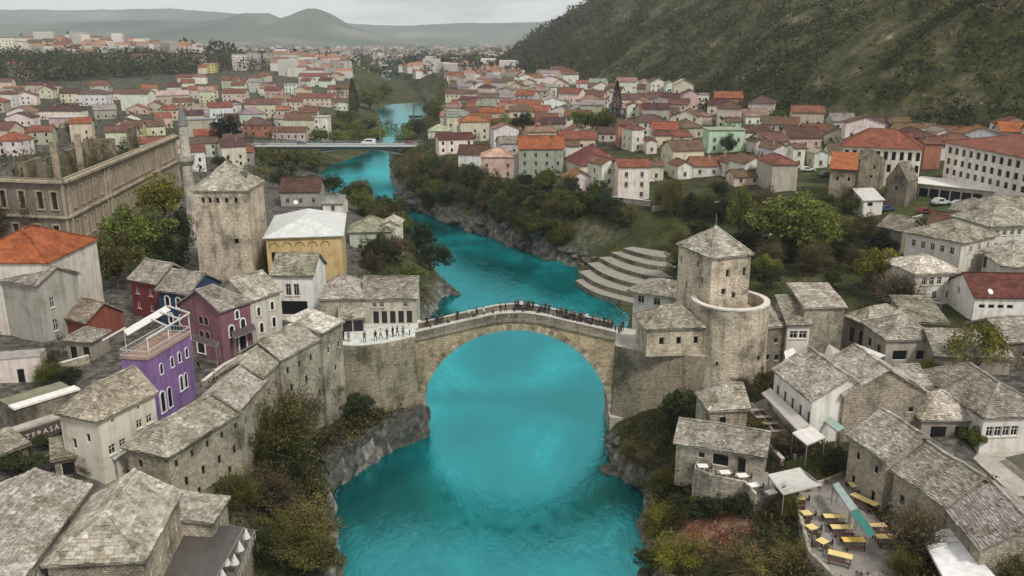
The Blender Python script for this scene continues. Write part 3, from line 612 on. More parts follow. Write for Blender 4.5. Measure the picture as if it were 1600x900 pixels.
_, PLU = house('plum_house', 'plum coloured corner house with white arched window surrounds under a stone roof', 'house', (343, 487), (389, 471), 21, 8.0, 14, roof='hip1', rh=2.6, wall='plaster', col=PLUM, fcol=WHITE,
    win=[('f', .32, 3.6, .8, 1.6, 'a'), ('f', .72, 4.0, .8, 1.6, 'a'), ('f', .55, 5.7, .6, 1.2, 'a'), ('f', .66, 1.3, 1.3, 2.4, 'a')] + [('l', u, 5.2, .75, 1.2, 'b', (.3, .2, .22)) for u in (.52, .65)] + [('l', u, 3.0, .75, 1.2, 'b', (.3, .2, .22)) for u in (.5, .65)] + [('l', .45, 1.3, 1.4, 2.4, 'a')])
house('stone_plastered_house', 'pale grey stone fronted house joined to the plum house with four arched windows', 'house', (390, 470), (437, 455), 21, 7.4, 14, rh=2.6, wall='plaster', col=(.55, .52, .45), fcol=WHITE, win=[('f', .25, 5, .6, 1.3, 'a'), ('f', .7, 5.2, .6, 1.3, 'a'), ('f', .3, 2.4, .65, 1.5, 'a'), ('f', .72, 2.6, .65, 1.5, 'a')])
house('red_house', 'dark red plastered house with two rows of pale windows below the left tower', 'house', (203, 436), (244, 444), 20, 7, 14, rh=2.6, wall='plaster', col=(.20, .045, .045), fcol=(.55, .4, .36), win=wrow('f', .25, .75, 2, 4.4, .9, 1.3) + wrow('f', .25, .75, 2, 1.9, .9, 1.3))
house('blue_house', 'dark blue plastered house with white arched windows between the red and plum houses', 'house', (246, 453), (294, 460), 20, 7.4, 14, rh=2.4, wall='plaster', col=(.03, .055, .11), fcol=WHITE, win=[('f', .3, 4.4, .8, 1.6, 'a'), ('f', .66, 4.4, .8, 1.6, 'a'), ('f', .35, 1.7, .7, 1.5, 'a'), ('f', .7, 1.7, .7, 1.5, 'a')])
_, WTO = house('white_apartment_house', 'tall white house with a bright orange hipped roof at the left edge', 'house', (73, 410), (150, 374), 26.3, 13, 15, roof='hip', rh=3.6, wall='plaster', col=(.62, .575, .52), rcol=(.32, .10, .04), cover='tile', oh=.3, win=[('f', .42, 6.2, .5, 1.4, 'o'), ('f', .3, 3, .5, 1.2, 'o')])
house('grey_rendered_house', 'tall windowless grey rendered house with iron balconies beside the white house', 'house', (-70, 428), (57, 447), 23.5, 7, 14, roof='hip0', rh=2.0, wall='plaster', col=(.36, .35, .31), rcol=(.34, .32, .29), win=[('r', .3, 6.5, .8, 1.6, 'w'), ('r', .3, 3, .8, 1.8, 'w')])
house('cream_annex', 'low cream annex with a dark doorway under the grey rendered wall', 'house', (-60, 566), (62, 556), 17.6, 3.0, 13, roof='flat', wall='plaster', col=(.62, .56, .5), cover='paving', rcol=(.3, .28, .25), oh=.05, win=[('f', .72, 1.9, .85, 2.2, 'd')])
house('red_gabled_house', 'small house with a dark red gable and rough slab roof below the white house', 'house', (134, 504), (192, 487), 17.6, 5.5, 14, rh=2.2, ax=1, wall='plaster', col=(.21, .07, .05), slab=(.45, .35), rcol=(.26, .225, .19))
house('porch_house', 'low slab roofed porch with pale posts beside the garden', 'porch', (102, 532), (142, 534), 17, 4, 14, roof='hip', rh=1.4, wall='plaster', col=(.3, .27, .22), slab=(.45, .35), rcol=(.30, .28, .245), win=wrow('f', .25, .75, 2, 1.2, 1.1, 2.0, 'o', (.5, .47, .42)))
house('white_fronted_house', 'white house with a slab roof and two tall windows in front of the yellow hall', 'house', (425, 430), (488, 431), 20.8, 7.5, 14, roof='gable', rh=2.8, wall='plaster', col=(.78, .76, .72), fcol=(.5, .45, .4), rcol=(.27, .26, .225), win=wrow('f', .38, .58, 2, 4.4, .9, 2.0) + [('f', .5, 1.3, 4.4, 2.4, 'o')])
house('yellow_hall', 'large yellow hall with a white metal hipped roof beside the left tower', 'hall', (415, 371), (533, 367), 22.8, 20, 14, roof='hip', rh=2.6, ax=1, wall='plaster', col=(.54, .40, .20), rcol=(.56, .57, .54), cover='sheet', oh=.5, fcol=(.4, .27, .13), win=[('f', u, 7.3, 1.7, 1.4, 'c', (.2, .13, .06)) for u in (.1, .27, .44, .61, .78)] + wrow('f', .1, .35, 2, 5.0, 1.2, 2.0, 'o'))
# ---- left, houses by the bridge
house('stone_house', 'stone house with a big hipped slab roof left of the columned bridge house', 'house', (500, 467), (563, 466), 19.4, 9, 14, roof='hip', rh=2.6, wall='stone', col=STW, slab=(.55, .4), win=[('f', .5, 1.8, 1.2, 1.4, 'o')])
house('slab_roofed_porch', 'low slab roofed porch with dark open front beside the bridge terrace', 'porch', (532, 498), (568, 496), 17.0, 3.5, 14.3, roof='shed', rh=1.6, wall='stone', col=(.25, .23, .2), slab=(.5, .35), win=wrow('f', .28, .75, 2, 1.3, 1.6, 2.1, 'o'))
_, BRH = house('columned_house', 'stone house with a dark pillared ground floor facing the bridge terrace', 'house', (568, 467), (650, 466), 18.9, 8, 14.6, rh=2.4, wall='plaster', col=(.46, .43, .36), fcol=(.45, .4, .34), win=wrow('f', .2, .34, 2, 3.3, .7, .8) + [('f', .79, 3.3, .75, .8, 'w')] + wrow('f', .22, .86, 5, 1.25, 1.0, 2.1, 'o', (.6, .56, .5)))
# ---- right bank by the bridge
house('gate_house', 'low stone gate house with a hipped slab roof at the right bridge end', 'house', (1011, 514), (1101, 511), 18.2, 6.2, 14, roof='hip', rh=2.3, wall='stone', col=(.52, .46, .38), slab=(.6, .42), rcol=(.35, .325, .28), drop=0, fcol=(.25, .22, .18), win=wrow('f', .26, .86, 3, 2.3, .7, 1.1, 'o') + wrow('l', .3, .7, 2, 2.3, .7, 1.1, 'o'))
house('white_gabled_house', 'small white house with two dark windows beside the right tower and stone steps', 'house', (990, 454), (1052, 464), 16.6, 7.5, 11, roof='hip', rh=1.7, wall='plaster', col=WH, win=wrow('f', .2, .6, 2, 4.3, 1.2, 1.3) + wrow('f', .3, .7, 2, 1.6, .9, 1.2), oh=.9)
house('stone_house', 'small stone mill house with a slab roof below the right tower', 'house', (1110, 641), (1168, 639), 14.2, 5.6, 11.3, roof='hip0', rh=2.2, wall='rubble', col=(.44, .40, .34), slab=(.5, .36), win=[('f', .35, 1.0, .8, 1.9, 'd'), ('l', .4, 1.7, .6, .9, 'o'), ('l', .8, 1, .9, 1.8, 'o')])
house('stone_house', 'long low stone house with a slab roof behind the small white tabled terrace', 'house', (1057, 691), (1194, 714), 12.4, 5.2, 9.9, roof='gable', rh=1.9, wall='rubble', col=(.42, .385, .33), slab=(.5, .38), win=[('f', .3, 1.4, .8, .8, 'o'), ('f', .52, 1.2, 1.9, 1.5, 'o'), ('f', .76, 1.0, .9, 1.9, 'd')])
house('stone_storehouse', 'tall windowless stone building with a pale slab roof right of the round tower', 'storehouse', (1258, 480), (1320, 479), 19.5, 7, 8, roof='shed', rh=1.6, wall='rubble', col=(.40, .37, .31), rcol=(.40, .38, .34), slab=(.6, .42))
house('bay_window_house', 'narrow slab roofed house with a white two windowed bay beside the storehouse', 'house', (1231, 507), (1266, 507), 17.2, 6, 9, roof='shed', rh=2.6, wall='plaster', col=(.66, .62, .56), slab=(.5, .38), rcol=(.29, .275, .24), win=wrow('f', .3, .72, 2, 6.6, 1.2, 1.2))
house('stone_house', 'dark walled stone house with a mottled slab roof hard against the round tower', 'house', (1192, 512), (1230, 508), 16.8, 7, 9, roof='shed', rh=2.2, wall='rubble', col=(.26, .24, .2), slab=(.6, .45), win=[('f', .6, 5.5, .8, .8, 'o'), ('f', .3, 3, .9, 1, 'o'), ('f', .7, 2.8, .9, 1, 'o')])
house('grey_hipped_house', 'house with a grey hipped slab roof and dark shuttered openings behind the long white house', 'house', (1386, 531), (1463, 530), 16, 7.5, 11, roof='hip', rh=2.6, wall='plaster', col=(.40, .37, .32), rcol=(.40, .385, .35), slab=(.5, .4), win=[('f', .3, 2.6, 2.2, 1.5, 'o'), ('f', .75, 2.6, 1.7, 1.5, 'o')] + wrow('l', .3, .7, 2, 2.8, 1.4, 1.4, 'o'))
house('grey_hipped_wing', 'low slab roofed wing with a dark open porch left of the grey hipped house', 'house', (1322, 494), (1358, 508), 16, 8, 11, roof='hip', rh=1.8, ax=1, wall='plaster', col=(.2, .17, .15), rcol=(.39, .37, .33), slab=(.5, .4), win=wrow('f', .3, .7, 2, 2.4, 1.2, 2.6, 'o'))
house('long_white_house', 'long white house with five small windows and a broad slab roof beside the open restaurant', 'restaurant', (1211, 578), (1269, 626), 16, 9, 10, roof='gable', rh=2.8, wall='plaster', col=(.76, .74, .69), slab=(.62, .38), rcol=(.37, .355, .32), win=wrow('f', .12, .95, 5, 3.6, .65, 1.5, 'o'), fcol=(.3, .28, .25))
house('stone_gabled_house', 'big stone gabled house with a white rimmed slab roof standing above the restaurant', 'house', (1320, 618), (1448, 613), 16.6, 8.5, 10, rh=3.2, ax=1, wall='rubble', col=(.42, .375, .32), slab=(.62, .38), rcol=(.38, .365, .33), oh=.3, win=[('f', .84, 4.4, .8, .8, 'o'), ('l', .35, 4.6, .9, 1.3, 'w', WHITE), ('l', .75, 4.4, .8, 1.4, 'w', WHITE)])
house('slab_roofed_house', 'slab roofed house end tucked behind the big stone gable', 'house', (1400, 607), (1452, 604), 15.6, 6, 11, rh=1.8, wall='rubble', col=ST, slab=(.6, .4), rcol=(.30, .29, .26))
house('stepped_stone_house', 'upper of the stepped stone houses with a slab roof below the big gable', 'house', (1329, 681), (1386, 722), 15.4, 7.5, 9, rh=2.7, wall='rubble', col=(.43, .39, .33), slab=(.6, .36), rcol=(.37, .355, .32), oh=.3, win=wrow('f', .25, .75, 2, 4.7, .8, 1.0, 'o') + wrow('f', .2, .75, 2, 1.6, .8, 1.3, 'o'))
house('stepped_stone_house', 'middle of the stepped stone houses with a long slab roof above the yellow tables', 'house', (1398, 737), (1478, 792), 14.6, 7.5, 8.5, rh=2.7, wall='rubble', col=(.41, .37, .315), slab=(.6, .34), rcol=(.38, .365, .33), oh=.3, win=wrow('f', .2, .8, 3, 3.6, .8, 1.2, 'o'))
house('stepped_stone_house', 'nearest of the stepped stone houses with a banded slab roof at lower right', 'house', (1479, 793), (1533, 860), 14.4, 8, 8.5, rh=2.7, wall='rubble', col=(.41, .37, .315), slab=(.62, .36), rcol=(.36, .345, .31), oh=.3, win=wrow('f', .25, .75, 2, 3.4, .8, 1.2, 'o'))
house('wide_slab_house', 'wide house with a broad weathered slab roof near the right edge', 'house', (1538, 652), (1640, 648), 15, 14, 10.5, rh=2.6, wall='plaster', col=(.66, .63, .58), slab=(.55, .38), rcol=(.33, .315, .28), roof='hip', ax=1, win=wrow('f', .12, .5, 4, 2.6, .9, 1.3))
house('pyramid_roofed_annex', 'low annex with a pale pyramid slab roof and a white gutter beside the stone gable', 'annex', (1441, 655), (1536, 656), 13.6, 7.5, 10.2, roof='pyramid', rh=2.2, wall='plaster', col=(.3, .27, .23), slab=(.55, .42), rcol=(.50, .47, .42), win=wrow('f', .3, .7, 2, 1.6, 2, 1.8, 'o'))
# ---- right margin
M_ = dict(wall='plaster', col=(.62, .6, .54), slab=(.6, .42), rcol=(.40, .38, .34), oh=.6)
house('white_ottoman_house', 'white house with a hipped slab roof and a long wooden balcony on the right', 'house', (1503, 379), (1556, 367), 21.5, 11, 14, roof='hip', rh=2.6, win=wrow('f', .3, .8, 3, 5.8, .9, 1.2) + wrow('f', .4, .75, 2, 3, .9, 1.4) + wrow('l', .15, .85, 5, 5.6, .9, 1.4) + wrow('l', .15, .85, 4, 2.4, .9, 1.4), **M_)
house('white_ottoman_house', 'large white house with a pale hipped slab roof at the right edge', 'house', (1549, 354), (1640, 350), 21.5, 11, 14.5, roof='hip', rh=3, win=wrow('f', .12, .5, 4, 5.6, .9, 1.1) + wrow('f', .12, .45, 4, 3, .9, 1.1), **M_)
house('white_ottoman_house', 'half hidden house with a dark glazed gallery and pale slab roof at the right edge', 'house', (1538, 392), (1580, 401), 19.5, 9, 14, roof='hip', rh=2, win=[('f', .5, 3.4, 5, 2.2, 'o')], **M_)
house('white_ottoman_house', 'small pale slab roofed house end cut by the right edge above the red roof', 'house', (1568, 415), (1640, 418), 19, 8, 14, roof='hip', rh=1.8, win=wrow('f', .15, .45, 2, 3, 1, 1.2), **M_)
house('white_house', 'white two storey house with a pale slab roof beside the bare tree', 'house', (1432, 428), (1500, 425), 18.6, 9, 13, roof='hip', rh=2.2, win=wrow('f', .2, .55, 3, 4.2, .9, 1.4) + [('f', .82, 4.2, .9, 1.4, 'w'), ('f', .48, 1.6, .9, 1.4, 'w'), ('f', .8, 1.6, .9, 1.4, 'w')], wall='plaster', col=(.66, .63, .57), rcol=(.52, .5, .46), oh=.5)
house('red_roofed_house', 'long low house with a brick red tiled roof and white gable at the right edge', 'house', (1524, 464), (1650, 466), 17, 10, 13, rh=2.8, wall='plaster', col=(.76, .73, .69), rcol=(.13, .05, .04), cover='tile', win=[('l', .4, 3.4, .7, 1.4, 'o')] + wrow('f', .1, .45, 4, 2.4, 1, .7, 'o'))
house('slab_roofed_house', 'small slab roofed house with three pale arches below the long flat roof', 'house', (1484, 328), (1546, 334), 19.5, 9, 15, roof='hip', rh=2.6, wall='plaster', col=(.66, .62, .56), rcol=(.33, .315, .28), win=wrow('f', .12, .4, 3, 2.6, .9, 1.5, 'o'))
house('slab_roofed_house', 'long grey slab roofed house under the long flat roof at the right edge', 'house', (1532, 327), (1640, 330), 20.5, 9, 15, roof='hip', rh=2.4, wall='plaster', col=(.4, .36, .31), rcol=(.30, .285, .25), win=wrow('f', .1, .3, 2, 3, 2, 1.2, 'o'))
house('brown_roofed_house', 'low house with a dark brown tiled roof beside the white balcony house', 'house', (1450, 350), (1500, 356), 18, 8, 15, rh=2.4, wall='plaster', col=(.45, .38, .32), rcol=(.12, .065, .05), cover='tile')
house('flat_roofed_hall', 'long low hall with a broad pale flat roof and dark glazed bays on the right', 'hall', (1420, 284), (1650, 308), 21, 12, 16, roof='flat', wall='plaster', col=(.48, .43, .37), rcol=(.78, .74, .68), cover='sheet', oh=.8, win=wrow('f', .04, .5, 7, 2.4, 2.4, 2.8, 'o'))
house('stone_cottage', 'small rough stone cottage with a plain gable behind the dark hedge', 'cottage', (1410, 362), (1446, 356), 18, 6, 14, rh=2.4, ax=1, wall='rubble', col=(.28, .25, .2), rcol=(.3, .28, .25))
house('low_stone_building', 'low ruined stone building with a grey slab roof right of the bare tree', 'house', (1420, 503), (1480, 505), 15.5, 9, 12, roof='shed', rh=1.6, wall='rubble', col=(.33, .3, .25), rcol=(.27, .255, .22))
house('slab_roofed_house', 'grey slab roofed house behind the weeping yellow tree', 'house', (1462, 556), (1580, 560), 15, 9, 11, rh=2.4, wall='plaster', col=(.33, .29, .25), rcol=(.29, .28, .25), win=wrow('f', .1, .5, 3, 1.6, 1.4, 1.8, 'o'))
house('dark_stone_house', 'tall dark stone house cut by the right edge beside the weeping tree', 'house', (1572, 535), (1640, 530), 17, 8, 11, rh=2.2, wall='rubble', col=(.2, .18, .15), rcol=(.26, .25, .22), win=wrow('f', .15, .5, 2, 4, .9, 1, 'o'))
# the hotel and the school
house('white_hotel', 'white four storey hotel with rows of dark windows and a red roof', 'hotel', (1480, 222), (1625, 250), 30.6, 24, 21, roof='hip', rh=3.2, wall='plaster', col=(.74, .7, .64), rcol=(.22, .095, .065), cover='tile', oh=.9, fcol=(.35, .32, .28),
      win=wrow('f', .05, .97, 12, 7.6, 1.5, 1.8, 'o') + wrow('f', .05, .97, 12, 4.7, 1.5, 1.7, 'o') + wrow('f', .05, .97, 12, 2.0, 1.4, 1.6, 'o'), drop=6)
house('white_school', 'long white building with two rows of tall windows and a red hipped roof', 'school', (1317, 228), (1441, 233), 29, 14, 21, roof='hip', rh=4.5, wall='plaster', col=(.72, .68, .6), rcol=(.24, .09, .06), cover='tile', oh=.6, fcol=(.4, .38, .34),
      win=wrow('f', .06, .96, 10, 5.8, 1.1, 2.4, 'o') + wrow('f', .5, .96, 5, 2.4, 1.1, 2.2, 'o') + wrow('l', .2, .8, 4, 5.8, 1.1, 2.2, 'o'), drop=6)
house('ruined_stone_house', 'ruined stone house with a bright orange half roof and jagged gable', 'ruin', (1298, 263), (1338, 265), 25, 12, 17, roof='shed', rh=3.0, wall='rubble', col=(.42, .37, .3), rcol=(.36, .125, .05), cover='tile', win=wrow('f', .3, .75, 2, 5.4, .8, 1.2, 'o'))
house('ruined_stone_house', 'roofless stone tower wall joined to the orange half roof', 'ruin', (1344, 250), (1384, 250), 26, 8, 17, roof='gable', rh=2.4, ax=1, wall='rubble', col=(.36, .32, .25), rcol=(.2, .18, .15), oh=.05, win=[('f', .6, 7, .8, 1.2, 'o'), ('f', .5, 4.4, .8, 1, 'o')])
house('ruined_stone_house', 'broken dark stone gable wall right of the roofless tower wall', 'ruin', (1385, 280), (1418, 284), 22.5, 6, 16.5, roof='gable', rh=4.5, ax=1, wall='rubble', col=(.27, .24, .19), rcol=(.2, .18, .15), oh=.05, win=[('f', .5, 4, .8, 1.4, 'o')])
house('white_lean_to', 'small white lean to with a dark window in front of the ruined stone house', 'shed', (1350, 313), (1380, 312), 18.5, 5, 15.5, roof='shed', rh=2.2, wall='plaster', col=(.72, .68, .62), rcol=(.5, .48, .44), cover='sheet', win=[('f', .35, 1.9, 1.5, 1, 'o')])
# ------------------------------------------------------------------ stone arch bridge
BY0, BY1, BX0, BX1 = 119.5, 124.0, -14.3, 15.3
def z_in(x):
    t = (x - 0.5) / 14.1
    return 2.8 + 13.6 * math.sqrt(max(0, 1 - t * t))
def z_deck(x):
    t = abs(x - 0.6) / 14.6
    return 18.1 - 3.3 * min(1.0, (t * t * 1.6 if t < 0.25 else t * 1.0667 - 0.1667) ) if t < 1.3 else 14.8
bridge = empty('stone_arch_bridge', (0.5, (BY0 + BY1) / 2, 0), label='pale stone arch bridge rising over the turquoise river', cat='bridge')
bo = (0.5, (BY0 + BY1) / 2, 0)
xs_ = [BX0 + (BX1 - BX0) * i / 60 for i in range(61)]
for y, sgn, nm in ((BY0, -1, 'spandrel_wall'), (BY1, 1, 'spandrel_wall')):
    m = MB()
    for i in range(60):
        xa, xb = xs_[i], xs_[i + 1]
        def zb(x):
            t = (x - .5) / 14.1
            return -2.0 if abs(t) >= 0.995 else z_in(x)
        za, zbb = zb(xa), zb(xb)
        q = [(xa, y, za), (xb, y, zbb), (xb, y, z_deck(xb) - .2), (xa, y, z_deck(xa) - .2)]
        m.face(q if sgn < 0 else q[::-1])
    link(nm, m.mesh(nm, ['ashlar'], uv=True, off=bo), bridge, (.37, .295, .205))
m = MB()                                                     # vault underside
A = [0.5 + 14.1 * math.cos(math.pi * (1 - i / 48)) for i in range(49)]
for i in range(48):
    za, zb_ = z_in(A[i]), z_in(A[i + 1]); m.face([(A[i], BY0, za), (A[i + 1], BY0, zb_), (A[i + 1], BY1, zb_), (A[i], BY1, za)][::-1])
for x, s in ((0.5 - 14.1, 1), (0.5 + 14.1, -1)):
    q = [(x, BY0, -2), (x, BY1, -2), (x, BY1, 2.85), (x, BY0, 2.85)]; m.face(q if s > 0 else q[::-1])
link('vault', m.mesh('vault', ['ashlar'], uv=True, off=bo), bridge, (.42, .37, .29))
# ring of wedge shaped voussoirs, front and back
vs = MB()
K = 72
for y in (BY0 - .1, BY1 + .1):
    for i in range(K):
        t0, t1 = math.pi * (i + .04) / K, math.pi * (i + .96) / K
        def pp(t, o): return (0.5 - (14.1 + o) * math.cos(t), 2.8 + (13.6 + o) * math.sin(t))
        o1 = 0.85 + (0.05 if i % 2 else 0)
        a, b, c, d = pp(t0, -.02), pp(t1, -.02), pp(t1, o1), pp(t0, o1); yy0, yy1 = (y - .07, y + .12) if y < 121 else (y - .12, y + .07)
        F_ = [(p[0], yy0, p[1]) for p in (a, b, c, d)]; B_ = [(p[0], yy1, p[1]) for p in (a, b, c, d)]
        vs.face(F_[::-1]); vs.face(B_)
        for k in range(4): j = (k + 1) % 4; vs.face([F_[k], F_[j], B_[j], B_[k]])
link('voussoir_ring', vs.mesh('voussoir_ring', ['slab'], off=bo), bridge, (.37, .315, .235), kind='stuff')
m = MB(); c2 = [MB(), MB()]
for i in range(60):
    xa, xb = xs_[i], xs_[i + 1]; za, zb_ = z_deck(xa), z_deck(xb)
    m.face([(xa, BY0, za), (xb, BY0, zb_), (xb, BY1, zb_), (xa, BY1, za)])
    for ci, (y0, y1) in enumerate(((BY0 - .3, BY0 - .02), (BY1 + .02, BY1 + .3))):
        lo = [(xa, y0, za - .35), (xb, y0, zb_ - .35), (xb, y1, zb_ - .35), (xa, y1, za - .35)]; hi = [(p[0], p[1], p[2] + .33) for p in lo]
        K_ = c2[ci]; K_.face(lo[::-1]); K_.face(hi); K_.face([lo[0], lo[1], hi[1], hi[0]]); K_.face([lo[2], lo[3], hi[3], hi[2]])
    if i % 2 == 0: m.box(((xa + xb) / 2, (BY0 + BY1) / 2, (za + zb_) / 2 + .03), (.16, BY1 - BY0 - .7, .07))
link('deck', m.mesh('deck', ['paving'], off=bo), bridge, (.55, .52, .46)); [link('cornice', k_.mesh('cornice', ['ashlar'], uv=True, off=bo), bridge, (.24, .22, .18)) for k_ in c2]
NS = 15
for side, y in ((0, BY0 + .02), (1, BY1 - .26)):
    for i in range(NS):
        xa, xb = BX0 + (BX1 - BX0) * (i + .012) / NS, BX0 + (BX1 - BX0) * (i + .988) / NS; za, zb_ = z_deck(xa), z_deck(xb)
        p = MB(); F_ = [(xa, y - .0, za - .04), (xb, y, zb_ - .04), (xb, y, zb_ + .88), (xa, y, za + .88)]; B_ = [(q[0], y + .24, q[2]) for q in F_]
        p.face(F_); p.face(B_[::-1])
        for k in range(4): j = (k + 1) % 4; p.face([F_[k], B_[k], B_[j], F_[j]][::-1])
        po = link('parapet_slab', p.mesh('parapet_slab', ['ashlar'], uv=True, off=bo), bridge, (.20, .18, .145))
        p = MB(); F_ = [(xa, y - .07, za + .885), (xb, y - .07, zb_ + .885), (xb, y - .07, zb_ + 1.03), (xa, y - .07, za + 1.03)]; B_ = [(q[0], y + .31, q[2]) for q in F_]
        p.face(F_); p.face(B_[::-1])
        for k in range(4): j = (k + 1) % 4; p.face([F_[k], B_[k], B_[j], F_[j]][::-1])
        link('coping', p.mesh('coping', ['paving'], off=bo), po, (.5, .47, .41))
# ------------------------------------------------------------------ solid stone works
def solid(name, label, cat, poly, z0, z1, matn='stone', col=ST, topcol=None, parapet=0.0, batter=0.0, skip=()):
    ctr = sum((Vector(p) for p in poly), Vector((0, 0))) / len(poly); r = empty(name, (ctr.x, ctr.y, z0), label=label, cat=cat)
    c = [Vector(p) - ctr for p in poly]; lo = offset_poly(c, batter) if batter else c; n = len(c); h = z1 - z0; m = MB()
    for k in range(n):
        j = (k + 1) % n; m.face([(*lo[k], 0), (*lo[j], 0), (*c[j], h), (*c[k], h)])
    link('wall', m.mesh('wall', [matn], uv=True), r, col)
    m = MB(); m.face([(*p, h) for p in c]); link('paved_top', m.mesh('paved_top', ['paving'], uv=True), r, topcol or (.42, .39, .34))
    if parapet:
        inn = offset_poly(c, -.35)
        for k in range(n):
            if k in skip: continue
            j = (k + 1) % n; m = MB(); q = [c[k], c[j], inn[j], inn[k]]; m.prism(q, h + .004, h + parapet); link('parapet', m.mesh('parapet', [matn], uv=True), r, tuple(x * 1.25 for x in col))
    FOOT.append([tuple(p) for p in poly]); return r
ZT = 14.8
lp = [at(528, 545, ZT).xy, at(573, 543, ZT).xy, Vector((-14.35, BY0 - .25))]
solid('bridge_terrace', 'high curved stone retaining wall carrying the terrace at the left bridge end', 'terrace', [lp[0] * (1 - k / 9) ** 2 + (lp[1] + Vector((0.4, -2.4))) * (2 * (k / 9) * (1 - k / 9)) + lp[2] * (k / 9) ** 2 for k in range(10)] + [Vector((-14.35, 129)), Vector((-28, 129))], 2.5, ZT, 'rubble', (.31, .27, .21), (.55, .56, .5), .55, .5, skip=(9, 10, 11))
pa, pb, pc, pd = Vector((15.35, BY0 - .3)), at(1002, 549, 14).xy, at(1030, 552, 14).xy, at(1113, 558, 14).xy
solid('bridge_bastion', 'tall angular stone bastion with a dark left face under the gate house', 'bastion', [pa, pb, pc, pd, pd + Vector((1, 9)), Vector((15.35, 128))], 0.5, 14, 'rubble', (.32, .28, .22), None, 0, .35)
# bridge abutment plinths at the water
for lab, (x0, x1) in (('stone plinth at the foot of the left arch', (-19, -13.75)), ('stone plinth at the foot of the right arch', (14.65, 19.5))):
    solid('bridge_plinth', lab, 'plinth', [Vector((x0, 117.9)), Vector((x1, 117.9)), Vector((x1, 125.2)), Vector((x0, 125.2))], -2, 4.2 if x0 < 0 else 3.0, 'ashlar', (.3, .28, .23))
# ------------------------------------------------------------------ towers
def tower(name, label, C4, z0, ze, rh, col, rcol, slits, finial=False, dormer=False, batter=.25, matn='stone'):
    ctr = sum((Vector(p) for p in C4), Vector((0, 0))) / 4; r = empty(name, (ctr.x, ctr.y, z0), label=label, cat='tower'); c = [Vector(p) - ctr for p in C4]; h = ze - z0
    m = MB()
    for i in range(4):
        ops = [(u * (c[(i + 1) % 4] - c[i]).length, z - z0, w, hh) for f, u, z, w, hh in slits if f == i]
        wall_panel(m, c[i], c[(i + 1) % 4], 0, h, ops, .5)
        q = c[(i + 1) % 4] - c[i]; ang = math.atan2(q.y, q.x)
        for f, u, z, w, hh in slits:
            if f != i: continue
            g = MB(); g.face([(-w / 2, .4, -hh / 2), (w / 2, .4, -hh / 2), (w / 2, .4, hh / 2), (-w / 2, .4, hh / 2)]); p = c[i] + q * u
            link('window', g.mesh('window', ['glass']), r, None, (p.x, p.y, z - z0), ang)
    if batter:
        for i, (x, y, z) in enumerate(m.v):
            k = 1 + batter / 5 * max(0, 1 - z / h); m.v[i] = (x * k, y * k, z)
    link('wall', m.mesh('wall', [matn], uv=True), r, col)
    P, Rg = roof_planes(c, h, 'pyramid', rh, 0, .3); m = MB()
    for p in P: m.slabpoly(p, .2)
    ro = link('roof', m.mesh('roof', ['rubble'], uv=True), r, rcol); S_ = MB()
    for p in P: roof_slabs(S_, p, .55, .4)
    for p, q in Rg: ridge_caps(S_, p, q)
    link('roof_slabs', S_.mesh('roof_slabs', ['slab']), ro, rcol, kind='stuff')
    if finial:
        m = MB(); m.tube((0, 0, h + rh - .1), (0, 0, h + rh + 1.9), .07, .03, 6); m.tube((0, 0, h + rh), (0, 0, h + rh + .35), .22, .1, 6); link('finial', m.mesh('finial', ['paint']), ro, (.2, .19, .18))
    if dormer:
        m = MB(); k = (c[1] + c[2]) * .32; m.box((k.x, k.y, h + rh * .52), (1.3, 1.1, .9), .3); link('roof_hatch', m.mesh('roof_hatch', ['rubble'], uv=True), ro, (.2, .19, .17))
    FOOT.append([tuple(p) for p in offset_poly(list(map(Vector, C4)), .5)]); return r
A_, B_ = at(301, 298, 31).xy, at(384, 298, 31).xy; d_ = (B_ - A_).normalized(); n_ = Vector((-d_.y, d_.x))
tower('square_stone_tower', 'massive square stone tower with a pyramid slab roof on the left bank', [A_, B_, B_ + n_ * 11, A_ + n_ * 11], 12, 31, 4.6, (.53, .475, .39), (.36, .34, .295), [(0, u, 29.2, .6, 1.0) for u in (.18, .31, .45, .62, .8)] + [(1, u, 29.2, .6, 1.0) for u in (.3, .7)] + [(0, .74, 21.6, .8, 1.0)], dormer=True)
A_, B_ = at(1113, 403, 27.9).xy, at(1174, 397, 27.9).xy; d_ = (B_ - A_).normalized(); n_ = Vector((-d_.y, d_.x))
tower('upper_stone_tower', 'square stone tower with a pyramid slab roof and finial rising from the round tower', [A_, B_, B_ + n_ * 9, A_ + n_ * 9], 11, 27.9, 3.4, (.58, .51, .425), (.37, .35, .31), [(0, .42, 25.4, .6, 1.2), (0, .85, 25.4, .45, 1.2), (0, .35, 22.7, .75, .9), (0, .62, 22, .6, .9), (3, .1, 25.7, .5, 1.1), (3, .62, 26.2, .5, 1), (3, .3, 22.2, .5, 1.1), (3, .6, 20.8, .6, 1.2), (3, .75, 24, .5, 1)], finial=True, batter=0)
TC, TR = Vector((31.6, 118.8)), 5.5
rt = empty('round_stone_tower', (TC.x, TC.y, 5), label='broad round stone tower with a pale open rim beside the gate house', cat='tower')
m = MB(); m2 = MB(); n = 40; cs = [(math.cos(6.2832 * i / n), math.sin(6.2832 * i / n)) for i in range(n + 1)]
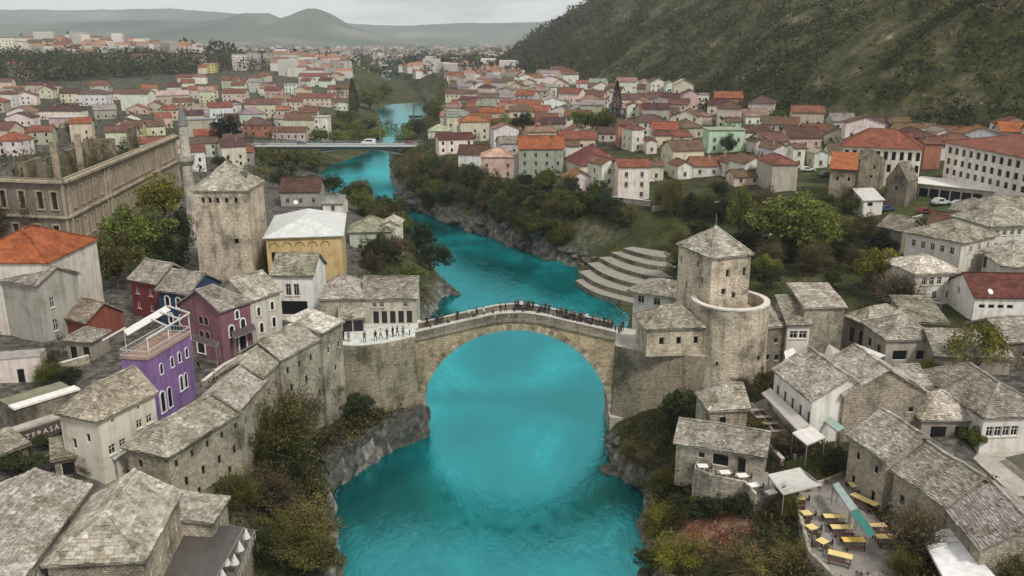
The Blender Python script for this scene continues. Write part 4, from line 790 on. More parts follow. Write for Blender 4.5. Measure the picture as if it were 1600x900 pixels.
for i in range(n):
    (a, b), (c, d) = cs[i], cs[i + 1]
    rows = [(-1, TR + .9), (3, TR + .45), (9, TR + .1), (16.2, TR)]
    for (za, ra), (zc, rc) in zip(rows, rows[1:]): m.face([(a * ra, b * ra, za), (c * ra, d * ra, za), (c * rc, d * rc, zc), (a * rc, b * rc, zc)])
    ri = TR - .7
    m.face([(c * ri, d * ri, 14.6), (a * ri, b * ri, 14.6), (a * ri, b * ri, 16.2), (c * ri, d * ri, 16.2)]); m.face([(a * ri, b * ri, 14.6), (c * ri, d * ri, 14.6), (0, 0, 14.6)])
    ro_, r0 = TR + .08, TR - .78
    m2.face([(a * ro_, b * ro_, 16.2), (c * ro_, d * ro_, 16.2), (c * ro_, d * ro_, 16.42), (a * ro_, b * ro_, 16.42)]); m2.face([(c * r0, d * r0, 16.2), (a * r0, b * r0, 16.2), (a * r0, b * r0, 16.42), (c * r0, d * r0, 16.42)])
    m2.face([(a * ro_, b * ro_, 16.42), (c * ro_, d * ro_, 16.42), (c * r0, d * r0, 16.42), (a * r0, b * r0, 16.42)])
me_ = m.mesh('wall', ['stone'], uv=False)
ul = me_.uv_layers.new(name='UVMap').data
for p in me_.polygons:
    for li in p.loop_indices:
        co_ = me_.vertices[me_.loops[li].vertex_index].co; aa = math.atan2(co_.y, co_.x); cc_ = math.atan2(p.center.y, p.center.x); aa += 6.2832 * round((cc_ - aa) / 6.2832); ul[li].uv = (aa * TR, co_.z)
link('wall', me_, rt, (.56, .495, .41)); link('rim', m2.mesh('rim', ['paving']), rt, (.62, .58, .51)); FOOT.append([(TC.x + 6.5 * a, TC.y + 6.5 * b) for a, b in cs[::4]])
def fbox(name, parent, c, sz, rz, matn, col, uv=True):
    m = MB(); m.box((0, 0, 0), sz); return link(name, m.mesh(name, [matn], uv=uv), parent, col, c, rz)
for a_ in (3.75, 4.25, 4.8, 5.35):
    fbox('slit', rt, (math.cos(a_) * (TR + .18), math.sin(a_) * (TR + .18), 7 + 2 * math.sin(a_ * 5)), (.25, .3, .5), a_ + 1.57, 'glass', (0, 0, 0))
# minaret behind the square tower
g0 = at(292, 330, 20); mn = empty('minaret', (at(291, 248, 33).x, at(291, 248, 33).y, 14), label='slender grey minaret with a dark balcony left of the square tower', cat='minaret')
m = MB(); m.tube((0, 0, -2), (0, 0, 5), 1.5, 1.35, 10); m.tube((0, 0, 5), (0, 0, 19), 1.15, 1.05, 12); link('shaft', m.mesh('shaft', ['ashlar'], uv=True), mn, (.45, .43, .38))
m = MB(); m.tube((0, 0, 17.6), (0, 0, 18.6), 1.1, 1.75, 12); m.tube((0, 0, 18.6), (0, 0, 19.7), 1.75, 1.75, 12); link('balcony', m.mesh('balcony', ['ashlar'], uv=True), mn, (.3, .29, .26))
m = MB(); m.tube((0, 0, 19.7), (0, 0, 26), 1.0, .95, 12); link('upper_shaft', m.mesh('upper_shaft', ['ashlar'], uv=True), mn, (.42, .41, .37))
m = MB(); m.tube((0, 0, 26), (0, 0, 31.5), 1.12, .05, 12); link('spire', m.mesh('spire', ['sheet']), mn, (.16, .17, .16))
# ------------------------------------------------------------------ large roofless ruin, left
RZ0, RZ1 = 12, 30
rA, rB, rD = at(97, 280, RZ1).xy, at(274, 209, RZ1).xy, at(-70, 274, RZ1).xy
ru = empty('ruined_palace', (rA.x, rA.y, RZ0), label='large roofless ruin with long rows of tall empty windows behind the orange roof', cat='ruin')
hR = RZ1 - RZ0
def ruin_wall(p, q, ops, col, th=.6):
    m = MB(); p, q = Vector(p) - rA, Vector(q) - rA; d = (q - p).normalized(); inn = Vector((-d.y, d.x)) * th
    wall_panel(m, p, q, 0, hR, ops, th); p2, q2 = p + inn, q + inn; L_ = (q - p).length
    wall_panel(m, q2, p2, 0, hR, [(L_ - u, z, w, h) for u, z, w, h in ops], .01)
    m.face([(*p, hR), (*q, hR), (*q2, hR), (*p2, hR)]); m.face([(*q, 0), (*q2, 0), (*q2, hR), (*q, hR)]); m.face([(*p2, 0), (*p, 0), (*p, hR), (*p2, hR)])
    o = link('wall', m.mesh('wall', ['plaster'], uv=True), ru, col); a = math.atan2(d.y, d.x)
    def band(nm, z, w, h):
        mm = MB(); mm.box((0, 0, 0), (L_ + .3, w, h)); c = (p + q) / 2 - inn.normalized() * (w / 2 - .25); link(nm, mm.mesh(nm, ['ashlar'], uv=True), o, (.40, .35, .27), (c.x, c.y, z), a)
    band('cornice', hR - .6, 1.1, .55); band('string_course', hR - 8.0, .8, .4)
    for u, z, w, h in ops:
        k = MB(); k.box((0, 0, h / 2 + .18), (w + .6, .2, .3)); k.box((-w / 2 - .14, 0, 0), (.25, .16, h)); k.box((w / 2 + .14, 0, 0), (.25, .16, h)); k.box((0, -.05, -h / 2 - .12), (w + .7, .3, .2)); c = p + d * u - inn.normalized() * .06; ws_ = link('window_surround', k.mesh('window_surround', ['ashlar'], uv=True), o, (.40, .35, .27), (c.x, c.y, z), a); k = MB(); k.face([(-w / 2, .4, -h / 2), (w / 2, .4, -h / 2), (w / 2, .4, h / 2), (-w / 2, .4, h / 2)]); link('shade_sheet', k.mesh('shade_sheet', ['wood']), ru, (.035, .03, .024), (c.x, c.y, z), a)  # dark sheets behind the empty windows paint in the shade inside
Lr = (rB - rA).length
us = [Lr * t for t in (.055, .105, .15, .195, .24)] + [Lr * (.315 + .032 * i) for i in range(13)] + [Lr * (.77 + .035 * i) for i in range(6)]
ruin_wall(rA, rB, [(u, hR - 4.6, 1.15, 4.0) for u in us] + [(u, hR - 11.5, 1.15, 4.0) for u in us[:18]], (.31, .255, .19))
Ll = (rA - rD).length
ruin_wall(rD, rA, [(Ll * t, hR - 4.6, 1.4, 3.6) for t in (.25, .42, .6, .77, .9)] + [(Ll * t, hR - 11.5, 1.4, 3.4) for t in (.5, .7, .88)], (.21, .172, .138))  # left front: same wall colour darkened to paint in its shaded side
dl = (rB - rA).normalized(); inw = Vector((-dl.y, dl.x))
m = MB()
for s_ in (0.02, .27, .30, .745, .765, .985):
    c = (dl * (Lr * s_)); fbox('pilaster', ru, (c.x - inw.x * .15, c.y - inw.y * .15, hR / 2 - .6), (1.0, .5, hR - 1.2), math.atan2(dl.y, dl.x), 'ashlar', (.38, .325, .25))
for s_, u, hh, w_ in ((.10, 9, 21, 8), (.22, 14, 19, 7), (.42, 11, 20, 10), (.66, 12, 20, 8), (.9, 10, 21, 7)):
    c = dl * (Lr * s_) + inw * u; fbox('inner_wall', ru, (c.x, c.y, hh / 2), (w_, .8, hh), math.atan2(dl.y, dl.x) + (1.57 if u > 11 else 0), 'rubble', (.3, .25, .19))
for s_ in (.18, .34):
    c = dl * (Lr * s_) + inw * 7; fbox('broken_pier', ru, (c.x, c.y, 12), (1.3, 1.3, 24), .3, 'rubble', (.42, .37, .29))
FOOT.append([tuple(p) for p in (rA, rB, rB + inw * 2, rA + inw * 2)])
# ------------------------------------------------------------------ road bridge upstream
RBY, RBZ = 400, 11
xa, xb = at(392, 226, RBZ).x * 1.0, at(722, 226, RBZ).x
ya, yb = at(392, 226, RBZ).y, at(722, 226, RBZ).y
rb = empty('road_bridge', ((xa + xb) / 2, (ya + yb) / 2, RBZ), label='long pale road bridge with a flat arch crossing the river upstream', cat='bridge')
ob = ((xa + xb) / 2, (ya + yb) / 2, RBZ); ang = math.atan2(yb - ya, xb - xa); Lb = math.hypot(xb - xa, yb - ya)
def rbp(name, c, sz, matn, col): m = MB(); m.box(c, sz); return link(name, m.mesh(name, [matn], uv=True), rb, col, (0, 0, 0), ang)
rbp('deck', (0, 0, -.1), (Lb, 9, .2), 'paving', (.22, .215, .2)); rbp('girder', (0, -3.6, -.85), (Lb, .5, 1.3), 'sheet', (.07, .09, .09)); rbp('girder', (0, 3.6, -.85), (Lb, .5, 1.3), 'sheet', (.07, .09, .09))
for s_ in (-1, 1): rbp('pavement', (0, s_ * 3.9, .1), (Lb, 1.4, .18), 'paving', (.42, .42, .4)); rbp('edge_beam', (0, s_ * 4.65, -.1), (Lb, .25, .7), 'paint', (.5, .52, .5))
m = MB()
for s_ in (-1, 1):
    for i in range(int(Lb / 3) + 1): m.box((-Lb / 2 + i * 3, s_ * 4.7, .75), (.1, .1, 1.1))
    for z in (.7, 1.0, 1.28): m.box((0, s_ * 4.7, z), (Lb, .06, .07))
link('railing', m.mesh('railing', ['paint']), rb, (.3, .36, .36), (0, 0, 0), ang)
for s_ in (-3.2, 3.2):
    m = MB()
    for i in range(24):
        t0, t1 = -1 + i / 12, -1 + (i + 1) / 12; hx = Lb * .36; m.bar((hx * t0, s_, -1.6 - 7 * t0 * t0), (hx * t1, s_, -1.6 - 7 * t1 * t1), .8, .7)
    link('arch_rib', m.mesh('arch_rib', ['paint']), rb, (.14, .16, .15), (0, 0, 0), ang)
    for t in (-.9, -.7, -.5, -.3, .3, .5, .7, .9): hx = Lb * .36; m = MB(); m.bar((hx * t, s_, -1.4), (hx * t, s_, -1.6 - 7 * t * t), .4); link('strut', m.mesh('strut', ['paint']), rb, (.14, .16, .15), (0, 0, 0), ang)
for x in (-Lb * .5 + 1.5, -Lb * .38, Lb * .38, Lb * .5 - 2): rbp('pier', (x, 0, -7), (2.2, 7.5, 12), 'rubble', (.33, .3, .25))
for i, t in enumerate((-.36, -.12, .12, .36)):
    lm = empty('street_lamp', (ob[0] + math.cos(ang) * Lb * t + 4.2 * math.sin(ang), ob[1] + math.sin(ang) * Lb * t - 4.2 * math.cos(ang), RBZ + .2), label='tall grey street lamp, %s from the left on the road bridge' % ('first', 'second', 'third', 'fourth')[i], cat='street lamp', group='street lamps on the road bridge')
    m = MB(); m.tube((0, 0, 0), (0, 0, 8), .14, .08, 6); m.bar((0, 0, 8), (0, 1.6, 8.3), .08); link('post', m.mesh('post', ['paint']), lm, (.3, .3, .3)); fbox('lamp_head', lm, (0, 1.9, 8.3), (.3, .8, .15), 0, 'paint', (.4, .4, .4))
# two low footbridges far upstream
for lab, (pa_, pb_, z) in (('long flat pale bridge low across the far river', ((566, 111), (660, 111), 8)), ('distant pale weir bridge just beyond the far bridge', ((590, 102), (662, 101), 9))):
    p, q = at(*pa_, z), at(*pb_, z); o = empty('far_bridge', (p + q) / 2, math.atan2(q.y - p.y, q.x - p.x), label=lab, cat='bridge'); l_ = (q - p).length
    fbox('deck', o, (0, 0, 0), (l_, 9, 1.6), 0, 'paint', (.5, .5, .47))
    for t in (-.4, -.15, .15, .4): fbox('pier', o, (l_ * t, 0, -5), (2, 8, 9), 0, 'paint', (.35, .35, .33))
# ------------------------------------------------------------------ stepped river terraces, right bank
sr_ = empty('stone_steps', (*at(980, 430, 5).xy, 0), label='curved pale stone terraces stepping down to the river before the right tower', cat='steps')
so_ = sr_.location
def smooth_line(p):
    for _ in range(2):
        q = [p[0]]
        for a, b in zip(p, p[1:]): q += [(a[0] * .75 + b[0] * .25, a[1] * .75 + b[1] * .25), (a[0] * .25 + b[0] * .75, a[1] * .25 + b[1] * .75)]
        p = q + [p[-1]]
    return p
tiers = [([(899, 438), (925, 456), (960, 466), (992, 474)], 1.2), ([(904, 424), (930, 442), (970, 454), (1008, 462), (1040, 468)], 2.3), ([(918, 411), (942, 428), (980, 441), (1020, 448), (1062, 450)], 3.4), ([(936, 402), (962, 416), (996, 427), (1030, 433), (1066, 434)], 4.5), ([(954, 394), (980, 405), (1010, 413), (1040, 417), (1066, 418)], 5.6), ([(974, 388), (1000, 396), (1030, 402), (1066, 403)], 6.7)]
bk = [at(988, 381, 7.4), at(1066, 393, 7.4)]
for pts, z in tiers:
    fr = [at(px, py, z).xy - so_.xy for px, py in smooth_line(pts)]; back = [bk[1].xy - so_.xy, bk[0].xy - so_.xy]; m = MB(); m.prism(fr + back, -2, z)
    o = link('step', m.mesh('step', ['rubble'], uv=True), sr_, (.25, .23, .19), None, None)
    m = MB(); k = len(fr); m.face([(*p, z + .01) for p in fr + back]); link('step_tread', m.mesh('step_tread', ['paving']), o, (.27, .25, .205))
# ------------------------------------------------------------------ rock ledges and boulders
def rock_mesh(seed, sub=2):
    bm = bmesh.new(); bmesh.ops.create_icosphere(bm, subdivisions=sub, radius=1)
    for v in bm.verts:
        k = 1 + .38 * noise.noise(v.co * 1.3 + Vector((seed * 3.1, 0, 0))) + .2 * noise.noise(v.co * 3.1 + Vector((0, seed * 2.3, 0))); v.co *= k; v.co.z *= .72
    me = bpy.data.meshes.new('boulder'); bm.to_mesh(me); bm.free(); me.materials.append(MATS['rock']); return me
PENDROCK = []
ROCKS = [rock_mesh(i) for i in range(6)]
def boulder(x, y, z, s, label, group):
    o = link('boulder', ROCKS[rng.integers(6)], None, None, (x, y, z), rng.uniform(0, 6), label=label, cat='boulder', group=group); PENDROCK.append(o); o.scale = (s * rng.uniform(.8, 1.5), s * rng.uniform(.8, 1.3), s * rng.uniform(.6, 1)); return o
for i in range(46):
    y = rng.uniform(222, 330); x = np.interp(y, RY, RX) + rng.uniform(-1, 3.5); boulder(x, y, max(.1, H1(x, y)) + .1, rng.uniform(.8, 2.2), 'grey boulder at the waterline of the wooded right bank', 'boulders along the right bank')
for i in range(16):
    y = rng.uniform(62, 118); x = np.interp(y, RY, RX) + rng.uniform(-.6, 3); boulder(x, y, max(0, H1(x, y)), rng.uniform(.5, 1.4), 'dark boulder on the shore below the mill house', 'boulders on the near right shore')
for i in range(18):
    y = rng.uniform(285, 385); x = np.interp(y, LY, LX) - rng.uniform(-1.5, 8); boulder(x, y, max(0, H1(x, y)), rng.uniform(.7, 2), 'pale boulder on the left bank above the bend', 'boulders on the left bank')
for i, (px, py, s) in enumerate(((712, 459, 1.6), (702, 457, 2.1), (692, 455, 2.2))):
    p = at(px, py, .1); boulder(p.x, p.y, .1, s, ('tip', 'middle', 'inner end')[i] + ' rock of the low dark spit jutting into the river', 'rocks of the dark spit')
for i in range(14):
    px, py = rng.uniform(884, 935), rng.uniform(392, 448); g_ = ground(px, py)
    if g_: boulder(g_.x, g_.y, g_.z + .2, rng.uniform(.7, 1.8), 'grey boulder beside the stone steps', 'boulders by the stone steps')
# near left rock ledge with a sheer face over the water
lg = empty('rock_ledge', (-18, 108, 0), label='dark rock ledge with a sheer face over the water below the left terrace wall', cat='rock ledge')
pts = [(505, 772), (540, 745), (580, 718), (615, 700), (645, 690), (664, 681)]
m = MB(); F_ = []
for i in range(26):
    t = i / 25 * (len(pts) - 1); k = min(int(t), len(pts) - 2); f = t - k; px = pts[k][0] * (1 - f) + pts[k + 1][0] * f; py = pts[k][1] * (1 - f) + pts[k + 1][1] * f; p = at(px, py, 0)
    F_.append([(p.x + .8 + .5 * noise.noise((i * .7, z * .5, 2)) + .3 * noise.noise((i * 2.1, z * 1.7, 5)) - .03 * z, p.y + .5 * noise.noise((i * .9, z * .6, 9)), z + .35 * noise.noise((i * .8, 3, 1))) for z in (-2, 0, 1, 2, 3, 4, 4.8)])
for i in range(25):
    for j in range(6): m.face([F_[i][j], F_[i + 1][j], F_[i + 1][j + 1], F_[i][j + 1]])
    a, b = F_[i][-1], F_[i + 1][-1]; m.face([a, b, (b[0] - 7, b[1] + 4, 4.9), (a[0] - 7, a[1] + 4, 4.9)])
link('rock_face', m.mesh('rock_face', ['rock'], smooth=False, off=(-18, 108, 0)), lg)
# ------------------------------------------------------------------ the town: houses further off
LAND = [('the tallest cypress', 963, 160), ('the mint green house', 1134, 215), ('the white school', 1375, 240), ('the white hotel', 1545, 235), ('the white riverside house', 990, 285), ('the brick red house', 1138, 155),
        ('the round green trees', 915, 200), ('the far pale bridge', 612, 111), ('the road bridge', 560, 228), ('the big white gable', 212, 158), ('the left hill wood', 200, 105), ('the minaret', 291, 270),
        ('the square tower', 355, 340), ('the black fir', 358, 205), ('the ruined palace', 150, 280), ('the cream gables', 1040, 140), ('the orange roof', 80, 400), ('the round tower', 1150, 520), ('the right red roof', 1560, 448),
        ('the balcony house', 1490, 390), ('the mill house', 1120, 640), ('the yellow tables', 1310, 810), ('the stone steps', 980, 425), ('the purple house', 265, 590), ('the cliff houses', 400, 620), ('the stone gable', 1385, 620), ('the yellow hall', 480, 400), ('the dark awning', 310, 860), ('the far green bank', 520, 200)]
PENDING = []                                 # (object, phrase, noun) labelled once everything stands
ORD = 'first second third fourth fifth sixth seventh eighth ninth tenth eleventh twelfth thirteenth fourteenth fifteenth sixteenth seventeenth eighteenth nineteenth twentieth'.split()
def ordinal(i):
    if i < 20: return ORD[i]
    tens = ['twenty', 'thirty', 'forty', 'fifty', 'sixty', 'seventy', 'eighty', 'ninety'][(i + 1) // 10 - 2]; u = (i + 1) % 10
    return tens + ('-' + ORD[u - 1] if u else '-nth') if u else tens.replace('ty', 'tieth')
def label_pending():
    keys = {}
    for o, phrase, noun in PENDING:
        p = o.location; px, py = pix(p.x, p.y, p.z + 2)
        nm, lx, ly = min(LAND, key=lambda l: (l[1] - px) ** 2 + (1.5 * (l[2] - py)) ** 2); dx, dy = px - lx, (py - ly) * 1.5
        rel = ('left of ' if dx < 0 else 'right of ') if abs(dx) > abs(dy) else ('behind ' if dy < 0 else 'before ')
        keys.setdefault((phrase, noun, rel + nm), []).append((dx * dx + dy * dy, o))
    for (phrase, noun, rel), lst in keys.items():
        lst.sort(key=lambda t: t[0])
        for i, (d, o) in enumerate(lst):
            o['label'] = '%s %s' % (phrase, rel) if len(lst) == 1 else '%s, %s %s' % (phrase, ordinal(i), rel)
WALLC = {'white': (.72, .69, .63), 'cream': (.62, .56, .45), 'pale grey': (.5, .48, .44), 'pinkish': (.56, .43, .37), 'ochre': (.5, .38, .22), 'mint green': (.46, .6, .47), 'brick red': (.34, .15, .10), 'terracotta': (.40, .20, .13), 'beige': (.46, .42, .33), 'yellow': (.58, .5, .24), 'grey': (.36, .34, .30)}
ROOFC = {'red': (.185, .085, .06), 'bright red': (.25, .10, .065), 'orange': (.30, .125, .06), 'brown': (.145, .092, .07), 'maroon': (.10, .052, .046), 'pink': (.29, .17, .14), 'pale': (.5, .44, .36), 'grey': (.28, .265, .24), 'mauve': (.24, .18, .18), 'white': (.7, .68, .63)}
HCOUNT = 0
for o in PENDROCK:
    if 'spit' not in o['label']: PENDING.append((o, 'grey boulder on the shore', 'boulder'))
def clear(x, y, r):
    for q in FOOT2:
        if (q[0] - x) ** 2 + (q[1] - y) ** 2 < (q[2] + r) ** 2: return False
    return True
FOOT2 = []
def town_house(x, y, z, w, d, h, rot, kind, roofc, wallc, rng_, floors=None, name='town_house', label=None, group=None, nowin=False, rh=None):
    global HCOUNT
    c, s = math.cos(rot), math.sin(rot); C4 = [(x + c * a - s * b, y + s * a + c * b) for a, b in ((-w / 2, 0), (w / 2, 0), (w / 2, d), (-w / 2, d))]
    win = []
    if not nowin:
        fl = max(1, int(h / 2.9)); dist = math.hypot(x, y)
        for f in range(fl):
            zc = 1.5 + f * 2.8
            if zc + .7 > h: break
            for fc, ln in (('f', w), ('l' if x > 0 else 'r', d)):
                n = max(1, int(ln / (3.2 if fc == 'f' else 4.5)))
                for i in range(n):
                    if rng_.random() < .86: win.append((fc, (i + .5) / n, zc, 1.0, 1.4, 'o' if dist > 330 else 'w'))
    flat = kind == 'flat'
    r_ = rh if rh is not None else min(w, d) * rng_.uniform(.24, .32)
    if kind == 'flat' and name == 'town_house': name = 'apartment_block'
    R, _ = house(name, label, 'house', None, None, z + h, d, z, roof='flat' if flat else ('hip' if kind == 'hip' else 'gable'), rh=r_, ax=1 if kind == 'g' or (kind == 'hip' and d > w) else 0, wall='plaster', col=tuple(v * rng_.uniform(.9, 1.06) for v in WALLC[wallc]),
        rcol=tuple(v * rng_.uniform(.82, 1.15) for v in ROOFC[roofc]), cover='paving' if flat else 'tile', oh=.4, win=win, fcol=(.4, .37, .33), drop=5, world=C4, group=group, chim=[(rng_.uniform(.2, .8), .4, .6, h + r_ + .1)] if rng_.random() < .45 and not flat else ())
    FOOT2.append((x - s * d / 2, y + c * d / 2, max(w, d) * .5)); HCOUNT += 1
    if label is None: PENDING.append((R, '%s %s house with %s %s' % (('small' if w < 9 else 'long' if w > 16 else 'tall' if h > 8 else 'low' if h < 4.2 else 'plain'), wallc, roofc, 'flat roof' if flat else 'hipped roof' if kind == 'hip' else 'gable roof' if kind == 'g' else 'tiled roof'), 'house'))
    return R
rh_ = random.Random(5)
def T(xl, xr, ye, yb, roofc, wallc, kind='e', rot=0.0, d=None, **kw):
    """a house read off the photo: left and right edge of the wall, eave and base rows"""
    g = ground((xl + xr) / 2, yb)
    if g is None: return
    dep = g.y * cp - (g.z - HCAM) * sp_; w = (xr - xl) * dep / FPX; h = max(2.6, (yb - ye) * dep / FPX / .97)
    return town_house(g.x, g.y, g.z, w, d or max(6.0, min(12, w * .85)), h, rot, kind, roofc, wallc, rh_, **kw)
# --- right town, front rows
T(716, 762, 242, 266, 'maroon', 'white', rot=-.1, d=9); T(752, 802, 246, 279, 'pale', 'pinkish', 'hip', d=10); T(802, 813, 242, 277, 'pale', 'pale grey', 'flat', d=6)
T(811, 880, 234, 276, 'orange', 'grey', rot=.02, d=12); T(884, 905, 229, 263, 'red', 'white', d=8); T(874, 930, 218, 234, 'bright red', 'cream', d=10)
T(905, 974, 258, 282, 'red', 'cream', 'hip', rot=.25, d=16, rh=5.5); T(884, 930, 282, 304, 'orange', 'white', 'g', rot=.1, d=9)
town = None
T(965, 1014, 262, 312, 'bright red', 'white', 'e', rot=.05, d=9, label='white three storey riverside house with a flat pinkish red roof and open loggia', rh=1.6); T(937, 966, 258, 306, 'red', 'white', 'g', rot=.45, d=8)
T(1014, 1036, 260, 282, 'brown', 'cream', d=9); T(1049, 1100, 236, 270, 'brown', 'cream', 'e', rot=.18, d=11); T(965, 987, 196, 230, 'terracotta' if False else 'red', 'terracotta', d=8)
T(986, 1006, 203, 236, 'red', 'white', 'hip', rot=.3, d=9); T(1012, 1050, 192, 204, 'brown', 'white', 'g', rot=.2, d=9)
T(1106, 1162, 204, 238, 'grey', 'mint green', 'flat', d=10, label='mint green three storey house with a flat terrace among the red roofs'); T(1134, 1158, 191, 204, 'brown', 'mint green', 'e', d=7)
T(1164, 1202, 207, 222, 'maroon', 'white', 'e', d=9); T(1162, 1206, 182, 196, 'mauve', 'white', 'e', rot=.3, d=9); T(976, 1000, 128, 142, 'pale', 'cream', 'g', d=9); T(1002, 1016, 128, 144, 'grey', 'cream', 'g', d=9); T(1016, 1040, 130, 152, 'brown', 'white', 'g', rot=.1, d=12)
T(1040, 1054, 132, 152, 'grey', 'white', 'g', d=9); T(1052, 1082, 134, 164, 'pale', 'cream', 'g', rot=-.1, d=12); T(1117, 1159, 154, 176, 'bright red', 'brick red', 'e', d=11, rot=-.1, label='brick red house with a bright red roof under the wooded mountain')
T(1066, 1090, 148, 172, 'brown', 'pinkish', 'g', d=8); T(1088, 1107, 148, 168, 'grey', 'white', 'flat', d=8); T(972, 1026, 156, 168, 'brown', 'cream', 'e', d=10, rot=.05); T(1024, 1056, 164, 176, 'grey', 'beige', 'e', d=8)
T(980, 1000, 166, 184, 'red', 'white', 'g', d=8); T(1000, 1030, 172, 184, 'red', 'cream', 'e', d=9, rot=.2); T(1030, 1062, 178, 190, 'brown', 'pinkish', 'e', d=9); T(1062, 1090, 184, 196, 'maroon', 'cream', 'e', d=9); T(1088, 1112, 182, 196, 'pink', 'cream', 'hip', d=9)
T(1060, 1100, 200, 216, 'brown', 'beige', 'hip', rot=.3, d=11); T(1052, 1082, 214, 228, 'red', 'cream', 'e', rot=.25, d=10); T(1024, 1050, 212, 230, 'red', 'cream', 'hip', d=9); T(1010, 1026, 222, 240, 'red', 'white', 'g', d=8)
T(1058, 1082, 260, 280, 'red', 'white', 'g', rot=.2, d=8); T(1082, 1126, 260, 276, 'bright red', 'white', 'e', rot=.05, d=9); T(1130, 1168, 254, 274, 'red', 'white', 'hip', rot=.2, d=10); T(1160, 1200, 256, 284, 'brown', 'white', 'g', rot=.3, d=9)
T(1204, 1244, 258, 299, 'red', 'beige', 'hip', rot=.06, d=13, nowin=True); T(1146, 1190, 279, 290, 'brown', 'cream', 'e', rot=.1, d=7); T(1206, 1238, 234, 252, 'brown', 'white', 'g', rot=.2, d=10); T(1238, 1256, 232, 262, 'brown', 'white', 'e', d=7)
T(1271, 1292, 240, 262, 'pale', 'white', 'g', d=7); T(1232, 1284, 216, 232, 'maroon', 'pinkish', 'e', rot=.1, d=11); T(1240, 1282, 192, 204, 'pink', 'pinkish', 'e', d=10, rot=.1); T(1190, 1232, 222, 238, 'brown', 'cream', 'e', rot=.25, d=10); T(1180, 1204, 222, 240, 'brown', 'white', 'g', rot=.2, d=8)
T(1258, 1290, 205, 222, 'red', 'white', 'e', d=9); T(1284, 1316, 204, 216, 'red', 'cream', 'g', d=9); T(1336, 1396, 198, 210, 'brown', 'cream', 'e', d=11); T(1394, 1424, 194, 208, 'brown', 'pinkish', 'e', d=9); T(1408, 1466, 216, 240, 'maroon', 'white', 'hip', rot=.2, d=12)
T(1441, 1467, 226, 264, 'brown', 'brick red', 'e', d=8, nowin=True); T(1462, 1484, 208, 232, 'grey', 'white', 'g', d=8); T(1300, 1336, 190, 204, 'grey', 'pale grey', 'e', d=9)
# --- right town, far rows by the river
T(696, 724, 147, 160, 'brown', 'cream', 'e', d=11); T(724, 746, 147, 162, 'brown', 'pinkish', 'e', d=9); T(746, 779, 154, 168, 'brown', 'white', 'e', d=10); T(782, 821, 166, 180, 'bright red', 'terracotta', 'e', d=10); T(842, 885, 160, 180, 'pale', 'white', 'g', d=10, rot=.1)
T(837, 872, 189, 206, 'red', 'pinkish', 'e', d=10); T(669, 703, 205, 216, 'pale', 'cream', 'hip', d=9); T(698, 736, 190, 204, 'pink', 'pinkish', 'hip', d=10, rot=.2); T(874, 896, 112, 128, 'bright red', 'pinkish', 'flat', d=9); T(926, 953, 136, 153, 'bright red', 'white', 'g', d=10)
T(852, 870, 137, 152, 'grey', 'white', 'e', d=8); T(836, 852, 166, 178, 'grey', 'pale grey', 'g', d=8); T(880, 940, 205, 214, 'pale', 'white', 'flat', d=6)
# --- left town
T(0, 20, 148, 168, 'red', 'white', 'hip', d=9); T(124, 166, 148, 166, 'brown', 'white', 'hip', d=11); T(189, 234, 148, 174, 'red', 'white', 'e', rot=-.12, d=10, nowin=True, label='big plain white walled house above the roofless ruin', rh=2.4); T(240, 296, 150, 168, 'pale', 'beige', 'e', rot=.5, d=10); T(62, 124, 174, 188, 'maroon', 'white', 'hip', d=11)
T(78, 128, 184, 200, 'pale', 'pinkish', 'flat', d=9); T(0, 26, 206, 222, 'orange', 'pinkish', 'e', d=8); T(28, 50, 208, 220, 'red', 'pinkish', 'e', d=8); T(190, 222, 200, 216, 'brown', 'yellow', 'e', rot=.15, d=9); T(222, 258, 198, 212, 'brown', 'cream', 'e', rot=.5, d=10); T(150, 182, 172, 186, 'grey', 'grey', 'e', rot=.5, d=9)
T(296, 340, 141, 154, 'bright red', 'cream', 'e', rot=.3, d=11); T(258, 290, 172, 188, 'bright red', 'pinkish', 'e', rot=.5, d=9); T(276, 304, 160, 174, 'red', 'cream', 'e', rot=.5, d=9); T(246, 270, 184, 200, 'bright red', 'pinkish', 'e', rot=.5, d=8); T(304, 346, 172, 188, 'grey', 'white', 'e', rot=.3, d=11); T(345, 371, 164, 184, 'grey', 'white', 'flat', d=9)
T(380, 420, 196, 214, 'brown', 'brick red', 'hip', rot=.1, d=11); T(445, 492, 188, 214, 'brown', 'cream', 'e', d=10, nowin=True); T(490, 514, 184, 220, 'pale', 'white', 'flat', d=8); T(425, 478, 206, 218, 'red', 'pinkish', 'e', d=8)
T(288, 322, 238, 268, 'red', 'white', 'e', rot=.35, d=10); T(366, 396, 238, 256, 'red', 'brown' if False else 'grey', 'e', rot=.2, d=9); T(287, 334, 188, 220, 'grey', 'beige', 'flat', rot=.3, d=9, nowin=True); T(384, 440, 164, 184, 'brown', 'cream', 'e', rot=.1, d=11); T(463, 522, 154, 166, 'red', 'cream', 'e', d=11)
T(445, 476, 132, 148, 'grey', 'white', 'flat', d=9); T(467, 512, 120, 132, 'red', 'white', 'e', d=11); T(414, 440, 142, 156, 'red', 'pinkish', 'e', d=9); T(348, 384, 146, 160, 'red', 'cream', 'e', d=10); T(512, 545, 140, 152, 'red', 'pinkish', 'e', d=10); T(520, 542, 160, 172, 'brown', 'white', 'e', d=9)
T(440, 500, 300, 322, 'maroon', 'grey', 'e', rot=.1, d=12, label='dark red roofed house behind the yellow hall'); T(505, 536, 318, 334, 'grey', 'white', 'e', d=7); T(548, 612, 362, 396, 'grey', 'pale grey', 'hip', rot=.1, d=9, label='pale rough roofed house by the left riverside behind the thicket'); T(598, 626, 352, 400, 'pale', 'white', 'g', d=6, label='white gabled end of the house above the river at the left bend')
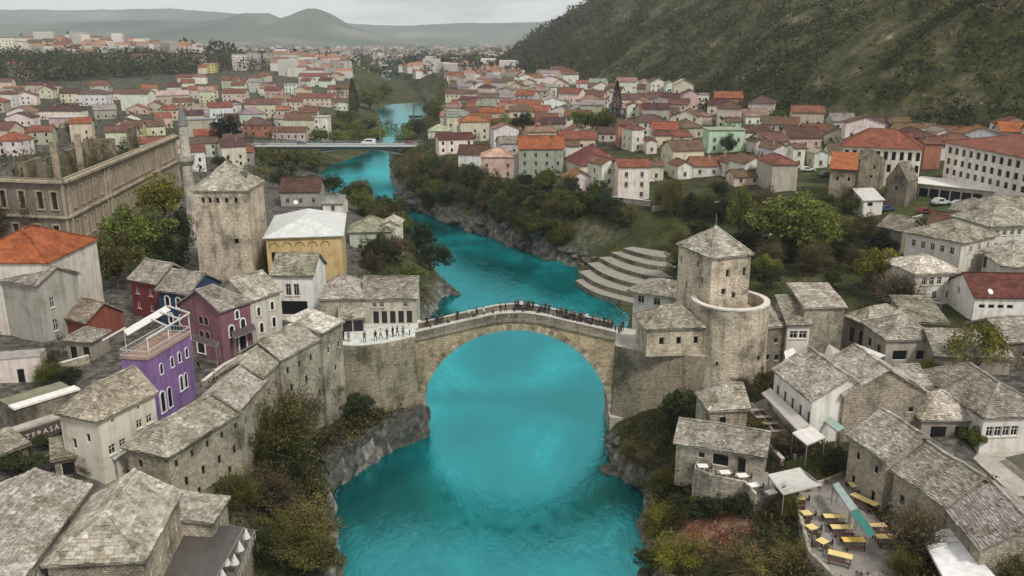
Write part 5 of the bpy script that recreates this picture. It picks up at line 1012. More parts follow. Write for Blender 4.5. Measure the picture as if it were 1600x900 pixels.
T(0, 26, 60, 84, 'grey', 'white', 'flat', d=16); T(27, 38, 66, 84, 'brown', 'white', 'flat', d=10)
for xl, xr, ye, yb, rc, wc in ((42, 66, 68, 80, 'brown', 'cream'), (66, 84, 66, 78, 'brown', 'pinkish'), (84, 108, 70, 82, 'red', 'pinkish'), (108, 124, 76, 88, 'brown', 'cream'), (124, 150, 82, 94, 'pink', 'cream'), (152, 168, 86, 96, 'pale', 'white'), (205, 236, 90, 104, 'brown', 'pinkish'), (238, 282, 88, 102, 'white', 'white'), (286, 318, 92, 106, 'brown', 'cream'), (318, 336, 100, 114, 'yellow' if False else 'pale', 'yellow'), (364, 384, 86, 110, 'grey', 'white'), (386, 404, 84, 108, 'grey', 'pale grey'), (412, 436, 84, 106, 'grey', 'beige'), (438, 464, 86, 106, 'grey', 'cream'), (476, 500, 94, 108, 'grey', 'cream'), (504, 534, 100, 112, 'grey', 'beige')):
    T(xl, xr, ye, yb, rc, wc, 'flat' if rc in ('grey', 'white', 'pale') else 'e', d=12)
# --- the rest of the roofs, in loose rows
KINDS = ['e', 'e', 'e', 'hip', 'g']; RC = ['red', 'red', 'bright red', 'brown', 'brown', 'maroon', 'pink', 'orange', 'grey']; WC = ['white', 'cream', 'cream', 'pinkish', 'beige', 'white', 'pale grey']
def fill(n, y0, y1, side, tries=6000, dmax=1.0):
    k = 0
    for _ in range(tries):
        if k >= n: break
        y = y0 * (y1 / y0) ** rh_.random(); xl, xr, xf = np.interp(y, LY, LX), np.interp(y, RY, RX), np.interp(y, FY, FX)
        x = rh_.uniform(xr + 24, xf - 4) if side > 0 else rh_.uniform(xl - 30 - .40 * y, xl - 34)
        px, py = pix(x, y, 15)
        if not (-40 < px < 1640): continue
        if side > 0 and (y < 330 and x < 95): continue
        if side < 0 and (y < 330 and x > -105): continue
        if 0 < px < 420 and 84 < py < 128 and side < 0: continue
        w = rh_.uniform(8, 14); 
        if not clear(x, y + 4, w * .40): continue
        z = H1(x, y); town_house(x, y, z, w, rh_.uniform(7, 11), rh_.choice([3.2, 4.5, 5.8, 6.2, 8.4]), .35 * math.sin(x * .013 + y * .008) + rh_.uniform(-.12, .12), rh_.choice(KINDS), rh_.choice(RC), rh_.choice(WC), rh_, nowin=y > 700); k += 1
fill(62, 250, 480, 1, 9000); fill(70, 420, 900, 1, 9000); fill(78, 330, 900, -1, 9000)
# far city on the plain: too small to pick apart
V = []
n = 2500; Yc = 860 * (6200 / 860) ** rng.random(n); Xc = rng.uniform(-1, .16, n) * (.62 * Yc) * .9; pyc = np.array([pix(a, b, c)[1] for a, b, c in zip(Xc, Yc, hgt(Xc, Yc))]); pxc = np.array([pix(a, b, c)[0] for a, b, c in zip(Xc, Yc, hgt(Xc, Yc))]); keep = (np.abs(Xc - np.interp(Yc, LY, LX)) > 40) & ~((pxc < 430) & (pyc > 84) & (pyc < 130)) & np.array([clear(a, b, 6) for a, b in zip(Xc, Yc)]) & (Xc < np.interp(Yc, FY, FX) - 30); Xc, Yc = Xc[keep], Yc[keep]; Zc = hgt(Xc, Yc)
for i in range(len(Xc)):
    w, d, h = rng.uniform(9, 20), rng.uniform(9, 14), rng.choice([6, 7, 8, 9, 12, 15], p=[.34, .27, .2, .1, .06, .03]); a = rng.uniform(-.6, .6); c, s = math.cos(a), math.sin(a)
    P = [np.array((Xc[i] + c * u - s * v, Yc[i] + s * u + c * v, Zc[i] + zz)) for zz in (-2, h) for u, v in ((-w, -d), (w, -d), (w, d), (-w, d))] if False else [np.array((Xc[i] + c * u - s * v, Yc[i] + s * u + c * v, Zc[i] + zz)) for zz in (-2, h) for u, v in ((-w / 2, -d / 2), (w / 2, -d / 2), (w / 2, d / 2), (-w / 2, d / 2))]
    for q in ((0, 1, 5, 4), (1, 2, 6, 5), (2, 3, 7, 6), (3, 0, 4, 7)): V.append(([P[k] for k in q], 0))
    tall_ = h >= 12; r0, r1 = (P[4] + P[7]) / 2 + (0, 0, .3 if tall_ else 2.6), (P[5] + P[6]) / 2 + (0, 0, .3 if tall_ else 2.6)
    for q in ([P[4], P[5], r1, r0], [P[6], P[7], r0, r1], [P[5], P[6], r1, r1], [P[7], P[4], r0, r0]): V.append((q, 0 if tall_ else 1))
def stuffcol(name, lo, hi):
    m, t, b = mat(name); g = N(t, 'ShaderNodeNewGeometry'); r = ramp(t, [(0, lo), (1, hi)]); t.links.new(g.outputs['Random Per Island'], r.inputs[0]); t.links.new(r.outputs[0], b.inputs['Base Color']); b.inputs['Roughness'].default_value = .9
stuffcol('city_wall', (.3, .28, .25), (.68, .65, .58)); stuffcol('city_roof', (.13, .075, .055), (.30, .15, .09))
me = quadmesh('distant_town', np.array([q for q, k in V]), 'city_wall'); me.materials.append(MATS['city_roof']); me.polygons.foreach_set('material_index', [k for q, k in V])
link('distant_town', me, kind='stuff', label='pale scattered town far off on the valley floor')
# ------------------------------------------------------------------ people
def person_mesh(pose):
    J = {'pel': (0, 0, .95), 'waist': (0, 0, 1.12), 'chest': (0, .01, 1.34), 'neck': (0, .02, 1.50), 'head': (0, .0, 1.62), 'crown': (0, .01, 1.72)}
    st = {'stand': 0, 'walk': .22, 'lean': .05}[pose]; ln = .12 if pose == 'lean' else 0
    for k in ('chest', 'neck', 'head', 'crown'): J[k] = (J[k][0], J[k][1] - ln, J[k][2])
    for s, nm in ((-1, 'l'), (1, 'r')):
        f = st * s
        J['hip' + nm] = (.09 * s, 0, .9); J['knee' + nm] = (.10 * s, -f * .6 - .01, .5); J['ank' + nm] = (.10 * s, -f * .9 + .03, .09); J['toe' + nm] = (.11 * s, -f * .9 - .13, .04)
        J['sh' + nm] = (.19 * s, .01 - ln, 1.42)
        if pose == 'lean': J['el' + nm] = (.24 * s, -.16, 1.18); J['wr' + nm] = (.14 * s, -.38, 1.14); J['ha' + nm] = (.11 * s, -.46, 1.12)
        else: J['el' + nm] = (.24 * s, f * .5 + .02, 1.14); J['wr' + nm] = (.25 * s, f * .9 - .06, .90); J['ha' + nm] = (.245 * s, f - .08, .81)
    Rr = {'pel': .135, 'waist': .12, 'chest': .15, 'neck': .055, 'head': .095, 'crown': .08}
    E = [('pel', 'waist'), ('waist', 'chest'), ('chest', 'neck'), ('neck', 'head'), ('head', 'crown')]
    for n in 'lr':
        Rr.update({'hip' + n: .095, 'knee' + n: .062, 'ank' + n: .045, 'toe' + n: .035, 'sh' + n: .07, 'el' + n: .047, 'wr' + n: .034, 'ha' + n: .035})
        E += [('pel', 'hip' + n), ('hip' + n, 'knee' + n), ('knee' + n, 'ank' + n), ('ank' + n, 'toe' + n), ('chest', 'sh' + n), ('sh' + n, 'el' + n), ('el' + n, 'wr' + n), ('wr' + n, 'ha' + n)]
    ks = list(J); me = bpy.data.meshes.new('skeleton'); me.from_pydata([J[k] for k in ks], [(ks.index(a), ks.index(b)) for a, b in E], [])
    o = bpy.data.objects.new('skeleton', me); COL.objects.link(o); o.modifiers.new('Skin', 'SKIN'); ss = o.modifiers.new('Sub', 'SUBSURF'); ss.levels = 1; ss.render_levels = 1
    for i, k in enumerate(ks): sv = me.skin_vertices[0].data[i]; sv.radius = (Rr[k], Rr[k] * (.75 if k in ('chest', 'waist', 'pel') else 1)); sv.use_root = k == 'pel'
    bpy.context.view_layer.update(); ev = o.evaluated_get(bpy.context.evaluated_depsgraph_get()); m2 = bpy.data.meshes.new_from_object(ev); m2.name = 'body'
    bpy.data.objects.remove(o); bpy.data.meshes.remove(me); m2.materials.clear()
    for k in ('cloth', 'trousers', 'skin'): m2.materials.append(MATS[k])
    for p in m2.polygons:
        c = p.center; p.material_index = 2 if c.z > 1.5 or (abs(c.x) > .09 and c.z < .95 and c.z > .74 and abs(c.x) > .19) or (pose == 'lean' and c.y < -.36) else (1 if c.z < .96 else 0); p.use_smooth = True
    return m2
simple('trousers', .9, .1, 3, .8, 1.1, col=(.03, .032, .042)); MATS['skin'].node_tree.nodes  # skin takes its own tone
simple('skin_tone', .6, .3, 4, .9, 1.05, col=(.42, .26, .19)); MATS['skin'] = MATS['skin_tone']
PM = {k: person_mesh(k) for k in ('stand', 'walk', 'lean')}
hm = MB()
for i in range(8):
    for j in range(3):
        def hp(a, b): t = a * .785; q = b * .52; return (.105 * math.cos(t) * math.cos(q), .03 + .115 * math.sin(t) * math.cos(q), 1.66 + .12 * math.sin(q))
        hm.face([hp(i, j), hp(i + 1, j), hp(i + 1, j + 1), hp(i, j + 1)])
HAIR = hm.mesh('hair', ['cloth'])
SHIRT = {'black': (.015, .015, .017), 'navy': (.02, .03, .07), 'dark red': (.16, .025, .025), 'grey': (.16, .16, .16), 'white': (.7, .7, .68), 'olive': (.07, .07, .035), 'brown': (.1, .06, .035), 'blue': (.06, .13, .28), 'beige': (.42, .36, .27)}
PPL = []
def person(x, y, z, rot, pose, col, where):
    o = link('person', PM[pose], None, SHIRT[col], (x, y, z), rot, cat='person', group='people on the bridge' if 'bridge' in where and 'terrace' not in where else 'people on the terraces')
    link('hair', HAIR, o, (.03, .02, .014)); PPL.append((o, 'person in a %s top %s %s' % (col, {'stand': 'standing', 'walk': 'walking', 'lean': 'leaning forward'}[pose], where)))
rp = random.Random(21)
bp = [672, 690, 715, 756, 770, 782, 790, 833, 838, 846, 852, 858, 865, 870, 881, 885, 889, 899, 908, 912, 923, 927, 938, 951, 962, 667, 682, 684, 700, 732, 741, 745, 803, 806, 810, 814, 817, 820, 824, 827, 841, 876, 879, 883, 886, 891, 894, 896, 901, 904, 907, 917, 919, 932, 945, 957, 968, 971, 974]
cols = list(SHIRT); dark = ['black', 'black', 'navy', 'brown', 'black', 'grey', 'dark red', 'olive']
for i, px in enumerate(bp):
    y = BY1 - rp.choice([.55, .6, 1.2, 2.0]) if i % 4 else BY0 + rp.uniform(.7, 1.4); x = (px - 800) * (y * cp + (HCAM - 18) * sp_) / FPX; c = rp.choice(dark) if i not in (3, 9, 17, 29, 30, 35, 51) else rp.choice(['white', 'beige', 'blue'])
    back = y > BY1 - .8; person(x, y, z_deck(x) + .04, (math.pi if back else rp.choice([1.57, -1.57])) + rp.uniform(-.4, .4), 'lean' if back and rp.random() < .5 else ('stand' if back else 'walk'), c, 'on the stone bridge')
for px, py, c in ((537, 532, 'black'), (545, 534, 'grey'), (570, 535, 'brown'), (587, 533, 'black'), (595, 530, 'beige'), (605, 530, 'navy'), (614, 527, 'black'), (621, 526, 'dark red'), (630, 526, 'grey'), (640, 524, 'white')):
    p = at(px, py, ZT); person(p.x, p.y, ZT, rp.uniform(0, 6), rp.choice(['stand', 'walk']), c, 'on the bridge terrace')
for px, py, c in ((311, 580, 'black'), (336, 592, 'beige'), (345, 580, 'dark red')):
    g = ground(px, py); person(g.x, g.y, g.z, rp.uniform(0, 6), 'walk', c, 'in the street beside the purple house')
# ------------------------------------------------------------------ pavements and terraces of the restaurants
solid('restaurant_terrace', 'paved restaurant terrace with a low rubble wall and yellow tables above the right bank', 'terrace', [at(px, py, 9.6).xy for px, py in ((1262, 868), (1300, 905), (1408, 905), (1412, 862), (1318, 742), (1238, 772))][::1], 4, 9.6, 'rubble', (.34, .31, .26), (.25, .225, .2), .5, .2, skip=(1, 2, 3))
solid('small_terrace', 'small terrace with white tables in front of the long stone house', 'terrace', [at(px, py, 9.9).xy for px, py in ((1084, 738), (1112, 750), (1163, 760), (1180, 780), (1215, 772), (1200, 738), (1090, 718))], 3, 9.9, 'rubble', (.4, .37, .32), (.27, .25, .22), .55, .2, skip=(3, 4, 5))
def table(px, py, z, L_, W_, rot, col, label, seats=2, group='yellow restaurant tables', cat='table'):
    p = at(px, py, z + .75); t = empty('restaurant_table', (p.x, p.y, z), rot, label=label, cat=cat, group=group)
    m = MB(); n = max(3, int(W_ / .16))
    for i in range(n): fbox('plank', t, (0, -W_ / 2 + (i + .5) * W_ / n, .75), (L_, W_ / n - .012, .05), 0, 'paint', col, uv=False)
    for sx in (-1, 1):
        for sy in (-1, 1): fbox('leg', t, (sx * (L_ / 2 - .12), sy * (W_ / 2 - .08), .36), (.07, .07, .72), 0, 'wood', (.1, .06, .035), uv=False)
    for s in (-1, 1)[:seats]:
        c, sn = math.cos(rot), math.sin(rot); off = s * (W_ / 2 + .42); b = empty('bench', (p.x - sn * off, p.y + c * off, z), rot, label='bench on the %s side of the %s' % ('near' if (c * off) < 0 else 'far', label), cat='bench', group='benches at the restaurant tables')
        fbox('seat', b, (0, 0, .45), (L_ * .95, .34, .06), 0, 'wood', (.085, .04, .025), uv=False)
        for sx in (-1, 1): fbox('leg', b, (sx * L_ * .4, 0, .21), (.07, .3, .42), 0, 'wood', (.06, .03, .02), uv=False)
YEL = (.68, .46, .10); YP = (.70, .54, .22)
table(1303, 806, 9.6, 2.1, .8, .0, YP, 'upper of three long yellow tables'); table(1315, 823, 9.6, 2.1, .8, .0, YP, 'middle of three long yellow tables'); table(1334, 843, 9.6, 2.2, .85, .0, YEL, 'lowest of three long yellow tables'); table(1313, 866, 9.6, 2.2, .9, -.45, YP, 'long yellow table at the terrace corner')
table(1351, 780, 9.6, 3.0, .9, -.95, YP, 'long yellow table right of the canopy'); table(1370, 820, 9.6, 1.9, .7, .0, (.6, .4, .22), 'orange brown table right of the canopy'); table(1379, 838, 9.6, 1.3, .8, .0, YP, 'pale table below the orange brown table'); table(1394, 838, 9.6, .9, .9, .0, YP, 'small square table at the terrace end'); table(1337, 757, 9.6, 1.3, 1.1, .1, YP, 'square yellow table by the stone wall')
def chair(x, y, z, rot, label, group, col=(.08, .05, .03)):
    c = empty('chair', (x, y, z), rot, label=label, cat='chair', group=group); fbox('seat', c, (0, 0, .45), (.42, .42, .05), 0, 'wood', col, uv=False); fbox('backrest', c, (0, .2, .72), (.42, .04, .5), 0, 'wood', col, uv=False)
    for sx in (-1, 1):
        for sy in (-1, 1): fbox('leg', c, (sx * .18, sy * .18, .21), (.04, .04, .42), 0, 'wood', col, uv=False)
for i, (px, py) in enumerate(((1250, 777), (1260, 801), (1268, 823), (1285, 845))):
    nm = ('topmost', 'second', 'third', 'lowest')[i]; p = at(px, py, 10.35); t = empty('small_table', (p.x, p.y, 9.6), .2 * i, label='%s of the four small square yellow tables along the terrace wall' % nm, cat='table', group='small yellow tables')
    for k in range(4): fbox('plank', t, (0, -.36 + .24 * k, .75), (.95, .225, .05), 0, 'paint', YP, uv=False)
    fbox('pedestal', t, (0, 0, .37), (.12, .12, .7), 0, 'wood', (.08, .05, .03), uv=False)
    for k, (dx, dy, r_) in enumerate(((0, -.8, math.pi), (.8, 0, -1.57), (0, .8, 0), (-.8, 0, 1.57))): chair(p.x + dx, p.y + dy, 9.6, r_ , '%s chair at the %s small yellow table' % (('near', 'right hand', 'far', 'left hand')[k], nm), 'chairs at the small yellow tables')
for i, (px, py) in enumerate(((1098, 727), (1133, 737), (1160, 742), (1178, 757), (1205, 768))):
    nm = ('first', 'second', 'third', 'fourth', 'fifth')[i]; p = at(px, py, 10.7); t = empty('white_table', (p.x, p.y, 9.9), .1 * i, label='%s white square table from the left on the small terrace' % nm, cat='table', group='white tables on the small terrace')
    fbox('table_top', t, (0, 0, .76), (1.15, .9, .05), 0, 'paint', (.78, .75, .7), uv=False); fbox('pedestal', t, (0, 0, .37), (.1, .1, .7), 0, 'paint', (.2, .18, .16), uv=False)
    for k, dx in enumerate((-.85, .85)): chair(p.x + dx, p.y, 9.9, -1.57 * (1 if dx > 0 else -1), '%s chair at the %s white table on the small terrace' % (('left', 'right')[k], nm), 'chairs at the white tables')
for i, (px, py) in enumerate(((1182, 640), (1193, 651), (1204, 661), (1217, 673))): table(px, py, 10.6, 2.0, .7, .08, (.30, .26, .22), '%s grey picnic table beside the long awning' % ('first', 'second', 'third', 'fourth')[i], group='grey picnic tables')
solid('picnic_terrace', 'dark paved seating terrace between the mill house and the long awning', 'terrace', [at(px, py, 10.6).xy for px, py in ((1172, 634), (1212, 686), (1238, 686), (1196, 622))], 5, 10.6, 'rubble', (.36, .33, .28), (.19, .165, .145), .5, .1, skip=(1, 2, 3))
# awnings and canopies on posts
def awning(name, label, pts, matn, col, strips=1, post=True, thick=.06, zg=8.0, sag=0.0):
    """pts: four (px, py, z) corners in order; strips: sheets across"""
    Q = [at(*p) for p in pts]; c = sum(Q, Vector()) / 4; r = empty(name, (c.x, c.y, zg), label=label, cat='awning' if 'awning' in name else 'canopy'); o = Vector((c.x, c.y, zg)); Q = [q - o for q in Q]
    for i in range(strips):
        fk = rp.uniform(.9, 1.06)
        a, b = (i + .01) / strips, (i + .99) / strips; P = [Q[0].lerp(Q[1], a), Q[0].lerp(Q[1], b), Q[3].lerp(Q[2], b), Q[3].lerp(Q[2], a)]; m = MB()
        if sag:
            n = 6
            for k in range(n):
                s0, s1 = k / n, (k + 1) / n; f = lambda s: Vector((0, 0, -sag * math.sin(math.pi * s)))
                m.slabpoly([P[0].lerp(P[3], s0) + f(s0), P[1].lerp(P[2], s0) + f(s0), P[1].lerp(P[2], s1) + f(s1), P[0].lerp(P[3], s1) + f(s1)], thick)
        else: m.slabpoly(P, thick)
        link('sheet' if strips > 1 else 'cover', m.mesh('sheet', [matn], uv=True), r, tuple(x * fk for x in col))
    if post:
        for q in Q: m = MB(); m.tube((q.x * .95, q.y * .95, 0), (q.x * .95, q.y * .95, q.z - .05), .06, .06, 6); link('post', m.mesh('post', ['paint']), r, (.25, .23, .21))
    m = MB()
    for k in range(4): m.bar(Q[k] - Vector((0, 0, thick + .05)), Q[(k + 1) % 4] - Vector((0, 0, thick + .05)), .09)
    link('frame', m.mesh('frame', ['paint']), r, (.3, .28, .26), kind='stuff'); return r
awning('long_awning', 'long pale awning along the white house with five small windows', [(1190, 614, 13.1), (1204, 606, 13.7), (1264, 663, 13.7), (1247, 673, 13.1)], 'cloth', (.52, .48, .43), 5, zg=10.6)
awning('square_awning', 'square pale pinkish awning at the lower end of the long awning', [(1238, 676, 13.0), (1266, 663, 13.5), (1290, 683, 13.2), (1261, 695, 12.7)], 'cloth', (.62, .59, .55), 3, zg=10)
awning('green_edged_awning', 'narrow mint green awning along the front of the big stone gable', [(1264, 640, 13.2), (1273, 634, 13.8), (1320, 668, 13.8), (1309, 674, 13.2)], 'cloth', (.42, .56, .47), 1, zg=9.0)
awning('shop_awning', 'pale green sheet awning over the shop below the cream plastered house', [(179, 718, 15.4), (162, 704, 16.1), (233, 661, 16.1), (242, 674, 15.4)], 'sheet', (.42, .46, .42), 3, zg=13.5)
awning('door_awning', 'dark awning over the arched street door of the plum house', [(366, 528, 17.2), (362, 518, 17.8), (396, 505, 17.8), (400, 514, 17.2)], 'sheet', (.07, .05, .055), 1, zg=14)
awning('door_awning', 'dark awning along the left side of the plum house', [(298, 530, 17.2), (301, 522, 17.8), (342, 532, 17.8), (338, 541, 17.2)], 'sheet', (.07, .05, .055), 1, zg=14)
awning('white_canopy', 'big white canvas canopy above the yellow tables', [(1200, 741, 12.4), (1250, 730, 12.8), (1285, 757, 12.6), (1224, 772, 12.2)], 'cloth', (.52, .495, .455), 1, zg=9.7, sag=.3)
awning('white_canopy', 'white sheet canopy cut by the bottom edge at lower right', [(1436, 831, 12.5), (1490, 825, 13), (1560, 905, 13), (1482, 918, 12.5)], 'sheet', (.72, .71, .69), 1, zg=8.2)
awning('glazed_canopy', 'narrow teal glazed canopy strip between the yellow tables', [(1329, 800, 12), (1341, 795, 12), (1368, 832, 12), (1357, 838, 12)], 'sheet', (.02, .19, .16), 1, zg=8.2)
awning('glazed_canopy', 'narrow white framed glazed canopy strip above the teal strip', [(1301, 757, 12), (1310, 753, 12), (1340, 793, 12), (1328, 798, 12)], 'sheet', (.28, .34, .33), 1, zg=8.2)
for k, (lab, pts, z0) in enumerate((('white tilted awning beside the round tower', [(1225, 549, 14.4), (1240, 543, 15), (1251, 562, 14.2), (1229, 568, 13.6)], 10), ('pale pointed awning of grey canvas right of the white tilted awning', [(1252, 556, 13.6), (1268, 540, 15.2), (1284, 556, 13.8), (1266, 562, 13.5)], 10), ('pale pointed awning nearest the grey hipped wing', [(1288, 554, 13.6), (1295, 537, 15), (1320, 552, 13.6), (1305, 560, 13.4)], 10), ('thin white folded awning in front of the grey hipped house', [(1336, 538, 14), (1350, 541, 14.2), (1384, 555, 14.2), (1374, 559, 13.8)], 11))):
    awning('canvas_awning', lab, pts, 'cloth', (.74, .71, .66) if k in (0, 3) else (.46, .42, .37), 1, zg=z0)
awning('sheet_awning', 'dark grey corrugated sheet awning over the terrace at lower left', [(283, 820, 11.6), (381, 822, 11.2), (332, 912, 11.2), (222, 912, 11.6)], 'sheet', (.085, .075, .065), 5, zg=7)
solid('lower_terrace', 'narrow terrace with white parasols below the dark sheet awning', 'terrace', [at(px, py, 8.3).xy for px, py in ((350, 912), (366, 912), (398, 828), (330, 812), (262, 912))], 2, 8.3, 'rubble', (.3, .27, .22), (.16, .145, .125), 0, .1)
for i, (px, py) in enumerate(((384, 829), (374, 848), (366, 869), (353, 870), (347, 892))):
    p = at(px, py, 10.4); u_ = empty('parasol', (p.x, p.y, 8.3), label='%s closed white parasol from the top beside the dark sheet awning' % ('first', 'second', 'third', 'fourth', 'fifth')[i], cat='parasol', group='white parasols at lower left'); m = MB(); m.tube((0, 0, 0), (0, 0, 2.2), .04, .04, 6); link('pole', m.mesh('pole', ['wood']), u_, (.2, .15, .1)); m = MB(); m.tube((0, 0, 1.3), (0, 0, 2.3), .42, .06, 8); link('canopy', m.mesh('canopy', ['cloth']), u_, (.6, .58, .54))
m = MB(); rl = [at(398, 828, 9.4), at(366, 912, 9.4)]
ra_ = empty('wire_railing', (*rl[0].xy, 8.3), label='thin wire railing along the lower left terrace edge', cat='railing')
for i in range(9):
    p = rl[0].lerp(rl[1], i / 8) - Vector((*rl[0].xy, 8.3)); k = MB(); k.tube((p.x, p.y, 0), (p.x, p.y, 1.1), .035, .035, 5); link('post', k.mesh('post', ['paint']), ra_, (.4, .38, .33))
for z in (.5, 1.05): k = MB(); e_ = rl[1] - rl[0]; k.bar((0, 0, z), (e_.x, e_.y, z), .03); link('rail', k.mesh('rail', ['paint']), ra_, (.45, .42, .36))
# ------------------------------------------------------------------ roof terrace of the purple house: railing and pergola
pc_ = [Vector((*p, 21.9)) for p in PURP]; pr = empty('terrace_railing', pc_[0], label='white railing round the roof terrace of the purple house', cat='railing')
for i in range(4):
    a, b = pc_[i] - pc_[0], pc_[(i + 1) % 4] - pc_[0]
    for z in (.06, .72): k = MB(); k.bar(a + Vector((0, 0, z)), b + Vector((0, 0, z)), .08, .07); link('rail', k.mesh('rail', ['paint']), pr, (.5, .47, .46))
    n = int((b - a).length / .42); k = MB()
    for j in range(n): q = a.lerp(b, j / n); k.box((q.x, q.y, .38), (.05, .05, .64))
    link('balusters', k.mesh('balusters', ['paint']), pr, (.28, .25, .26), kind='stuff')
pg = empty('pergola', at(230, 520, 22), label='white beamed pergola with a pale strip roof behind the purple house terrace', cat='pergola'); po_ = Vector(pg.location)
def pb(name, a, b, w, col=(.58, .56, .52)): k = MB(); k.bar(at(*a) - po_, at(*b) - po_, w); link(name, k.mesh(name, ['paint']), pg, col)
Q = [at(*p) - po_ for p in ((193, 516, 23.6), (258, 478, 23.6), (267, 484, 23.4), (199, 524, 23.4))]; k = MB(); k.slabpoly(Q, .08); link('strip_roof', k.mesh('strip_roof', ['paint']), pg, (.66, .63, .58))
for a, b in (((262, 478, 23.6), (296, 489, 23.6)), ((296, 489, 23.6), (262, 510, 23.6)), ((262, 510, 23.6), (236, 498, 23.6)), ((262, 510, 23.6), (228, 530, 23.6)), ((160, 532, 23.3), (196, 512, 23.5)), ((250, 487, 23.6), (282, 499, 23.6))): pb('beam', a, b, .17)
for x, y in ((194, 518), (262, 480), (294, 490), (262, 510), (230, 530)): p = at(x, y, 23.5) - po_; k = MB(); k.tube((p.x, p.y, 23.4 - po_.z - 3.5), (p.x, p.y, 23.4 - po_.z), .07, .07, 6); link('post', k.mesh('post', ['paint']), pg, (.7, .67, .62))
# garden terrace with the painted word
tz = 17.4
tp = [at(24, 640, tz).xy, at(122, 610, tz).xy]; dd_ = (tp[1] - tp[0]).normalized(); nn_ = Vector((-dd_.y, dd_.x))
ter = solid('garden_terrace', 'garden terrace wall with a broad white coping and the word TERASA on its base', 'terrace', [tp[0], tp[1], tp[1] + nn_ * 4.5, tp[0] + nn_ * 4.5], 12, tz, 'rubble', (.26, .235, .2), (.2, .2, .13)); tl = Vector(ter.location)
def loc(p, z): return (p.x - tl.x, p.y - tl.y, z - tl.z)
ang_ = math.atan2(dd_.y, dd_.x); lt = (tp[1] - tp[0]).length; mid = (tp[0] + tp[1]) / 2
fbox('coping', ter, loc(mid + nn_ * .55, tz + .14), (lt + .4, 1.5, .24), ang_, 'paint', (.72, .68, .63)); fbox('ledge', ter, loc(mid - nn_ * .7, tz - 2.0), (lt + 5, 1.3, .3), ang_, 'paving', (.44, .4, .35)); fbox('sign_band', ter, loc(mid - nn_ * 1.5, tz - 2.9), (lt + 5, .5, 1.5), ang_, 'plaster', (.10, .075, .06))
fc = bpy.data.curves.new('lettering', 'FONT'); fc.body = 'TERASA'; fc.size = .85; fc.space_character = 1.35; fc.extrude = .03; fc.align_x = 'CENTER'; fc.align_y = 'CENTER'; fc.materials.append(MATS['paint'])
fo_ = bpy.data.objects.new('lettering', fc); COL.objects.link(fo_); bpy.context.view_layer.update(); fm_ = bpy.data.meshes.new_from_object(fo_.evaluated_get(bpy.context.evaluated_depsgraph_get())); bpy.data.objects.remove(fo_); fo = link('lettering', fm_, ter, (.62, .58, .52)); fo.location = loc(mid - nn_ * 1.79 - dd_ * 1.75, tz - 2.9); fo.rotation_euler = (math.pi / 2, 0, ang_)
# iron balconies on the grey rendered house
for k, (px, py, z) in enumerate(((75, 480, 19.6), (82, 511, 16.6))):
    p = at(px, py, z); b = empty('iron_balcony', p, .9, label='%s dark iron balcony on the side of the grey rendered house' % ('upper', 'lower')[k], cat='balcony'); fbox('floor', b, (0, 0, 0), (1.6, .9, .1), 0, 'paint', (.1, .09, .08))
    m = MB()
    for i in range(9): m.box((-.78 + i * .195, -.43, .5), (.04, .04, .95))
    m.box((0, -.43, .98), (1.6, .05, .05)); link('railing', m.mesh('railing', ['paint']), b, (.05, .045, .04), kind='stuff')
def stone_wall(pts, h, label, col=(.38, .35, .3), th=.4):
    P = [ground(*p) for p in pts]; o = P[0]; r = empty('stone_wall', o, label=label, cat='wall', kind='thing')
    for a, b in zip(P, P[1:]):
        d = (b.xy - a.xy); n = Vector((-d.y, d.x)).normalized() * th / 2; q = [a.xy - n - o.xy, b.xy - n - o.xy, b.xy + n - o.xy, a.xy + n - o.xy]; za, zb = a.z - o.z, b.z - o.z; m = MB()
        lo = [(*q[0], za - 1), (*q[1], zb - 1), (*q[2], zb - 1), (*q[3], za - 1)]; hi = [(*q[0], za + h), (*q[1], zb + h), (*q[2], zb + h), (*q[3], za + h)]
        m.face(hi)
        for k in range(4): j = (k + 1) % 4; m.face([lo[k], lo[j], hi[j], hi[k]])
        w_ = link('wall_run', m.mesh('wall_run', ['rubble'], uv=True), r, col); c = MB(); c.bar(Vector((*((q[0] + q[3]) / 2), za + h + .06)), Vector((*((q[1] + q[2]) / 2), zb + h + .06)), th + .12, .12); link('coping', c.mesh('coping', ['paving']), w_, tuple(v * 1.35 for v in col))
stone_wall([(1168, 648), (1200, 680), (1232, 694)], 1.0, 'low rubble wall curving round the picnic terrace'); stone_wall([(1196, 700), (1222, 728)], .9, 'short rubble wall between the long stone house and the white canopy')
stone_wall([(1150, 386), (1210, 372), (1262, 366)], 1.1, 'pale boundary wall behind the park trees'); stone_wall([(1018, 330), (1060, 326), (1140, 322)], 1.2, 'long low garden wall right of the white riverside house'); stone_wall([(880, 306), (930, 312), (1016, 322)], 1.4, 'pale terrace wall below the white riverside house', (.5, .47, .41))
stone_wall([(1270, 400), (1320, 372), (1400, 352), (1440, 340)], .7, 'low wall along the rising park path', (.42, .4, .34)); stone_wall([(1380, 470), (1420, 478), (1470, 486)], 1.3, 'rough wall in front of the white two storey house'); stone_wall([(1500, 486), (1560, 484), (1600, 486)], 1.5, 'pale wall below the red roofed house at the right edge', (.5, .46, .4))
stone_wall([(40, 596), (90, 580), (140, 566)], 1.0, 'curved garden wall behind the garden terrace', (.42, .39, .33)); stone_wall([(318, 606), (350, 580), (395, 556)], .9, 'low street wall beside the plum house', (.44, .41, .35)); stone_wall([(715, 268), (760, 282), (812, 288), (880, 300)], 1.6, 'long retaining wall below the pale roofed riverside houses', (.42, .38, .32))
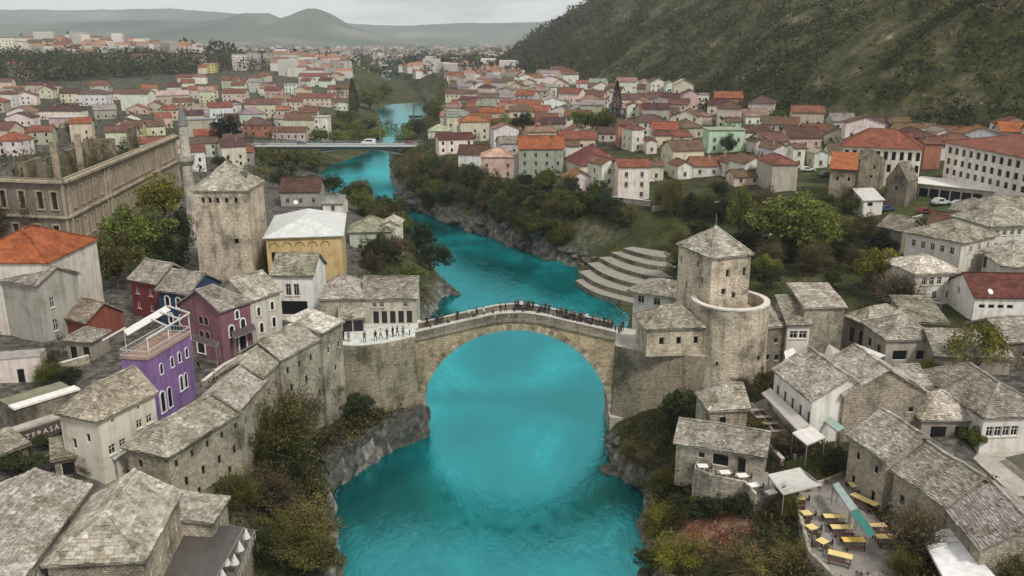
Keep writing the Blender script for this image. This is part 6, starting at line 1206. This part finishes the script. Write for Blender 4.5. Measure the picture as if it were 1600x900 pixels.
# ------------------------------------------------------------------ vehicles and the raft
LASTV = []
def vehicle(name, x, y, z, rot, L_, W_, H_, col, label, cat):
    v = empty(name, (x, y, z), rot, label=label, cat=cat); LASTV[:] = [v]; van = name.endswith('van'); b = MB(); h0 = .35; bel = H_ * .55
    prof = [(-L_ / 2, h0), (L_ / 2, h0), (L_ / 2, bel * .8), (L_ / 2 - .15, bel), (L_ * (.34 if van else .22), bel + .02), (L_ * (.24 if van else .06), H_), (-L_ * (.48 if van else .3), H_), (-L_ * (.5 if van else .45), bel + .05), (-L_ / 2, bel * .85)]
    lo = [(p[0], -W_ / 2, p[1]) for p in prof]; hi = [(p[0], W_ / 2, p[1]) for p in prof]; b.face(lo); b.face(hi[::-1])
    for i in range(len(prof)): j = (i + 1) % len(prof); b.face([lo[j], lo[i], hi[i], hi[j]])
    link('body', b.mesh('body', ['sheet']), v, col)
    for s in (-1, 1):
        g = MB(); a = L_ * (.2 if van else .02); g.box(((a - L_ * .28) / 2, s * (W_ / 2 + .004), (bel + H_) / 2), (a + L_ * .28, .02, (H_ - bel) * .62)); link('window', g.mesh('window', ['glass']), v)
        for xx in (-L_ * .32, L_ * .32): w = MB(); w.tube((xx, s * (W_ / 2 - .2), .33), (xx, s * (W_ / 2 + .03), .33), .33, .33, 14); link('wheel', w.mesh('wheel', ['paint']), v, (.02, .02, .02))
        hl = MB(); hl.box((L_ / 2 + .01, s * W_ * .36, bel * .7), (.04, .3, .16)); link('headlight', hl.mesh('headlight', ['paint']), v, (.7, .7, .66))
    g = MB(); x0, x1 = L_ * (.34 if van else .22), L_ * (.24 if van else .06); R_ = [(x0 + .01, -W_ * .43, bel + .08), (x0 + .01, W_ * .43, bel + .08), (x1 + .03, W_ * .4, H_ - .06), (x1 + .03, -W_ * .4, H_ - .06)]; g.face(R_); link('windscreen', g.mesh('windscreen', ['glass']), v)
t_ = (577 - 392) / (722 - 392); vehicle('white_van', xa + (xb - xa) * t_, ya - 1.6, RBZ + .02, ang + math.pi, 6.4, 2.1, 2.7, (.74, .74, .72), 'white van crossing the road bridge', 'van')
for px, c, lab in ((470, (.1, .1, .11), 'dark car on the left half of the road bridge'), (640, (.3, .05, .04), 'red car on the right half of the road bridge')): t_ = (px - 392) / 330; vehicle('parked_car', xa + (xb - xa) * t_, ya + 1.6, RBZ + .02, ang, 4.3, 1.75, 1.45, c, lab, 'car')
for px, py, c, r_ in ((1446, 334, (.16, .025, .025), .2), (1500, 322, (.5, .5, .5), .1), (1385, 330, (.05, .07, .14), .3), (1262, 268, (.55, .55, .54), .1), (1290, 276, (.08, .08, .09), .4), (1010, 286, (.6, .6, .58), .2), (838, 292, (.55, .56, .57), .05), (858, 296, (.12, .03, .03), .05), (745, 284, (.5, .5, .5), .1), (1420, 488, (.5, .5, .48), .3), (352, 262, (.5, .5, .5), .9), (470, 222, (.6, .6, .58), .1), (330, 276, (.04, .05, .06), .9), (690, 222, (.6, .6, .6), .2)):
    g = ground(px, py)
    if g:
        vehicle('parked_car', g.x, g.y, g.z + .08, r_, 4.3, 1.75, 1.45, c, 'car', 'car'); PENDING.append((bpy.data.objects[-1] if False else LASTV[0], 'parked %s car' % ('red' if c[0] > 2 * c[1] else 'dark' if c[0] < .2 else 'silver'), 'car'))
g = ground(1470, 320); vehicle('parked_car', g.x, g.y, g.z + .1, .2, 4.6, 1.9, 1.7, (.5, .55, .5), 'pale green grey parked car below the long flat roof', 'car')
p = at(650, 182, .2); rf = empty('floating_platform', p, .1, label='dark platform with a tall post in the far bend of the river', cat='platform'); fbox('deck', rf, (0, 0, .3), (11, 5, .8), 0, 'wood', (.05, .045, .04)); m = MB(); m.tube((-2, 0, .5), (-2, 0, 9), .35, .2, 6); link('post', m.mesh('post', ['wood']), rf, (.06, .05, .045))
# television dish and roof clutter
for k, (px, py, z, lab) in enumerate(((462, 318, 22, 'white satellite dish on the dark red roof behind the yellow hall'), (1546, 458, 18.3, 'white satellite dish on the red roof at the right edge'))):
    p = at(px, py, z); d_ = empty('satellite_dish', p, .4, label=lab, cat='satellite dish'); m = MB(); m.tube((0, 0, -.9), (0, 0, .1), .04, .04, 5); link('mast', m.mesh('mast', ['paint']), d_, (.3, .3, .3)); m = MB(); m.tube((0, 0, .2), (0, -.15, .32), .08, .5, 12); link('dish', m.mesh('dish', ['paint']), d_, (.75, .74, .72))
# lamp post by the canopy
p = at(1236, 770, 9.7); l_ = empty('street_lamp', p, label='thin dark lamp post in front of the white canvas canopy', cat='street lamp'); m = MB(); m.tube((0, 0, 0), (0, 0, 4.2), .05, .04, 6); link('post', m.mesh('post', ['paint']), l_, (.05, .05, .05)); fbox('lamp_head', l_, (0, 0, 4.4), (.35, .35, .45), 0, 'paint', (.06, .06, .06))
# paved yard, right
solid('paved_yard', 'pale paved yard with a low planter at the right edge', 'yard', [at(px, py, 10.4).xy for px, py in ((1520, 716), (1585, 775), (1660, 775), (1660, 672), (1560, 676))], 6, 10.4, 'rubble', (.4, .37, .33), (.40, .37, .32))
P_ = [at(px, py, 11).xy for px, py in ((1570, 716), (1640, 770), (1700, 770), (1640, 700))]; solid('stone_planter', 'low rectangular stone planter in the paved yard', 'planter', P_, 10.4, 11.1, 'ashlar', (.55, .51, .45), (.1, .09, .07))
# ------------------------------------------------------------------ plants
def crown_broad(seed, n=44, per=150, leaf=.088, flat=.9):
    r = np.random.default_rng(seed); d = r.normal(size=(n, 3)); d /= np.linalg.norm(d, axis=1)[:, None]; d[:, 2] = d[:, 2] * .85
    C = d * r.uniform(.25, .98, (n, 1)) * r.uniform(.8, 1.12, 3) * np.array([1, 1, .95]) + np.array([0, 0, 1.15]); R = r.uniform(.13, .40, n)
    return quadmesh('crown', clumps(C, R, per, leaf, .8), 'leaf')
def crown_bare(seed, leaves=1500, strands=1500):
    r = np.random.default_rng(seed); d = r.normal(size=(strands, 3)); d[:, 2] = np.abs(d[:, 2]) * .8 + .15; d /= np.linalg.norm(d, axis=1)[:, None]
    st = np.array([0, 0, .45]) + d * r.uniform(.15, .6, (strands, 1)) * np.array([.9, .9, 1.2]); en = st + (d + r.normal(size=(strands, 3)) * .35) * r.uniform(.25, .55, (strands, 1)) + np.array([0, 0, .08])
    sd_ = r.normal(size=(strands, 3)); sd_ /= np.linalg.norm(sd_, axis=1)[:, None]; wd = sd_ * .018
    tw = np.stack([st - wd, st + wd, en + wd * .3, en - wd * .3], 1)
    nc = 34; d2 = r.normal(size=(nc, 3)); d2 /= np.linalg.norm(d2, axis=1)[:, None]; cc_ = np.array([0, 0, 1.1]) + d2 * r.uniform(.3, 1, (nc, 1)) * r.uniform(.8, 1.15, 3) * np.array([.95, .95, .85]); P = cc_[r.integers(nc, size=leaves)] + r.normal(size=(leaves, 3)) * r.uniform(.06, .2, (leaves, 1))
    return quadmesh('crown', np.concatenate([tw, leafquads(P, .062)]), 'leaf')
def crown_cypress(seed):
    r = np.random.default_rng(seed); n = 2600; z = r.uniform(0.06, 2.1, n); rad = (1 - np.abs(z - .7) / 1.45).clip(0.02, 1) ** .8; a = r.uniform(0, 6.283, n); q = rad * r.uniform(.6, 1.02, n)
    return quadmesh('crown', leafquads(np.stack([q * np.cos(a), q * np.sin(a), z], 1), .13, .5, .8), 'leaf')
def crown_weeping(seed):
    r = np.random.default_rng(seed); n = 46; a = r.uniform(0, 6.283, n); q = r.uniform(.2, .95, n); top = 2.05 - q ** 2 * .7; P = []
    for i in range(n):
        ln = r.uniform(.5, 1.2); z = top[i] - ln * r.random(52); P.append(np.stack([q[i] * np.cos(a[i]) + r.normal(size=52) * .09, q[i] * np.sin(a[i]) + r.normal(size=52) * .09, z], 1))
    return quadmesh('crown', leafquads(np.concatenate(P), .1, .5, 0), 'leaf')
CR = {'broad': [crown_broad(i) for i in range(6)], 'bare': [crown_bare(20 + i) for i in range(4)], 'half': [crown_bare(40 + i, 5200, 700) for i in range(3)], 'cypress': [crown_cypress(60 + i) for i in range(2)], 'weeping': [crown_weeping(70)]}
def trunk_mesh(seed, tall=.7):
    r = random.Random(seed); m = MB(); m.tube((0, 0, -.25), (.02, .02, tall * .6), .085, .06, 7); top = Vector((.02, .02, tall * .6)); m.tube(top, top + Vector((.02, 0, tall * .6)), .06, .03, 6)
    for k in range(5):
        a = k * 1.257 + r.uniform(-.3, .3); m.tube(top - Vector((0, 0, .05 * k * .5)), top + Vector((.5 * math.cos(a), .5 * math.sin(a), r.uniform(.35, .75))), .04, .012, 5)
    return m.mesh('trunk', ['wood'])
TRK = [trunk_mesh(i) for i in range(3)]
LEAFC = {'olive': (.088, .088, .028), 'dark green': (.038, .050, .020), 'green': (.10, .125, .03), 'light green': (.16, .18, .042), 'yellow green': (.15, .145, .028), 'brown': (.10, .076, .046), 'grey brown': (.135, .108, .074), 'black green': (.014, .019, .012), 'blue green': (.055, .072, .045), 'dry yellow': (.14, .115, .05)}
TREES = []
def tree(x, y, z, w, h, kind, col, label=None, group=None): TREES.append((x, y, z, w, h, kind, col))
def plant_trees(limit):
    def sz(t):
        px, py = pix(t[0], t[1], t[2] + t[4] / 2); dep = t[1] * cp - (t[2] - HCAM) * sp_; vis = -30 < px < 1630 and -30 < py < 930
        return (t[3] * t[4]) / dep ** 2 if vis else -1
    L_ = sorted([t for t in TREES if sz(t) > 0], key=sz, reverse=True); rest = L_[limit:]
    for x, y, z, w, h, kind, col in L_[:limit]:
        t = empty('cypress_tree' if kind == 'cypress' else 'tree', (x, y, z - .1), rng.uniform(0, 6), cat='tree'); t.scale = (w / 2 * rng.uniform(.85, 1.15), w / 2 * rng.uniform(.85, 1.15), h / 2.1)
        PENDING.append((t, '%s %s tree' % (col, {'broad': 'leafy', 'bare': 'bare twiggy', 'half': 'thinly leaved', 'cypress': 'narrow cypress', 'weeping': 'weeping'}[kind]), 'tree'))
        link('trunk', TRK[rng.integers(3)], t, (.09, .07, .05)); c = CR[kind]
        v = rng.uniform(.75, 1.25); link('crown', c[rng.integers(len(c))], t, tuple(q * v for q in LEAFC[col]))
    for nm, lab, cols in (('small_trees', 'small green trees filling the gaps along the far banks and gardens', ('green', 'light green', 'yellow green')), ('small_trees', 'small dark trees filling the gaps along the far banks and gardens', ('dark green', 'olive', 'blue green', 'black green')), ('small_trees', 'small brown thin trees filling the gaps along the far banks and gardens', ('brown', 'grey brown', 'dry yellow'))):
        Q = []
        for x, y, z, w, h, kind, col in rest:
            if col not in cols: continue
            d = rng.normal(size=(9, 3)); d /= np.linalg.norm(d, axis=1)[:, None]; C = d * .55 * np.array([w / 2, w / 2, h * .42]) + np.array([x, y, z + h * .56]); Q.append(clumps(C, np.full(9, w * .2), 34, w * .07))
        if Q: link(nm, quadmesh(nm, np.concatenate(Q), 'leaf'), None, LEAFC[cols[1]], kind='stuff', label=lab)
def tree_px(bx, by, hpx, wpx, kind, col, **kw):
    g = ground(bx, by)
    if g is None: return
    dep = g.y * cp - (g.z - HCAM) * sp_; return tree(g.x, g.y, g.z, wpx * dep / FPX, hpx * dep / FPX / .95, kind, col, **kw)
for s in ((222, 432, 118, 112, 'broad', 'green'), (205, 408, 80, 80, 'broad', 'light green'), (186, 452, 98, 76, 'broad', 'olive'), (258, 352, 86, 78, 'broad', 'yellow green'), (272, 440, 90, 60, 'broad', 'dark green'), (240, 455, 60, 56, 'broad', 'olive'), (248, 330, 50, 50, 'broad', 'yellow green'), (285, 400, 80, 44, 'broad', 'dark green'),
          (358, 232, 54, 52, 'broad', 'black green'), (553, 182, 56, 20, 'cypress', 'dark green'), (578, 172, 36, 46, 'broad', 'green'), (598, 158, 30, 34, 'broad', 'green'), (540, 200, 30, 40, 'broad', 'olive'), (455, 278, 50, 60, 'broad', 'olive'), (490, 268, 36, 44, 'broad', 'green'), (520, 214, 30, 40, 'broad', 'green'), (575, 208, 26, 40, 'broad', 'olive'), (610, 206, 20, 30, 'broad', 'olive'),
          (1232, 402, 105, 130, 'broad', 'green'), (1196, 396, 84, 70, 'broad', 'olive'), (1268, 404, 90, 76, 'broad', 'light green'), (1290, 372, 50, 50, 'half', 'olive'), (1365, 462, 84, 64, 'broad', 'yellow green'), (1404, 484, 76, 84, 'bare', 'grey brown'), (1520, 592, 92, 84, 'weeping', 'yellow green'), (1154, 376, 86, 40, 'broad', 'green'), (1192, 342, 62, 46, 'bare', 'grey brown'), (1050, 340, 66, 44, 'half', 'olive'), (1330, 392, 50, 60, 'half', 'olive'), (1090, 342, 40, 50, 'broad', 'dark green'), (1122, 300, 24, 40, 'bare', 'grey brown'),
          (1372, 404, 48, 60, 'broad', 'black green'), (1330, 406, 36, 52, 'broad', 'dark green'), (906, 212, 42, 40, 'broad', 'green'), (942, 212, 44, 42, 'broad', 'green'), (920, 184, 26, 50, 'broad', 'olive'), (817, 216, 44, 36, 'broad', 'dark green'), (786, 216, 38, 40, 'broad', 'light green'), (756, 214, 34, 38, 'broad', 'green'), (728, 214, 24, 30, 'broad', 'olive'), (742, 226, 20, 30, 'broad', 'olive'), (880, 176, 24, 24, 'broad', 'green'),
          (963, 182, 52, 20, 'cypress', 'black green'), (956, 150, 52, 10, 'cypress', 'black green'), (1112, 170, 40, 12, 'cypress', 'black green'), (890, 142, 24, 10, 'cypress', 'black green'), (880, 162, 26, 9, 'cypress', 'black green'), (686, 198, 30, 10, 'cypress', 'black green'), (404, 122, 34, 14, 'cypress', 'black green'), (392, 124, 24, 14, 'cypress', 'black green'), (412, 124, 26, 12, 'cypress', 'black green'), (546, 172, 30, 10, 'cypress', 'dark green'), (620, 96, 26, 12, 'cypress', 'black green'), (632, 96, 22, 14, 'cypress', 'black green'), (645, 96, 24, 14, 'cypress', 'black green')): tree_px(*s)
# near bushes and bare trees, both banks below the bridge
for s in ((412, 704, 140, 110, 'bare', 'brown'), (448, 712, 140, 110, 'bare', 'grey brown'), (425, 735, 130, 130, 'half', 'olive'), (470, 690, 100, 80, 'bare', 'brown'), (395, 735, 90, 84, 'half', 'olive'), (450, 742, 80, 90, 'half', 'dark green'), (488, 856, 90, 96, 'half', 'dry yellow'), (500, 900, 70, 80, 'broad', 'olive'), (425, 800, 84, 90, 'half', 'brown'), (380, 800, 80, 70, 'half', 'olive'), (455, 880, 84, 96, 'half', 'olive'), (405, 890, 80, 80, 'half', 'dark green'), (512, 640, 56, 60, 'half', 'olive'), (555, 650, 40, 60, 'broad', 'dark green'), (480, 660, 70, 60, 'bare', 'brown'), (160, 905, 80, 110, 'half', 'brown'), (60, 905, 70, 90, 'bare', 'grey brown'),
          (1072, 690, 60, 54, 'broad', 'dark green'), (1064, 666, 74, 58, 'broad', 'dark green'), (1046, 672, 44, 40, 'half', 'olive'), (1040, 776, 50, 80, 'half', 'olive'), (1085, 806, 36, 84, 'broad', 'dark green'), (1140, 800, 30, 70, 'broad', 'dark green'), (1095, 786, 34, 60, 'broad', 'olive'), (1132, 796, 34, 56, 'half', 'dark green'), (1166, 802, 36, 50, 'broad', 'dark green'), (1110, 775, 20, 40, 'half', 'olive'), (1030, 838, 64, 76, 'half', 'yellow green'), (1060, 888, 60, 84, 'half', 'yellow green'), (1020, 892, 50, 60, 'broad', 'olive'), (1160, 900, 40, 60, 'half', 'brown'), (1180, 905, 50, 90, 'half', 'dry yellow'), (1010, 730, 40, 50, 'half', 'brown'), (985, 715, 30, 40, 'half', 'olive'), (1230, 812, 60, 50, 'half', 'olive'), (1235, 880, 40, 70, 'half', 'dry yellow'),
          (1425, 880, 120, 100, 'bare', 'grey brown'), (1410, 905, 60, 60, 'half', 'olive'), (1580, 915, 80, 90, 'half', 'olive'), (1300, 740, 44, 56, 'broad', 'dark green'), (1182, 690, 40, 56, 'broad', 'olive'), (1225, 706, 44, 60, 'half', 'brown'), (1160, 612, 30, 50, 'half', 'brown'), (1190, 598, 26, 30, 'half', 'olive'), (1518, 700, 40, 44, 'broad', 'green'), (1448, 590, 36, 36, 'broad', 'yellow green'), (80, 600, 40, 50, 'half', 'green'), (108, 600, 34, 40, 'broad', 'dark green'), (85, 590, 60, 30, 'half', 'brown'), (40, 740, 36, 70, 'broad', 'dark green'), (75, 700, 24, 50, 'broad', 'dark green'), (112, 690, 26, 44, 'broad', 'black green'), (30, 712, 24, 50, 'half', 'olive'), (140, 742, 36, 40, 'half', 'brown'), (128, 726, 28, 40, 'broad', 'dark green')): tree_px(*s)
# plants inside the roofless ruin
for s_, u, c, k in ((.06, 5, 'brown', 'bare'), (.12, 9, 'olive', 'half'), (.2, 12, 'dark green', 'half'), (.3, 8, 'olive', 'half'), (.4, 6, 'brown', 'half'), (.5, 10, 'olive', 'half'), (.6, 7, 'dark green', 'half'), (.7, 11, 'brown', 'bare'), (.8, 6, 'olive', 'half'), (.92, 8, 'dark green', 'half'), (.02, 14, 'brown', 'bare'), (.0, 20, 'olive', 'half'), (.25, 22, 'grey brown', 'bare'), (.45, 20, 'brown', 'half')):
    p = rA + dl * (Lr * s_) + inw * (u + 3); tree(p.x, p.y, 15, 9, 17, k, c)
def inside(x, y):
    for q in FOOT:
        n_ = len(q); ok = True
        for i in range(n_):
            a, b = q[i], q[(i + 1) % n_]
            if (b[0] - a[0]) * (y - a[1]) - (b[1] - a[1]) * (x - a[0]) < 0: ok = False; break
        if ok: return True
    return False
# woods along both banks
def bank_trees(n, side, y0, y1, s0, s1, w0, w1, mix):
    for _ in range(n):
        y = rng.uniform(y0, y1); s = rng.uniform(s0, s1); x = np.interp(y, RY, RX) + s if side > 0 else np.interp(y, LY, LX) - s
        if inside(x, y) or not clear(x, y, 1): continue
        k, c = mix[rng.integers(len(mix))]; w = rng.uniform(w0, w1); tree(x, y, H1(x, y), w, w * rng.uniform(.9, 1.25), k, c)
DK = [('broad', 'dark green'), ('broad', 'olive'), ('broad', 'dark green'), ('half', 'brown'), ('broad', 'green'), ('half', 'olive'), ('broad', 'blue green')]
bank_trees(88, 1, 224, 300, 1, 13, 4, 8, DK); bank_trees(40, 1, 295, 362, 1, 12, 4.5, 7.5, DK); bank_trees(26, 1, 222, 262, 12, 24, 4, 7, DK); bank_trees(18, 1, 418, 480, 2, 22, 6, 9, DK)
bank_trees(34, -1, 176, 296, 2, 16, 5, 9, DK); bank_trees(8, -1, 300, 400, 18, 34, 4, 6, [('broad', 'olive'), ('broad', 'green'), ('half', 'olive')])
for px, py, w, h in ((552, 212, 40, 24), (590, 222, 40, 24), (566, 226, 44, 22), (614, 214, 30, 20), (530, 226, 40, 24), (640, 220, 26, 26), (626, 226, 24, 18), (500, 224, 36, 26)): tree_px(px, py, h, w, 'broad', ['green', 'olive', 'light green', 'green'][px % 4])
GR = [('broad', 'green'), ('broad', 'olive'), ('broad', 'light green'), ('half', 'olive')]
bank_trees(16, -1, 400, 760, 6, 60, 6, 10, GR); bank_trees(16, 1, 480, 900, 6, 26, 7, 11, GR); bank_trees(8, -1, 760, 1150, 6, 40, 9, 14, GR)
for _ in range(60):                          # park and gardens between the right town and the tower
    px, py = rng.uniform(1040, 1440), rng.uniform(312, 452); g = ground(px, py)
    if g is None or inside(g.x, g.y) or not clear(g.x, g.y, 1.5) or g.y < 128: continue
    w = rng.uniform(3.5, 8); kk, c = (GR + DK + [('bare', 'grey brown'), ('bare', 'brown')])[rng.integers(13)]; tree(g.x, g.y, g.z, w, w * rng.uniform(.8, 1.2), kk, c)
# garden trees between the town houses
k = 0
while k < 90:
    y = 270 * (1000 / 270) ** rng.random(); side = 1 if rng.random() < .62 else -1
    x = rng.uniform(np.interp(y, RY, RX) + 20, np.interp(y, FY, FX)) if side > 0 else rng.uniform(np.interp(y, LY, LX) - .4 * y, np.interp(y, LY, LX) - 20)
    if (y < 330 and abs(x) < 30) or not clear(x, y, 2.0) or inside(x, y): continue
    w = rng.uniform(4, 7.5); kk, c = (GR + DK)[rng.integers(11)]; tree(x, y, H1(x, y), w, w * rng.uniform(.9, 1.3), kk, c); k += 1
plant_trees(295)
# ------------------------------------------------------------------ undergrowth and scrub (uncountable)
def stuff(name, X, Y, rad, per, leaf, col, label, zoff=.15, flat=.7):
    ok = np.array([not inside(x, y) for x, y in zip(X, Y)]) if len(X) < 20000 else np.ones(len(X), bool)
    X, Y = X[ok], Y[ok]; rad = np.broadcast_to(rad, ok.shape)[ok]; Z = hgt(X, Y); C = np.stack([X, Y, Z + rad * zoff * 2], 1)
    keep = Z > .1; C, rad = C[keep], rad[keep]; lf = np.repeat(leaf * rad / rad.mean(), per) if np.ndim(leaf) == 0 else leaf
    link(name, quadmesh(name, clumps(C, rad, per, lf, flat), 'leaf'), None, col, kind='stuff', label=label)
def strip(n, side, y0, y1, s0, s1):
    Y = rng.uniform(y0, y1, n); s = rng.uniform(s0, s1, n); return (np.interp(Y, RY, RX) + s if side > 0 else np.interp(Y, LY, LX) - s), Y
def cat2(*a): return np.concatenate([q[0] for q in a]), np.concatenate([q[1] for q in a])
for nm, lab, col, n in (('undergrowth', 'dark green undergrowth on the river banks', tuple(v * .7 for v in LEAFC['dark green']), 1.0), ('undergrowth', 'olive undergrowth on the river banks', tuple(v * .7 for v in LEAFC['olive']), 1.0), ('dry_brush', 'brown leafless brush on the river banks', tuple(v * .7 for v in LEAFC['brown']), .9), ('dry_grass', 'pale dry grass tufts on the river banks', LEAFC['dry yellow'], .35)):
    X, Y = cat2(strip(int(520 * n), -1, 58, 118, 1.2, 15), strip(int(240 * n), -1, 84, 117, 1, 9), strip(int(760 * n), 1, 58, 114, 2, 24), strip(int(700 * n), 1, 214, 470, 1.5, 26), strip(int(360 * n), -1, 130, 300, 1.5, 16), strip(int(420 * n), -1, 300, 520, 2, 60), strip(int(260 * n), 1, 140, 214, 28, 62), strip(int(240 * n), 1, 470, 1000, 2, 26))
    ec_ = np.hypot((X - ec.x) / 4.2, (Y - ec.y) / 4); X, Y = X[ec_ > 1], Y[ec_ > 1]
    stuff(nm, X, Y, rng.uniform(.5, 1.5, len(X)), 18, .30, col, lab)
# red brown bare patch with low brush, right foreground
G_ = [ground(a, b) for a, b in zip(rng.normal(1112, 40, 220), rng.normal(826, 32, 220))]; X = np.array([g.x for g in G_ if g]); Y = np.array([g.y for g in G_ if g]); stuff('bracken', X, Y, rng.uniform(.35, .8, len(X)), 16, .24, (.26, .12, .075), 'reddish brown dead bracken on the right bank below the terrace')
# mountain scrub
def hillpts(n):
    Y = 270 * (2300 / 270) ** (rng.random(n) ** 1.15); d = 300 * rng.random(n) ** 1.25; return np.interp(Y, FY, FX) + d - 4, Y
for lab, col, n, seed in (('dark green scrub covering the mountainside', (.034, .044, .015), 15000, 0), ('olive scrub covering the mountainside', (.058, .062, .02), 11000, 8), ('grey brown leafless scrub on the mountainside', (.085, .075, .045), 8000, 5)):
    X, Y = hillpts(n * 2); w = wob(X, Y, 90, 3, seed); keep = w + .35 * wob(X, Y, 22, 2, seed + 3) > np.quantile(w, .5); X, Y = X[keep], Y[keep]; R = (1.4 + 4.2 * rng.random(len(X)) ** 2) * np.clip(Y / 700, .8, 2.2)
    stuff("mountain_scrub", X, Y, R, 17, 1.25, col, lab, .25, .8)
X, Y = hillpts(9000); w = wob(X + .7 * Y, Y * .5, 46, 3, 9) + .4 * wob(X, Y, 160, 2, 1); keep = w > np.quantile(w, .8); X, Y = X[keep], Y[keep]
stuff('mountain_rocks', X, Y, rng.uniform(.8, 2.6, len(X)) * np.clip(Y / 700, .8, 2), 9, 1.5, (.24, .22, .185), 'pale rock outcrops in streaks on the mountainside', .12, .35)
n = 420; X = np.concatenate([rng.uniform(-78, -22, n), rng.uniform(28, 84, n)]); Y = rng.uniform(62, 150, 2 * n); sl_ = np.interp(Y, LY, LX) - X; sr_2 = X - np.interp(Y, RY, RX); k_ = (np.maximum(sl_, sr_2) > 13); stuff('courtyard_plants', X[k_], Y[k_], rng.uniform(.3, .9, k_.sum()), 12, .26, (.035, .04, .018), 'dark plants in the courtyards between the old town houses', .4)
n = 2600; X = rng.uniform(-620, -150, n); Y = rng.uniform(640, 930, n); px_ = np.array([pix(a, b, c) for a, b, c in zip(X, Y, hgt(X, Y))]); keep = (px_[:, 1] > 92) & (px_[:, 1] < 134 - .06 * px_[:, 0]) & (px_[:, 0] < 430)
X, Y = X[keep], Y[keep]; R_ = rng.uniform(5, 9, len(X)); q_ = rng.random(len(X))
for lo_, hi_, cc_, lb_ in ((0, .45, (.042, .054, .026), 'dark green wood on the low hill at upper left'), (.45, .78, (.075, .08, .038), 'olive trees mixed into the wood on the low hill at upper left'), (.78, .95, (.10, .09, .06), 'brown leafless trees mixed into the wood on the low hill at upper left')):
    w_ = (q_ >= lo_) & (q_ < hi_); stuff('far_wood', X[w_], Y[w_], R_[w_], 50, 2.2, cc_, lb_, .45, .85)
X, Y = strip(170, 1, 900, 1700, 8, 150); stuff('far_wood', X, Y, rng.uniform(5, 10, 170), 40, 2.8, (.034, .043, .021), 'dark wood at the foot of the mountain spur', .5, .9)
n = 1700; Y = 1100 * (5500 / 1100) ** rng.random(n); X = rng.uniform(-.6, .1, n) * Y; stuff('far_wood', X, Y, rng.uniform(6, 14, n), 16, 5.5, (.05, .06, .03), 'scattered dark trees across the far plain', .4, .6)
n = 1200; Y = 270 * (1100 / 270) ** rng.random(n); X = np.interp(Y, RY, RX) + 20 + rng.random(n) * np.maximum(np.interp(Y, FY, FX) - np.interp(Y, RY, RX) - 10, 5); ok = np.array([clear(a, b, .5) for a, b in zip(X, Y)]); stuff('garden_shrubs', X[ok], Y[ok], rng.uniform(.9, 3.0, ok.sum()), 22, .65, (.07, .085, .03), 'green garden shrubs between the right town houses', .3)
n = 1300; Y = 270 * (1100 / 270) ** rng.random(n); X = np.interp(Y, LY, LX) - 16 - rng.random(n) * .42 * Y; ok = np.array([clear(a, b, .5) for a, b in zip(X, Y)]); stuff('garden_shrubs', X[ok], Y[ok], rng.uniform(1.0, 3.4, ok.sum()), 24, .7, (.06, .07, .03), 'green garden shrubs between the left town houses', .3)
# clipped hedges and lawn on the right
def hedge(pts, w, h, label, col=LEAFC['dark green']):
    P = [ground(*p) for p in pts]; V = []
    for a, b in zip(P, P[1:]):
        n = int((b - a).length * 14); t = rng.random(n)[:, None]; q = np.array(a)[None] * (1 - t) + np.array(b)[None] * t; V.append(q + np.stack([rng.uniform(-w, w, n), rng.uniform(-w, w, n), rng.uniform(0, h, n)], 1))
    o = link('hedge', quadmesh('hedge', leafquads(np.concatenate(V), .4), 'leaf'), None, col, label=label, cat='hedge')
hedge([(1072, 318), (1110, 312), (1150, 304)], .8, 2.6, 'dark clipped hedge above the lawn on the right bank'); hedge([(1060, 345), (1110, 352), (1150, 344)], .8, 2.0, 'dark clipped hedge below the lawn on the right bank'); hedge([(1318, 384), (1360, 372), (1392, 372)], 1.4, 2.6, 'dark sprawling hedge beside the stone cottage'); hedge([(1270, 404), (1310, 396)], .8, 1.6, 'low green hedge along the park path')
# ------------------------------------------------------------------ labels of the many, then the air
label_pending()
seen = {}
for o, l in PPL: seen.setdefault(l, []).append(o)
for l, os_ in seen.items():
    os_.sort(key=lambda o: o.location.x)
    for i, o in enumerate(os_): o['label'] = l if len(os_) == 1 else '%s, %s from the left' % (l, ordinal(i))
hz = MB(); hz.box((0, 5600, 425), (30000, 12000, 870)); ho = link('haze', hz.mesh('haze', []), None, kind='stuff', label='thin blue haze over the valley')
hmt = bpy.data.materials.new('haze'); hmt.use_nodes = True; t = hmt.node_tree; t.nodes.clear(); o_ = N(t, 'ShaderNodeOutputMaterial'); pv = N(t, 'ShaderNodeVolumePrincipled'); pv.inputs['Color'].default_value = (.88, .95, 1, 1); pv.inputs['Density'].default_value = 9.0e-5; t.links.new(pv.outputs[0], o_.inputs['Volume']); ho.data.materials.append(hmt)
